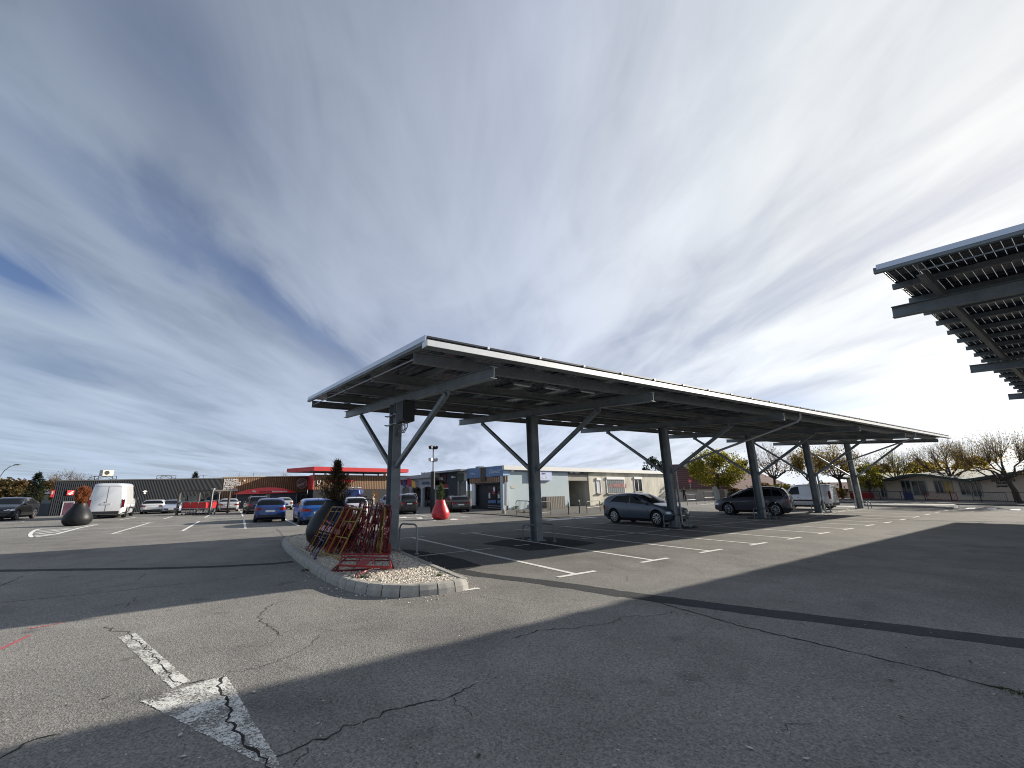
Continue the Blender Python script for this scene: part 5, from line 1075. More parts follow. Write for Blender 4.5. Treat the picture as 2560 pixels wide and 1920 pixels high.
# passage + cream building
cr=empty('cream_building',wW.P(uC,0,0),0,'stained cream rendered flat roofed building with shuttered windows beside the passage','building')
mb=MB(); vol(mb,wW,uC,wW.L-.1,0,3.16,3.16,3.0); mb.bw('rendered_wall',M_CREAMW,cr)
mb=MB(); mb.wbox(wW,uP+.01,uC-.01,0,2.9,-2.6,-2.4); mb.bw('passage_back_wall',mat('passage_wall',(.34,.32,.28),.9,0,.2,1.5),cr)
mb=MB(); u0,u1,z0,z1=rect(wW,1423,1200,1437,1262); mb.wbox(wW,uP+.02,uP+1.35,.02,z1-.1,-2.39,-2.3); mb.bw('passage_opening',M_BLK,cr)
mb=MB(); mb.wbox(wW,uP+.01,uC-.01,2.35,3.15,-.2,-.05); mb.bw('passage_beam',mat('passage_wall',(.34,.32,.28)),cr)
u0,u1,z0,z1=rect(wW,1423,1174.5,1470,1186); mb=MB(); mb.wbox(wW,uP+.02,uC-.02,z0,z1,-.04,.06); mb.bw('long_sign',mat('sign_darkgrey',(.06,.07,.065),.5),cr)
text('OPTIQUE',.34,M_TEXTW,cr,wW.P(uP+.25,z0+.12,.07),wW.d,(0,0,1)); text('Montargoise',.30,mat('sign_greentext',(.25,.30,.18),.5),cr,wW.P(uP+2.3,z0+.12,.07),wW.d,(0,0,1))
def cwin(px,box=True,mt=M_GLASS2,mull=False,curt=False):
    u0,u1,z0,z1=rect(wW,*px); mb=MB(); mb.wbox(wW,u0,u1,z0,z1,.004,.02); f=mb.bw('window',mt,cr)
    mb=MB(); e=.07
    for a,b,c,d in ((u0-e,u0,z0,z1),(u1,u1+e,z0,z1),(u0-e,u1+e,z1,z1+.05)): mb.wbox(wW,a,b,c,d,.0,.06)
    if mull: mb.wbox(wW,(u0+u1)/2-.04,(u0+u1)/2+.04,z0,z1,.015,.05)
    mb.bw('window_frame',M_WHITE,f); mb=MB(); mb.wbox(wW,u0-.16,u1+.16,z0-.11,z0-.002,.0,.17); mb.bw('window_sill',mat('sill_stone',(.35,.32,.28),.8,0,.2,5),f)
    if box: mb=MB(); mb.wbox(wW,u0-.08,u1+.08,z1+.052,z1+.28,.0,.12); mb.bw('shutter_box',M_WHITE,f)
    if curt:
        mb=MB(); n=26
        for i in range(n):
            a=u0+(u1-u0)*i/n; mb.wbox(wW,a,a+(u1-u0)/n*.6,z0+.02,z1-.02,.021,.035+.01*(i%3))
        mb.bw('slat_curtain',mat('curtain_grey',(.22,.25,.26),.8,0,.2,4),f)
        text('A VENDRE',.52,mat('banner_red2',(.36,.05,.05),.6),f,wW.P(u0+.3,z0+(z1-z0)*.42,.05),wW.d,(0,0,1),sx=1.35)
cwin((1492,1202,1501,1232),mt=mat('shutter_lilac',(.45,.46,.52),.6)); cwin((1517,1200,1560,1232),curt=True); cwin((1586,1199,1604,1228),mull=True)
for i in range(26):
    u=rng.uniform(uC+.2,wW.L-2)
mb=MB()
for i in range(16):
    u=rng.uniform(.5,uP) if i<6 else rng.uniform(uC+.3,wW.L-1); P_=wW.P(u,.05,.12)
    for j in range(50):
        a=rng.uniform(0,6.28); d=rng.uniform(0,.28); h=rng.uniform(.02,.26); c=Vector((P_.x+d*math.cos(a),P_.y+d*math.sin(a)*.4,.05+h)); s_=rng.uniform(.02,.05); q=Vector((rng.uniform(-1,1),rng.uniform(-1,1),rng.uniform(-.5,1))).normalized()*s_; q2=q.cross(Vector((rng.random(),rng.random(),1))).normalized()*s_
        mb.add([c-q,c+q2,c+q,c-q2],[(0,1,2,3)])
tag(mb.build('wall_foot_weeds',L_GRN),kind='stuff')
# ---- red brown houses and the school
def house(name,label,a,b,eave,ridge,depth,wallm,roofm,hip=.0,chim=None):
    w=Wall(a,b); r=empty(name,(w.a.x,w.a.y,0),0,label,'house'); mb=MB(); mb.hexa([w.P(0,0,0),w.P(w.L,0,0),w.P(w.L,0,-depth),w.P(0,0,-depth),w.P(0,eave,0),w.P(w.L,eave,0),w.P(w.L,eave,-depth),w.P(0,eave,-depth)]); mb.bw('wall',wallm,r)
    mb=MB(); e=.35; L=w.L; A=[w.P(-e,eave,e),w.P(L+e,eave,e),w.P(L+e,eave,-depth-e),w.P(-e,eave,-depth-e),w.P(hip,ridge,-depth/2),w.P(L-hip,ridge,-depth/2)]
    mb.add(A,[(0,1,5,4),(2,3,4,5),(1,2,5),(3,0,4),(0,3,2,1)]); rf=mb.bw('roof',roofm,r)
    if chim: 
        u,zt=chim; mb=MB(); P_=w.P(u,0,-depth/2+.4); mb.box(P_.x-.45,P_.x+.45,P_.y-.45,P_.y+.45,ridge-1.2,zt); mb.bw('chimney',mat('chimney_cream',(.55,.52,.46),.8,0,.15,3),rf)
    return r,w
a,b=G(1676,1246),G(1800,1246)
r,w=house('tiled_house','brown red tiled house with cream chimney right of the cream building',a[:2],b[:2],ZAT(1740,1221,(a+b)/2),ZAT(1730,1166,(a+b)/2)+.6,9,M_HOUSEW,M_TILE,.0,(w_u:=(b-a).length*.42,ZAT(1718,1160,(a+b)/2)+.7))
# verge tiles of the near gable as pale dashes
a,b=G(1840,1243),G(1990,1240)
r,w=house('tiled_house','low brick red tiled house behind the people carrier and between the carport columns',a[:2],b[:2],ZAT(1900,1222,(a+b)/2),ZAT(1890,1180,(a+b)/2),10,M_HOUSEW,M_TILE,1.0)
a,b=G(1990,1243),G(2120,1245)
r,w=house('tiled_house','farthest low tiled house roof behind the white van',a[:2],b[:2],ZAT(2050,1222,(a+b)/2),ZAT(2050,1206,(a+b)/2),9,M_HOUSEW,M_TILE,1.0)
gw=empty('garden_wall',(*G(1740,1246)[:2],0),0,'low pinkish garden wall with a grey gate post under the leafy tree','wall'); wg=Wall(G(1690,1250.5),G(1860,1249)); mb=MB()
h0=ZAT(1760,1224,wg.P(wg.L*.4,0)); mb.wbox(wg,0,wg.L*.35,0,h0*.75,-.25,0); mb.wbox(wg,wg.L*.35,wg.L*.78,0,h0,-.25,0); mb.wbox(wg,wg.L*.78,wg.L,0,h0*.8,-.25,0); mb.bw('wall_body',M_HOUSEW,gw)
mb=MB(); mb.wbox(wg,wg.L*.66,wg.L*.73,0,h0*.98,0,.05); mb.bw('gate',mat('gate_brown',(.20,.15,.12),.7),gw)
mb=MB(); mb.wbox(wg,wg.L*.56,wg.L*.62,0,h0*1.25,0,.3); mb.bw('gate_post',mat('post_grey',(.38,.39,.36),.8,0,.1,3),gw)
# school
SP=[(2125,1252),(2205,1253),(2330,1256),(2460,1260),(2640,1266)]
wK=Wall(G(2125,1249),G(2640,1259)); sc=empty('school_building',(*G(2300,1252)[:2],0),0,'low beige school building with a wavy grey roof and dark windows behind the pollarded trees','school')
n=60; rp=[(2125,1192),(2200,1197),(2240,1196),(2290,1186),(2320,1183),(2350,1185),(2390,1191),(2440,1197),(2460,1195),(2500,1189),(2560,1180),(2640,1172)]
mb=MB(); tops=[]
for i in range(n+1):
    px=2125+(2640-2125)*i/n; u=wK.uz(px,1240)[0]; yy=interp(rp,px); tops.append((u,wK.uz(px,yy)[1]))
vs=[]; 
for u,z_ in tops: vs+=[wK.P(u,0,0),wK.P(u,z_,0),wK.P(u,z_,-10)]
mb.add(vs,[(i*3+j,(i+1)*3+j,(i+1)*3+j+1,i*3+j+1) for i in range(n) for j in range(2)]); mb.bw('wall',M_SCHOOL,sc)
vs=[]
for u,z_ in tops: vs+=[wK.P(u,z_-.22,.8),wK.P(u,z_,.85),wK.P(u,z_+.45,-6),wK.P(u,z_+.4,-10),wK.P(u,z_-.25,0)]
mb=MB(); mb.add(vs,[(i*5+j,(i+1)*5+j,(i+1)*5+(j+1)%5,i*5+(j+1)%5) for i in range(n) for j in range(5)]); mb.bw('roof',M_ROOFG,sc)
mb=MB()
for (u,z_),(u2,z2) in zip(tops,tops[1:]): mb.beam(wK.P(u,z_-.12,.88),wK.P(u2,z2-.12,.88),.05,.24)
mb.bw('roof_edge',mat('edge_green_dark',(.035,.05,.04),.6),sc)
for k,(x0,x1,y0,y1) in enumerate(((2150,2192,1207,1240),(2203,2215,1207,1242),(2256,2278,1202,1236),(2283,2316,1203,1238),(2339,2357,1202,1232),(2361,2380,1203,1232),(2402,2425,1205,1236),(2432,2452,1204,1240))):
    u0,u1,z0,z1=rect(wK,x0,y0,x1,y1); mb=MB(); mb.wbox(wK,u0,u1,z0,z1,.004,.02); mt_=M_GLASS2 if k not in(0,5) else (mat('grey_shutter',(.24,.24,.23),.7) if k==0 else mat('yellow_poster_pane',(.45,.28,.06),.5,0,.5,2)); f=mb.bw('window',mt_,sc)
    mb=MB(); 
    for a_,b_,c_,d_ in ((u0-.08,u0,z0,z1),(u1,u1+.08,z0,z1),(u0-.08,u1+.08,z1,z1+.08),(u0-.08,u1+.08,z0-.08,z0),((u0+u1)/2-.03,(u0+u1)/2+.03,z0,z1)): mb.wbox(wK,a_,b_,c_,d_,.0,.06)
    mb.bw('window_frame',mat('frame_grey',(.30,.30,.28),.6),f)
for l,x0,x1,yb_ in (('ECOLE MATERNELLE',2480,2545,1204),('PAUL ELUARD',2492,2530,1210.5),('Jean Rostand',2493,2532,1217.5)):
    u0,z_=wK.uz(x0,yb_); u1,_=wK.uz(x1,yb_); s_=.27; text(l,s_,M_TEXTD,sc,wK.P(u0,z_,.03),wK.d,(0,0,1),sx=(u1-u0)/(len(l)*s_*.62),ext=.015)
# ================================================================== PLANTERS AND THEIR SHRUBS
def dep_of(P): return (Vector((P[0],P[1],0))-CPOS).dot(FW)
def planter(label,P,prof,mt,base=0.):
    r=empty('planter',(P[0],P[1],base),0,label,'planter'); mb=MB(); mb.lathe(prof,n=48); mb.build('pot',mt,r,60)
    mb=MB(); rr=prof[-3][0]; mb.lathe([(0,prof[-3][1]-.06),(rr,prof[-3][1]-.07)],n=24); mb.build('soil',mat('soil',(.03,.024,.018),.95),r); return r
def leafquad(mb,c,d,n_,l,w):
    d=d.normalized(); s=d.cross(n_).normalized()*w/2
    mb.add([c-s*.4,c+d*l*.45-s,c+d*l,c+d*l*.45+s,],[(0,1,2,3)])
def spray_shrub(name,label,P,z0,h,R0,prof,count,l,w,mt,updir=.8,seed=1,twigs=60,cat='shrub',jag=.25):
    g_=random.Random(seed); r=empty(name,(P[0],P[1],z0),0,label,cat); mb=MB(); st_=MB()
    st_.tube([(0,0,-.05),(0,0,h*.45),(0.01,0,h*.9)],.022,6,0,.006)
    # limbs with an uneven reach
    limbs=[]
    for i in range(twigs):
        t=(i+g_.random())/twigs; a=g_.uniform(0,6.283); rr=R0*interp(prof,t)*g_.uniform(1-jag*2,1+jag*.4); 
        e=Vector((math.cos(a)*rr,math.sin(a)*rr,h*t+rr*updir*.5)); b_=Vector((0,0,max(0,h*t-rr*.35))); limbs.append((b_,e)); st_.tube([b_,b_.lerp(e,.5)+Vector((0,0,-.02)),e],.008,4,0,.003,False)
    for i in range(count):
        b_,e=limbs[int(g_.random()*len(limbs))]; t=g_.random()**.6; c=b_.lerp(e,t)+Vector((g_.gauss(0,1),g_.gauss(0,1),g_.gauss(0,1)))*R0*.07
        d=(e-b_).normalized()*.8+Vector((g_.gauss(0,.5),g_.gauss(0,.5),g_.gauss(updir,.4))); leafquad(mb,c,d,Vector((g_.gauss(0,1),g_.gauss(0,1),g_.gauss(0,1))),l*g_.uniform(.6,1.3),w*g_.uniform(.7,1.3))
    st_.build('stem',M_TWIG,r); mb.build('foliage',mt,r); return r
P=G(831,1364,.15); planter('large black pear shaped planter standing on the gravel island beside the first carport column',P,[(.0,0),(.40,0),(.58,.06),(.70,.20),(.745,.40),(.72,.56),(.64,.74),(.52,.92),(.40,1.06),(.31,1.16),(.275,1.235),(.25,1.24),(.235,1.15)],M_BLACKP,.145)
spray_shrub('conifer_shrub','half dried brown green conifer growing in the large black planter on the gravel island',P,1.26,1.20,.56,[(0,.55),(.12,.95),(.3,1.0),(.5,.66),(.7,.34),(.88,.16),(1,.03)],4600,.09,.018,L_CYP,.9,3,170,jag=.36)
P=G(1101,1298.5); planter('glossy red pear shaped planter standing on the road markings in mid lot',P,[(0,0),(.30,0),(.42,.05),(.50,.17),(.525,.33),(.50,.46),(.43,.62),(.35,.78),(.29,.92),(.262,1.07),(.24,1.09),(.22,1.0)],M_REDP)
spray_shrub('conifer_shrub','slim upright green conifer growing in the red planter',P,1.05,.90,.24,[(0,.7),(.3,1),(.7,.8),(.9,.4),(1,.1)],1300,.10,.02,L_GRN,1.2,5,60)
P=G(190,1314); planter('black squat planter standing on the hatched marking at the left of the car park',P,[(0,0),(.38,0),(.52,.06),(.61,.19),(.635,.34),(.61,.48),(.52,.68),(.41,.86),(.33,.99),(.285,1.11),(.275,1.15),(.25,1.15),(.23,1.05)],M_BLACKP)
spray_shrub('dried_shrub','rust brown dried bushy conifer spreading from the squat black planter at the left',P,1.10,.80,.36,[(0,.75),(.3,.9),(.6,.95),(.85,.75),(1,.4)],2600,.15,.026,L_RUST,1.0,8,90,jag=.2)
# ================================================================== TREES
def tube_branch(mb,a,b,r0,r1,g_,n=4,sag=.06,sides=5):
    P_=[a]; L=(b-a).length
    for i in range(1,n): t=i/n; P_.append(a.lerp(b,t)+Vector((g_.gauss(0,1),g_.gauss(0,1),g_.gauss(0,1)))*L*sag*.5)
    P_.append(b); mb.tube(P_,r0,sides,0,r1,False); return P_
def tree(name,label,px,yb,yt,wpx,kind='pollard',mt=L_OLV,leaves=2500,seed=1,group=None,lean=0.,shoots=16,lsz=.16,zlow=.30,P=None,trunk=.16,lowbias=1.6,cat='tree'):
    g_=random.Random(seed); P=P or G(px,yb); H=ZAT(px,yt,P); dep=dep_of(P); Rr=wpx*dep/F/2; r=empty(name,(P[0],P[1],0),0,label,cat,group)
    hz=RT.copy(); hz.z=0; hz.normalize(); top=hz*lean*Rr
    tk=MB(); cr=MB(); lf=MB()
    if kind=='pollard':
        ht=H*.34; T=Vector((top.x*.4,top.y*.4,ht)); tube_branch(tk,Vector((0,0,-.1)),T,trunk*H/6.5,trunk*.75*H/6.5,g_,4,.03,8)
        ends=[]; nk=8
        for i in range(nk):
            a=i*2*math.pi/nk+g_.uniform(-.3,.3); rr=Rr*g_.uniform(.30,.62); K=T+Vector((rr*math.cos(a),rr*math.sin(a),H*g_.uniform(.10,.24)))+top*.3
            pp=tube_branch(tk,T-Vector((0,0,.15)),K,.085*H/6.5,.05*H/6.5,g_,4,.10,6); ends.append(K)
        ends.append(T+Vector((0,0,H*.26)))
        tube_branch(tk,T,ends[-1],.09,.05,g_,3,.05,6)
        sh=[];shoots=int(shoots*.72)
        for K in ends:
            ax=Vector((K.x-top.x*.5,K.y-top.y*.5,0)); ax=ax/Rr*1.25+Vector((0,0,1.45))
            for j in range(shoots):
                d=(ax.normalized()+Vector((g_.gauss(0,.30),g_.gauss(0,.30),g_.gauss(0,.22)))).normalized(); l=H*g_.uniform(.26,.52)
                E_=K+d*l; 
                rad=math.hypot(E_.x-top.x*.5,E_.y-top.y*.5)/Rr; lim=H*(1-.30*min(1.2,rad)**2)
                if E_.z>lim: E_=K.lerp(E_,max(.3,(lim-K.z)/(E_.z-K.z)*g_.uniform(.85,1.0)))
                if rad>1: E_=K.lerp(E_,1/rad)
                tube_branch(cr,K,E_,.017,.005,g_,3,.05,3); sh.append((K,E_))
                for q in range(2):
                    t=g_.uniform(.15,.7); s0=K.lerp(E_,t); tube_branch(cr,s0,s0+(d+Vector((g_.gauss(0,.5),g_.gauss(0,.5),g_.gauss(.2,.3)))).normalized()*l*.42,.008,.004,g_,2,.05,3)
        for i in range(leaves):
            K,E_=sh[int(g_.random()*len(sh))]; t=g_.random()**lowbias; c=K.lerp(E_,t)+Vector((g_.gauss(0,1),g_.gauss(0,1),g_.gauss(-.3,1)))*Rr*.09
            leafquad(lf,c,Vector((g_.gauss(0,1),g_.gauss(0,1),g_.gauss(-.3,.8))),Vector((g_.gauss(0,1),g_.gauss(0,1),g_.gauss(0,1))),lsz*g_.uniform(.6,1.3),lsz*.7)
    elif kind=='round':
        ht=H*zlow; T=Vector((0,0,ht)); tube_branch(tk,Vector((0,0,-.1)),T+Vector((0,0,H*.15)),trunk*H/6.5,trunk*.6*H/6.5,g_,4,.03,8)
        cl=[]
        cz=(H+ht)/2; hh=(H-ht)/2
        for i in range(46):
            while True:
                v=Vector((g_.uniform(-1,1),g_.uniform(-1,1),g_.uniform(-1,1)))
                if .25<v.length<1: break
            v=v.normalized()*v.length**.4; k_=1-.28*max(0,v.z)
            c=Vector((v.x*Rr*.85*k_,v.y*Rr*.85*k_,cz+v.z*hh*.88)); cl.append((c,g_.uniform(.16,.34)*Rr)); tube_branch(cr,T.lerp(Vector((0,0,cz)),g_.random()*.7),c,.035,.01,g_,3,.08,4)
        for i in range(leaves):
            c,s_=cl[int(g_.random()*len(cl))]; v=Vector((g_.gauss(0,1),g_.gauss(0,1),g_.gauss(0,.8))).normalized()*s_*g_.random()**.35
            leafquad(lf,c+v,Vector((g_.gauss(0,1),g_.gauss(0,1),g_.gauss(-.2,.7))),Vector((g_.gauss(0,1),g_.gauss(0,1),g_.gauss(0,1))),lsz*g_.uniform(.6,1.3),lsz*.75)
    elif kind=='conifer':
        tube_branch(tk,Vector((0,0,-.1)),Vector((0,0,H*.97)),.10*H/6,.02,g_,5,.01,7)
        nl=15
        for i in range(nl):
            t=i/nl; z0=H*(.10+.86*t); rr=Rr*(1-t)**.85*g_.uniform(.8,1.15)+.06
            for j in range(9):
                a=j*6.283/9+g_.uniform(-.4,.4)+i; L_=rr*g_.uniform(.7,1.1); d=Vector((math.cos(a),math.sin(a),-.12)); b_=Vector((0,0,z0)); e=b_+d*L_+Vector((0,0,.10*L_)); tube_branch(cr,b_,e,.02,.006,g_,2,.03,3)
                for q in range(int(leaves/nl/9)):
                    s_=g_.random()**.6; c=b_.lerp(e,s_)+Vector((g_.gauss(0,.1)*L_,g_.gauss(0,.1)*L_,g_.gauss(-.03,.03)*H)); leafquad(lf,c,d+Vector((g_.gauss(0,.5),g_.gauss(0,.5),g_.gauss(-.2,.25))),Vector((g_.gauss(0,.4),g_.gauss(0,.4),1)),lsz*g_.uniform(.7,1.4),lsz*.35)
    tk.build('trunk',M_BARK,r,60); cr.build('crown_twigs',M_TWIG,r)
    if leaves: lf.build('foliage',mt,r)
    return r
GT='street trees along the school road'
tree('lime_tree','full leafed yellow green lime tree in front of the red brown tiled roofs',1800,1249,1124,138,'round',L_YEL,8500,11,GT,lsz=.24,zlow=.26)
tree('pollarded_tree','bare twiggy tree with a few brown leaves standing between the fourth and fifth columns',1945,1246,1098,125,'pollard',L_BRN,900,12,GT,shoots=22,lsz=.2)
tree('pollarded_tree','olive leafed tree directly behind the fifth carport column',2035,1247,1112,105,'pollard',L_OLV,3200,13,GT,shoots=22,lsz=.20,lowbias=.9)
tree('pollarded_tree','tall twiggy tree with a dense olive lower crown left of the last carport column',2108,1249,1095,135,'pollard',L_OLV,3600,14,GT,shoots=26,lsz=.18,lowbias=1.5)
tree('lime_tree','small bright yellow leafed tree just right of the last carport column',2180,1252,1160,70,'round',L_YEL,1800,15,GT,lsz=.2,zlow=.30)
tree('pollarded_tree','pollarded tree with a knobbly reddish crown and yellow leaf fringe before the left school wing',2253,1251,1112,140,'pollard',L_YEL,1300,16,GT,shoots=30,lsz=.14,lowbias=1.2)
tree('pollarded_tree','nearly leafless pollarded tree with thick dark head before the middle of the school',2398,1254,1078,170,'pollard',L_OLV,1300,17,GT,lean=-.12,shoots=30,lsz=.12,trunk=.24)
tree('pollarded_tree','largest pollarded tree with many olive yellow leaves at the right edge of the photo',2556,1262,1068,250,'pollard',L_OLV,3600,18,GT,lean=-.35,shoots=34,lsz=.10,lowbias=.9,trunk=.2)
for i,(px,yt,w,sd) in enumerate(((2330,1146,90,21),(2455,1140,90,22),(2225,1158,80,23))):
    P=G(px,1246.5)*1.0; tree('background_tree',['olive brown tree crown rising over the middle of the school roof','olive brown tree crown rising over the school roof left of the largest tree','olive brown tree crown behind the left end of the school roof'][i],px,1236,yt,w,'round',[L_OLV,L_OLV,L_BRN][i],1700,sd,'trees behind the school',lsz=.5,zlow=.2)
tree('spruce_tree','dark green spruce with drooping tiers at the far left beyond the car park',77,1270,1173,60,'conifer',L_PINE,3400,31,lsz=.28)
tree('bare_tree','spreading grey brown nearly bare tree rising behind the left end of the dark store',158,1262,1169,120,'pollard',L_BRN,900,32,shoots=26,lsz=.2)
tree('pine_tree','dark pine top with two peaks rising above the dark store roof',480,1246,1174,44,'conifer',L_PINE,2600,33,lsz=.5)
tree('bare_tree','small leafless tree top showing above the slatted store roof',706,1248,1174,52,'pollard',L_BRN,0,34,shoots=14)
tree('pine_tree','dark rounded pine showing above the cream building roof',1640,1225,1140,62,'round',L_PINE,3000,35,lsz=1.1,zlow=.2)
tree('pine_tree','dark rounded pine above the low red roof left of the fourth column',1862,1226,1150,60,'round',L_PINE,2200,36,lsz=1.1,zlow=.2)
for i,(px,yb,yt,w,m_,sd) in enumerate(((5,1262,1192,75,L_HEDGE,41),(45,1262,1196,60,L_BRN,42),(110,1262,1200,58,L_HEDGE,43),(-50,1262,1196,80,L_HEDGE,44),(20,1266,1222,90,L_HEDGE,45),(95,1266,1226,60,L_HEDGE,46))):
    tree('hedge_bush',['tall rust brown bush at the extreme left behind the black crossover','rust brown bush left of the spruce','brown green bush between the spruce and the dark store corner','brown bush continuing past the left picture edge','low olive bush at the foot of the brown bushes behind the black crossover','low olive bush beside the triangular warning sign'][i],px,yb,yt,w,'round',m_,1900,sd,'bushes beyond the left edge of the lot',lsz=.42,zlow=.05,cat='bush')
for i,(px,yb,yt,w,m_,sd) in enumerate(((1905,1248,1205,60,L_BRN,51),(1960,1249,1212,80,L_YEL,52),(2060,1250,1208,90,L_OLV,53),(1835,1249,1222,50,L_HEDGE,54))):
    tree('hedge_bush',['orange brown hedge bush below the bare twiggy tree','yellowing hedge bush behind the people carrier roof','olive hedge bush behind the small white van','grey green garden bush right of the lime tree trunk'][i],px,yb,yt,w,'round',m_,1600,sd,'hedge bushes by the houses',lsz=.28,zlow=.03,cat='bush')
# ================================================================== SITE BARRIERS PILED ON THE ISLAND
B_RED=mat('barrier_red',(.30,.016,.016),.45,.1,.35,18); B_DRED=mat('barrier_dark_red',(.16,.012,.014),.5,.1,.35,18); B_YEL=mat('barrier_yellow',(.33,.21,.025),.5,.1,.3,18); B_BLU=mat('barrier_blue',(.02,.025,.09),.5,.1,.3,18); B_DRK=mat('barrier_dark',(.05,.03,.04),.5,.1,.3,18)
rp=random.Random(5)
hzR=RT.copy(); hzR.z=0; hzR.normalize(); hzF=Vector((-hzR.y,hzR.x,0))
def barrier(b0,b1,d,mt,label,zb=.155,r_=.016,plates=0,group='site barriers piled on the gravel island',diag=False,rails=(.33,.66),back=0.):
    A=G(*b0,zb); B=G(*b1,zb); dp=(A-CPOS).dot(FW); 
    up=hzR*(d[0]*dp/F)+Vector((0,0,-d[1]*dp/F/.985))+hzF*back; s=B-A
    r=empty('site_barrier',A,0,label,'site barrier',group); a=Vector(); mb=MB()
    c=.07; L=up.length; un=up.normalized(); sn=s.normalized(); sl=s.length
    def pt(u,v): return a+un*u+sn*v
    # rounded top frame
    mb.tube([pt(0,.02),pt(L-c,.02),pt(L-c*.3,.02+c*.3),pt(L,.02+c),pt(L,sl-c),pt(L-c*.3,sl-c*.3),pt(L-c,sl),pt(0,sl)],r_,7)
    mb.tube([pt(.05,-.14),pt(.05,sl+.16)],r_*1.15,7)
    for q in rails: mb.tube([pt(L*q,.02),pt(L*q+.02,sl)],r_*.8,6)
    if diag: mb.tube([pt(L*rails[0],.02),pt(L*rails[-1],sl)],r_*.7,6)
    mb.tube([pt(.1,sl*.5),pt(L*.97,sl*.5+.01)],r_*.55,5)
    mb.build('frame',mt,r,50)
    for q in range(plates):
        mb=MB(); u0=L*(.15+.5*rp.random()); nn=un.cross(sn).normalized()*.004; h=.14; w=sl*.8
        P_=[pt(u0,.06),pt(u0+h,.06),pt(u0+h,sl*.9),pt(u0,sl*.9)]; mb.hexa([p-nn for p in P_]+[p+nn for p in P_]); mb.build('striped_plate',M_STRIPE,r)
    return r
m,b,t=begin('red_white_stripes'); s=nd('ShaderNodeSeparateXYZ'); lk(t.outputs['Object'],s.inputs[0]); w_=mth('SINE',mth('MULTIPLY',mth('ADD',mth('ADD',s.outputs[0],s.outputs[1]),s.outputs[2]),42)); lk(ramp(w_,[(.48,(.45,.03,.05)),(.52,(.62,.60,.58))]),b.inputs['Base Color']); b.inputs['Roughness'].default_value=.5
M_STRIPE=m
barrier((765,1376),(797,1389),(53,-103),B_DRED,'dark red barrier at the back left of the leaning pile against the black planter',back=.15,plates=1)
barrier((771,1378),(797,1390),(52,-104),B_YEL,'yellow barrier with a worn base bar leaning at the left end of the pile',rails=(.42,.9))
barrier((776,1386),(785,1399),(58,-112),B_BLU,'dark blue barrier leaning between the two front yellow barriers')
barrier((814,1389),(843,1400),(53,-112),B_YEL,'front yellow barrier with two white worn cross bars leaning to the right',rails=(.40,.72),r_=.017)
names_=['behind the blue barrier','just behind the front yellow barrier','right of the front yellow barrier']
for k_ in range(22):
    q=k_/21; x=798+q*154; cols=[B_RED,B_DRED,B_DRK][(0,1,0,0,1,2,1,0,1,1,0,2,1,0,1,1,0,1,2,0,1,1)[k_]]
    wd=rp.uniform(10,24); yy=1384-rp.uniform(0,10)
    lab=['first','second','third','fourth','fifth','sixth','seventh','eighth','ninth','tenth','eleventh','twelfth','thirteenth','fourteenth','fifteenth','sixteenth','seventeenth','eighteenth','nineteenth','twentieth','twenty-first','last'][k_]
    barrier((x,yy-6),(x+wd*.7,yy+5),(44-q*36+rp.uniform(-9,9),-(95+rp.uniform(-12,12)+(5 if k_>6 else 0))),cols,'%s upright %s barrier counted from the left in the dense leaning stack'%(lab,{B_RED:'red',B_DRED:'dark red',B_DRK:'blackish'}[cols]),back=rp.uniform(-.4,.4),plates=(k_%2) ,diag=(k_%3==0),rails=(rp.uniform(.25,.4),rp.uniform(.55,.75)),r_=.014)
barrier((943,1382),(950,1387),(8,-108),B_YEL,'narrow yellow barrier standing almost upright just left of the first carport column',r_=.017)
barrier((957,1384),(968,1388),(7,-104),B_DRED,'dark red barrier wrapped in tape leaning on the foot of the first carport column',plates=1)
barrier((872,1368),(905,1372),(10,-112),B_DRK,'dark barrier poking above the rest of the stack behind the white crossover view',back=.5,diag=True)
# frames lying on the gravel in front of the stack
def lying(c,z,mt,label,extra=True):
    Q=[G(*p,zz_) for p,zz_ in zip(c,z)]; r=empty('site_barrier',Q[0],0,label,'site barrier','site barriers piled on the gravel island'); mb=MB()
    q=[p-Q[0] for p in Q]; mb.tube([q[0],q[1]],.018,7); mb.tube([q[1],q[2]],.016,7); mb.tube([q[2],q[3]],.02,7); mb.tube([q[3],q[0]],.016,7)
    for t in (.33,.66): mb.tube([q[0].lerp(q[1],t),q[3].lerp(q[2],t)],.012,6)
    mb.tube([q[0].lerp(q[3],.3),q[1].lerp(q[2],.3)],.013,6)
    mb.build('frame',mt,r,50)
    if extra: mb=MB(); a,b_,c_,d_=q[0].lerp(q[2],.42),q[0].lerp(q[2],.42)+(q[1]-q[0])*.22,q[3].lerp(q[2],.52),q[3].lerp(q[2],.30); mb.hexa([a,b_,c_,d_,a+Vector((0,0,.008)),b_+Vector((0,0,.008)),c_+Vector((0,0,.008)),d_+Vector((0,0,.008))]); mb.build('red_plate',B_RED,r)
    return r
lying([(858,1386),(972,1386),(978,1419),(848,1413)],(.34,.34,.30,.30),B_RED,'bright red barrier lying on top of another in front of the stack')
lying([(868,1392),(974,1394),(984,1420),(828,1428)],(.19,.19,.17,.17),B_DRED,'dark red barrier lying flat on the gravel under the bright red one',False)
mb=MB(); A=G(848,1413,.3); B=G(836,1430,.16); mb.tube([A,B],.018,7); A=G(855,1386,.34); B=G(843,1428,.17); mb.tube([A,B],.016,7); o=mb.build('loose_tube',B_DRED); tag(o,'pair of joined dark red tubes sticking out left of the lying barriers','tube')
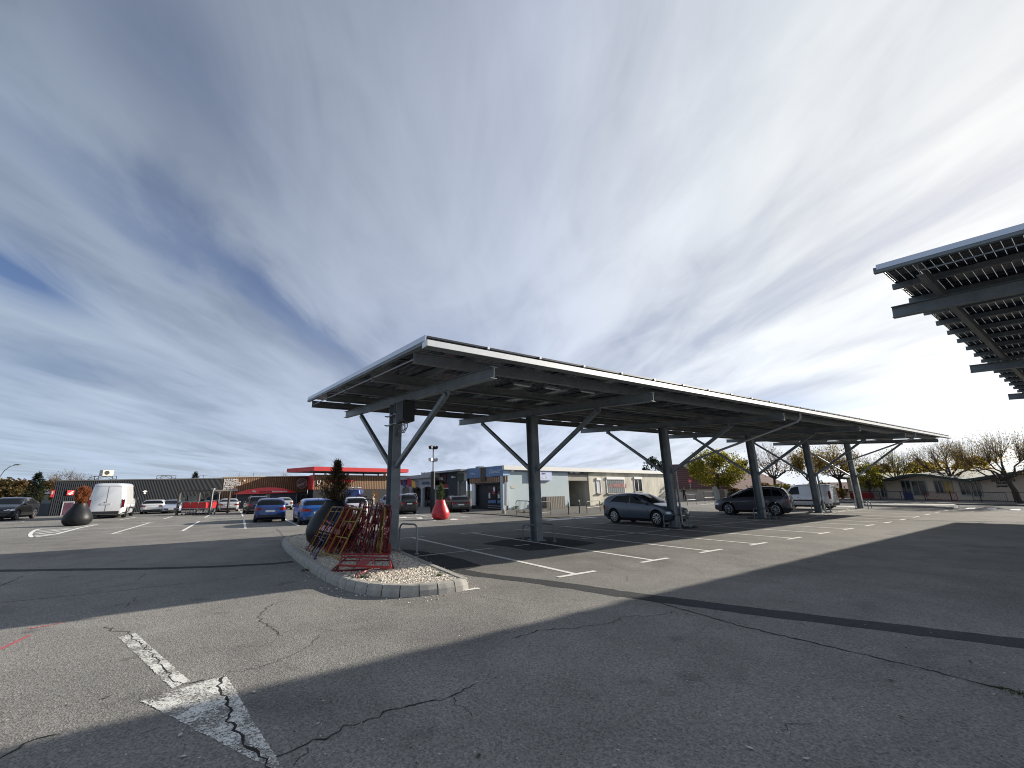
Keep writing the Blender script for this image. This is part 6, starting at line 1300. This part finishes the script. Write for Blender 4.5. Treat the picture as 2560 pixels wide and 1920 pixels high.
def tape(px,w,label,zs):
    P_=[G(*p,z_) for p,z_ in zip(px,zs)]; r=empty('warning_tape',P_[0],0,label,'warning tape','strips of red and white warning tape'); mb=MB(); L_=[];g2=random.Random(len(label))
    Q=[]
    for a,b_ in zip(P_,P_[1:]):
        for i in range(5): Q.append(a.lerp(b_,i/5))
    Q.append(P_[-1]); vs=[]
    for i,q in enumerate(Q):
        tw=Vector((g2.gauss(0,1),g2.gauss(0,1),g2.gauss(0,.6))).normalized()*w/2; off=Vector((g2.gauss(0,.008),g2.gauss(0,.008),g2.gauss(0,.006))); vs+=[q-P_[0]+tw+off,q-P_[0]-tw+off]
    mb.add(vs,[(2*i,2*i+1,2*i+3,2*i+2) for i in range(len(Q)-1)]); mb.build('tape',M_STRIPE,r)
tape([(889,1436),(893,1440),(905,1432),(925,1424),(945,1420),(975,1417)],.05,'red and white tape strip trailing over the pale gravel in front of the barriers',(.17,.20,.2,.22,.25,.28))
tape([(888,1444),(890,1434),(896,1432),(893,1444)],.05,'crumpled red and white tape end on the pale gravel near the kerb',(.16,.20,.22,.16))
tape([(915,1305),(912,1320),(900,1335),(905,1362)],.05,'red and white tape hanging in the middle of the barrier stack',(1.02,.85,.68,.38))
tape([(968,1290),(960,1310),(965,1322),(962,1335),(968,1345)],.06,'red and white tape knotted on the barrier by the first column',(1.1,.92,.8,.7,.55))
tape([(815,1300),(826,1312),(818,1325),(828,1340)],.05,'red and white tape wound round the left yellow barrier',(1.0,.9,.75,.6))
o=MB(); A=G(882,1273,.9); 
P_=G(930,1270,1.12); r=empty('foam_tube',P_,0,'pale grey foam tube resting on top of the barrier stack beside the column','tube'); mb=MB(); Q=G(955,1280,1.10); mb.tube([Vector(),Q-P_],.045,10); mb.build('tube',mat('foam_beige',(.28,.25,.19),.8),r,50)
P_=G(972,1383,.15); r=empty('red_cap_post',(P_.x,P_.y,.15),0,'short red post stub behind the foot of the first column','post'); mb=MB(); mb.tube([(0,0,0),(0,0,.24)],.045,10); mb.build('stub',B_RED,r,50)
# ================================================================== TROLLEY SHELTERS AND TROLLEYS
M_TROL=mat('trolley_red',(.60,.02,.025),.35,0,.1,6,coat=.3); M_POSTD=mat('shelter_post',(.055,.05,.045),.6,.1,.3,4)
def trolley(label,P,rz,sc=(1,1,1)):
    r=empty('shopping_trolley',P,rz,label,'shopping trolley','red shopping trolleys in the shelters',sc)
    mb=MB(); 
    v=[(-.25,-.34,.46),(.25,-.34,.46),(.21,.42,.50),(-.21,.42,.50),(-.29,-.42,.95),(.29,-.42,.95),(.24,.46,.88),(-.24,.46,.88)]
    mb.hexa(v); mb.build('basket',M_TROL,r)
    mb=MB(); 
    for s in (-1,1):
        mb.tube([(s*.27,-.46,1.0),(s*.28,-.40,.5),(s*.24,-.36,.14)],.016,6); mb.tube([(s*.24,-.36,.16),(s*.19,.42,.16)],.014,6); mb.tube([(s*.19,.42,.16),(s*.2,.30,.48)],.013,6)
    mb.tube([(-.27,-.46,1.0),(.27,-.46,1.0)],.018,6); mb.tube([(-.24,-.36,.16),(.24,-.36,.16)],.013,6); mb.build('frame',M_STEELL,r,50)
    for sx_,sy in ((-.24,-.36),(.24,-.36),(-.19,.42),(.19,.42)):
        mb=MB(); mb.lathe([(0,-.014),(.06,-.014),(.06,.014),(0,.014)],(0,0,0),12,0,'x'if False else 'y'); o=mb.build('wheel',M_TYRE,r,loc=(sx_,sy,.06))
    return r
def shelter(label,pxl,pxr,yb,yt,depth,posts2=True):
    A=G(pxl,yb); B=G(pxr,yb-1); w=Wall(A,B); h=ZAT(pxl,yt,A); r=empty('trolley_shelter',A,0,label,'trolley shelter','trolley shelters')
    for u in (0,w.L):
        for o_ in (0,-depth):
            mb=MB(); mb.wbox(w,u-.06,u+.06,0,h,o_-.08,o_+.08); mb.bw('post',M_POSTD,r)
    mb=MB(); mb.wbox(w,-.1,w.L+.1,h-.10,h+.02,-.10,.12); mb.wbox(w,-.1,w.L+.1,h-.10,h+.02,-depth-.1,-depth+.1); 
    for u in (0,w.L): mb.wbox(w,u-.05,u+.05,h-.09,h+.01,-depth+.1,-.1)
    mb.bw('top_frame',M_POSTD,r)
    for z_ in (.48,.98): 
        mb=MB(); mb.tube([w.P(-.0,z_,.12),w.P(w.L,z_+.02,.12)],.022,6); mb.bw('rail',M_STEELL,r)
    mb=MB(); mb.tube([w.P(w.L+.1,0,.1),w.P(w.L+.1,h+.05,.1)],.03,6); mb.wbox(w,w.L,w.L+.2,h+.03,h+.12,0,.2); mb.bw('lamp_pole',M_STEELL,r)
    return w,h
w1,h1=shelter('front dark framed trolley shelter full of red trolleys left of the silver compact saloon',441,523,1288.5,1226,2.4)
for i,px in enumerate((459,479,499)):
    u=w1.uz(px,1270)[0]
    for j in range(3):
        P_=w1.P(u,0,-.55-.42*j); trolley('%s red trolley in the %s nested row of the front shelter'%(['front','second','rear'][j],['left','middle','right'][i]),(P_.x,P_.y,0),math.atan2(w1.d.y,w1.d.x)+.12,(1.02,.85,.97))
w2,h2=shelter('rear dark framed trolley shelter partly hidden behind the front one',508,540,1281,1233,2.2)
for j in range(3):
    P_=w2.P(w2.L*.48,0,-.5-.42*j); trolley('%s red trolley in the rear shelter'%['front','second','rear'][j],(P_.x,P_.y,0),math.atan2(w2.d.y,w2.d.x)+.1,(.9,.85,.95))
P_=G(549,1277); trolley('single red trolley standing behind the silver compact saloon at the rear shelter',(P_.x-.3,P_.y+1.5,0),.2,(.9,.85,.95))
# ================================================================== STREET FURNITURE
def flood_mast():
    P_=G(1081,1281); r=empty('flood_mast',(P_.x,P_.y,0),0,'tall thin dark mast with two tiers of flood lamps rising above the dark shop','lamp mast'); h=ZAT(1081,1120,P_)+.05; h2=ZAT(1081,1149,P_)
    mb=MB(); mb.tube([(0,0,0),(0,0,3.05)],.16,10); mb.tube([(0,0,3.05),(0,0,h)],.045,8); mb.build('mast',M_DARK,r,50)
    for z_,n in ((h,3),(h2,3)):
        mb=MB(); mb.tube([(-.28,0,z_-.12),(.28,0,z_-.12)],.03,6); mb.build('cross_bar',M_DARK,r)
        for k in range(n):
            a=-.9+k*.9; x_=-.24+.24*k; mb=MB(); c=Vector((x_,-.05+(.1 if k==1 else 0),z_)); d=Vector((math.sin(a),-math.cos(a)*.6,-.35)).normalized(); mb.beam(c-d*.09,c+d*.12,.26,.22); l=mb.build('flood_lamp',M_DARK if z_==h else M_STEELL,r)
            mb=MB(); mb.beam(c+d*.121,c+d*.128,.22,.18); mb.build('lens',M_WHITE if z_!=h else M_GLASS,l)
flood_mast()
def street_lamp(label,px0,y0,pxh,yh,dist):
    d=ray(pxh,yh); Hh=CPOS+d*dist; d0=ray(px0,y0); 
    n_=Vector((Hh.x,Hh.y,0)); base=CPOS+d0*dist; r=empty('street_lamp',(base.x,base.y,0),0,label,'street lamp'); v=Hh-base
    zt=Hh.z; mb=MB(); mb.tube([(0,0,0),(0,0,base.z+.2),(v.x*.15,v.y*.15,base.z+(zt-base.z)*.55),(v.x*.45,v.y*.45,base.z+(zt-base.z)*.88),(v.x*.8,v.y*.8,zt)],.07,8,0,.035); mb.build('pole',M_STEELL,r,50)
    mb=MB(); a=Vector((v.x*.75,v.y*.75,zt)); b_=Vector((v.x*1.08,v.y*1.08,zt+.02)); mb.beam(a,b_,.26,.10); mb.build('lamp_head',M_DARK,r)
street_lamp('street lamp with a long curved arm at the extreme left above the rust brown bushes',0,1195,47,1162,52)
street_lamp('small street lamp head peeping over the dark store roof left of the air conditioner',222,1198,240,1191,75)
# triangular warning sign
P_=G(98,1290); r=empty('warning_sign',(P_.x,P_.y+1,0),0,'triangular white warning sign seen beside the spruce at the left','road sign'); P2=Vector((P_.x,P_.y+1,0)); zt=ZAT(101,1221,P2); zb=ZAT(100,1235,P2)
mb=MB(); mb.tube([(0,0,0),(0,0,zt-.1)],.03,6); mb.build('post',M_STEELL,r); hw=(zt-zb)*.62; mb=MB(); n_=-hzF
tri=[hzR*-hw+Vector((0,0,zb)),hzR*hw+Vector((0,0,zb)),Vector((0,0,zt))]; mb.add([p+n_*.05 for p in tri]+[p+n_*.03 for p in tri],[(0,1,2),(5,4,3),(0,3,4,1),(1,4,5,2),(2,5,3,0)]); mb.build('plate',mat('sign_red_edge',(.30,.25,.25),.5),r)
c_=(tri[0]+tri[1]+tri[2])/3; mb=MB(); mb.add([c_+(p-c_)*.78+n_*.055 for p in tri],[(0,1,2)]); mb.build('field',M_WHITE,r); mb=MB(); mb.beam(c_+hzR*-.12+n_*.06,c_+hzR*.12+n_*.06+Vector((0,0,.12)),.02,.09); mb.build('symbol',M_DARK,r)
mb=MB(); mb.beam(Vector((0,0,zb-.55))+n_*.04,Vector((0,0,zb-.08))+n_*.04,hw*1.3,.02,0,hzF); mb.build('lower_plate',mat('plate_olive',(.20,.21,.14),.6),r)
# no entry sign and the person near the tiled house
P_=G(1731,1254); r=empty('no_entry_sign',(P_.x,P_.y,0),0,'round red no entry sign on a post in front of the tiled house','road sign'); zt=ZAT(1731,1198,P_); mb=MB(); mb.tube([(0,0,0),(0,0,zt)],.04,6); mb.build('post',M_STEELL,r)
rr=.21; c_=Vector((0,0,zt-rr)); 
for nm,mt,q,w_2,h_2 in (('disc',M_REDF,20,1,1),): mb=MB(); vs=[c_+hzR*rr*math.cos(k*math.pi/10)+Vector((0,0,rr*math.sin(k*math.pi/10)))-hzF*.06 for k in range(20)]; vb=[v+hzF*.03 for v in vs]; mb.add(vs+vb,[tuple(range(20)),tuple(range(39,19,-1))]+[(k,20+k,20+(k+1)%20,(k+1)%20) for k in range(20)]); mb.build(nm,mt,r)
mb=MB(); mb.beam(c_-hzR*.14-hzF*.065,c_+hzR*.14-hzF*.065,.01,.07); mb.build('white_bar',M_TEXTW,r)
# tubular barriers and bollards along the pavement
def tub_barrier(label,A,B,h,mt,bars=0,mid=False,r_=.024,name='railing',group='railings along the pavement',cat='railing'):
    A=Vector((A[0],A[1],0)); B=Vector((B[0],B[1],0)); d=B-A; L=d.length; dn=d.normalized(); r=empty(name,A,0,label,cat,group); mb=MB(); c=.12
    P_=[Vector(),Vector((0,0,h-c)),dn*c*.3+Vector((0,0,h-c*.3)),dn*c+Vector((0,0,h)),dn*(L-c)+Vector((0,0,h)),dn*(L-c*.3)+Vector((0,0,h-c*.3)),dn*L+Vector((0,0,h-c)),dn*L]
    mb.tube(P_,r_,7); mb.build('frame',mt,r,50)
    if bars:
        mb=MB(); mb.tube([Vector((0,0,.22)),dn*L+Vector((0,0,.22))],r_*.8,6)
        for i in range(1,bars): q=dn*(L*i/bars); mb.tube([q+Vector((0,0,.22)),q+Vector((0,0,h-.01))],.009,5)
        mb.build('bars',mt,r)
    if mid: mb=MB(); mb.tube([Vector((0,0,h*.5)),dn*L+Vector((0,0,h*.5))],r_*.8,6); mb.build('mid_rail',mt,r)
    return r
def gh(px,yb,yt): P_=G(px,yb); return ZAT(px,yt,P_)
tub_barrier('dark hoop railing with vertical bars before the pale blue wall, left of the second column',G(1291,1289),G(1324.5,1291.5),gh(1308,1290,1252),M_DARK,11)
tub_barrier('dark hoop railing with vertical bars emerging right of the second carport column',G(1345,1292),G(1377.5,1289),gh(1362,1290,1254),M_DARK,11)
tub_barrier('plain dark hoop railing with one middle rail by the passage beside the cream wall',G(1468,1285.5),G(1501,1280.5),gh(1485,1283,1252.5),M_DARK,0,True)
tub_barrier('dark hoop railing seen just behind the bonnet of the slate grey hatchback',G(1666,1268),G(1700,1267),gh(1683,1268,1240),M_DARK,0,True)
tub_barrier('dark hoop railing with a white rail right of the third column',G(1719,1263.5),G(1741,1261.5),gh(1730,1262,1236),M_DARK,0,True)
tub_barrier('dark hoop railing with a white top under the lime tree',G(1763,1259),G(1788,1257.5),gh(1776,1258,1228.5),M_DARK,0,True)
for i,(px,yb,yt) in enumerate(((1422.5,1288.5,1251),(1449.5,1285,1249.5),(1259,1286,1273),(1310.5,1285,1272))):
    P_=G(px,yb); h=ZAT(px,yt,P_); r=empty('bollard',P_,0,['slim dark bollard with white cap left of the passage opening','slim dark bollard with white cap in front of the passage opening','short concrete stump at the foot of the blue shop corner','short white capped stump by the barred hoop railing'][i],'bollard','bollards along the pavement')
    mb=MB(); mb.tube([(0,0,0),(0,0,h-.12)],.035 if i!=2 else .13,8); mb.build('post',M_DARK if i!=2 else M_CONC,r,50); mb=MB(); mb.tube([(0,0,h-.12),(0,0,h)],.037 if i!=2 else .10,8); mb.build('cap',M_WHITE if i!=2 else M_CONC,r,50)
GB2='crowd barriers in front of the school'; B_GR=mat('barrier_grey',(.16,.17,.18),.5,.3,.2,5)
for lab,x0,x1,y0,y1,yt,mt,bars in (('dark red crowd barrier with solid panel just right of the last carport column',2128,2188,1250,1252,1228,B_RED,22),('grey crowd barrier below the pollarded tree before the left school wing',2216,2268,1253,1254,1228,B_GR,13),('blue panelled crowd barrier standing beside the grey one before the school doors',2264,2286,1254,1255,1228,B_BLU,10),('long dark red crowd barrier before the yellow school window',2320,2397,1255,1257,1230,B_RED,24),('grey crowd barrier at the right between the two largest trees',2436,2522,1256,1259,1231,B_GR,16),('dark red crowd barrier partly hidden by the sign post at the last column',2085,2128,1249,1250,1228,B_DRED,14)):
    A=G(x0,y0); B=G(x1,y1); r=tub_barrier(lab,A,B,ZAT((x0+x1)/2,yt,(A+B)/2),mt,bars,False,.028,'crowd_barrier',GB2,'crowd barrier')
    if 'panel' in lab: 
        mb=MB(); d=(B-A); d.z=0; nn=Vector((-d.y,d.x,0)).normalized()*.015; h=ZAT((x0+x1)/2,yt,(A+B)/2)-.1; a=Vector((0,0,.25)); b_=d+Vector((0,0,.25)); mb.hexa([a-nn,b_-nn,b_+nn,a+nn,a-nn+Vector((0,0,h-.3)),b_-nn+Vector((0,0,h-.3)),b_+nn+Vector((0,0,h-.3)),a+nn+Vector((0,0,h-.3))]); mb.build('panel',mt,r)
# mesh fence line behind them
P0=G(2100,1249.5); P1=G(2620,1264); w=Wall(P0,P1); fz=empty('school_fence',P0,0,'long low dark rail fence running in front of the school','fence'); mb=MB(); h=.95
for z_ in (.25,h): mb.tube([w.P(0,z_,-.5),w.P(w.L,z_,-.5)],.02,5)
mb.bw('rails',M_DARK,fz)
n=int(w.L/2.2)
for i in range(n+1): mb=MB(); mb.tube([w.P(w.L*i/n,0,-.5),w.P(w.L*i/n,h+.1,-.5)],.035,6); mb.bw('fence_post',M_DARK,fz)
# ladder van by the entrance
def work_van():
    P_=G(905,1271); a=math.pi/2-.5; o=make_car('kangoo',P_BL,'work_van','blue works van with ladders on its roof near the first carport column',scale=(.8,.95,1.0),loc=(P_.x,P_.y+2.2,0),rz=a,cat='van')
    mb=MB()
    for s in (-.45,-.12,.12,.45): mb.beam((-1.9,s,1.98),(.7,s,1.98),.05,.06)
    for x_ in (-1.7,-1.2,-.7,-.2,.3): mb.beam((x_,-.45,1.98),(x_,-.12,1.98),.03,.03); mb.beam((x_,.12,1.98),(x_,.45,1.98),.03,.03)
    for x_ in (-1.5,.2): mb.beam((x_,-.7,1.9),(x_,.7,1.9),.05,.05)
    mb.build('ladder_rack',M_STEELL,o)
work_van()
# ================================================================== PEOPLE
SKIN=mat('skin',(.42,.24,.17),.5); HAIRB=mat('hair_blond',(.25,.15,.07),.7); HAIRD=mat('hair_dark',(.015,.012,.010),.7)
def person(label,P,rz,h,top,legs,shoe,hair,pose='stand'):
    k=h/1.72; r=empty('person',P,rz,label,'person',None,(k,k,k)); 
    V=[];E=[];Rd=[]
    def v(p,rad,par=None):
        V.append(p); Rd.append(rad); i=len(V)-1
        if par is not None: E.append((par,i))
        return i
    pel=v((0,0,.95),(.155,.115)); bel=v((0,0,1.10),(.135,.10),pel); che=v((0,.0,1.28),(.165,.115),bel); nk=v((0,.0,1.44),(.075,.065),che); n2=v((0,.015,1.50),(.052,.052),nk); hd=v((0,.03,1.58),(.080,.092),n2); ht=v((0,.02,1.68),(.070,.082),hd)
    for s in (-1,1):
        sh=v((s*.17,0,1.39),(.062,.06),che)
        if pose=='stand': pts=[((s*.23,-.01,1.14),.045),((s*.25,.08,.93),.034),((s*.25,.12,.86),.030)]
        else: pts=[((s*.25,.03,1.13),.046),((s*.22,.24,1.03),.036),((s*.20,.30,1.02),.03)]
        pr=sh
        for p,rad in pts: pr=v(p,(rad,rad),pr)
        w_=V[pr]; dirn=Vector((0,.35,-1)).normalized() if pose=='stand' else Vector((0,1,-.1)).normalized()
        palm=v(tuple(Vector(w_)+dirn*.045),(.030,.018),pr)
        for f,(ox,L_) in enumerate(((-.026,.055),(-.009,.068),(.009,.064),(.025,.05))):
            q=v(tuple(Vector(V[palm])+dirn*.035+Vector((0,ox,0))),(.009,.009),palm); q=v(tuple(Vector(V[q])+dirn*L_*.5+Vector((-s*.006,0,0))),(.008,.008),q); v(tuple(Vector(V[q])+dirn*L_*.45+Vector((-s*.014,0,0))),(.007,.007),q)
        th=v(tuple(Vector(w_)+dirn*.03+Vector((-s*.01,.036,0))),(.011,.011),palm); v(tuple(Vector(V[th])+dirn*.03+Vector((-s*.012,.014,0))),(.009,.009),th)
        hp=v((s*.095,0,.86),(.095,.10),pel); kn=v((s*.10,.02+ (.06 if s>0 else -.02),.48),(.062,.062),hp); an=v((s*.10,-.01+(.05 if s>0 else -.10),.09),(.042,.045),kn); ft=v((s*.11,.12+(.05 if s>0 else -.10),.035),(.042,.03),an)
    me=bpy.data.meshes.new('body'); me.from_pydata(V,E,[]); me.update(); o=bpy.data.objects.new('body',me); COL.objects.link(o)
    sk=o.modifiers.new('s','SKIN'); sk.use_smooth_shade=True
    for i,rd in enumerate(Rd): me.skin_vertices[0].data[i].radius=rd
    me.skin_vertices[0].data[0].use_root=True
    sb=o.modifiers.new('u','SUBSURF'); sb.levels=1; sb.render_levels=1
    dg=bpy.context.evaluated_depsgraph_get(); nm=bpy.data.meshes.new_from_object(o.evaluated_get(dg)); bpy.data.objects.remove(o)
    nm.name='body'; o=bpy.data.objects.new('body',nm); COL.objects.link(o); o.parent=r
    for mt in (SKIN,top,legs,shoe): nm.materials.append(mt)
    for p in nm.polygons:
        c=p.center; arm=abs(c.x)>.19
        p.material_index=3 if c.z<.10 else (2 if c.z<.93 and not arm else (1 if (c.z<1.455 and not (arm and ((pose=='stand' and c.z<.90) or (pose!='stand' and c.y>.28)))) else 0)); p.use_smooth=True
    mb=MB()
    def f(u,vv):
        a=2*math.pi*u; t=vv*math.pi*.62; x=math.sin(t)*math.cos(a); y=math.sin(t)*math.sin(a); zz2=math.cos(t)
        if y>.45 and zz2<.45: y=.45
        return (x*.100,.005+y*.112,1.625+zz2*.125)
    mb.grid(f,18,9); hr=mb.build('hair',hair,r,60)
    mb=MB(); mb.lathe([(0,-.012),(.012,-.006),(.014,.004),(0,.018)],(0,.118,1.60),8); mb.build('nose',SKIN,r,60)
    for s in (-1,1): mb=MB(); mb.lathe([(0,-.009),(.011,0),(0,.009)],(s*.032,.108,1.635),8); mb.build('eye',M_BLK,r); mb=MB(); mb.lathe([(0,-.03),(.016,-.01),(.018,.012),(0,.03)],(s*.083,.02,1.60),8); mb.build('ear',SKIN,r,60)
    mb=MB(); mb.box(-.025,.025,.10,.112,1.555,1.563); mb.build('mouth',mat('lips',(.25,.07,.06),.5),r)
    return r
m,b,t=begin('striped_jacket'); s=nd('ShaderNodeSeparateXYZ'); lk(t.outputs['Object'],s.inputs[0]); w_=mth('SINE',mth('MULTIPLY',s.outputs[0],75)); lk(ramp(w_,[(.55,(.02,.02,.022)),(.65,(.45,.38,.30))]),b.inputs['Base Color']); M_JK=m
DKC=mat('cloth_dark',(.015,.016,.02),.85)
P_=G(931,1290); person('person with blond hair in a dark striped jacket behind the barrier stack',P_,.6,ZAT(931,1236,P_),M_JK,DKC,M_DARK,HAIRB)
P_=G(1713,1255); person('person in black clothes beside the no entry sign in front of the tiled house',P_,2.2,ZAT(1714,1218,P_),DKC,DKC,M_DARK,HAIRD,'push')
for o in [o for o in COL.objects if o.type=='EMPTY' and not o.parent and not o.children]: bpy.data.objects.remove(o)
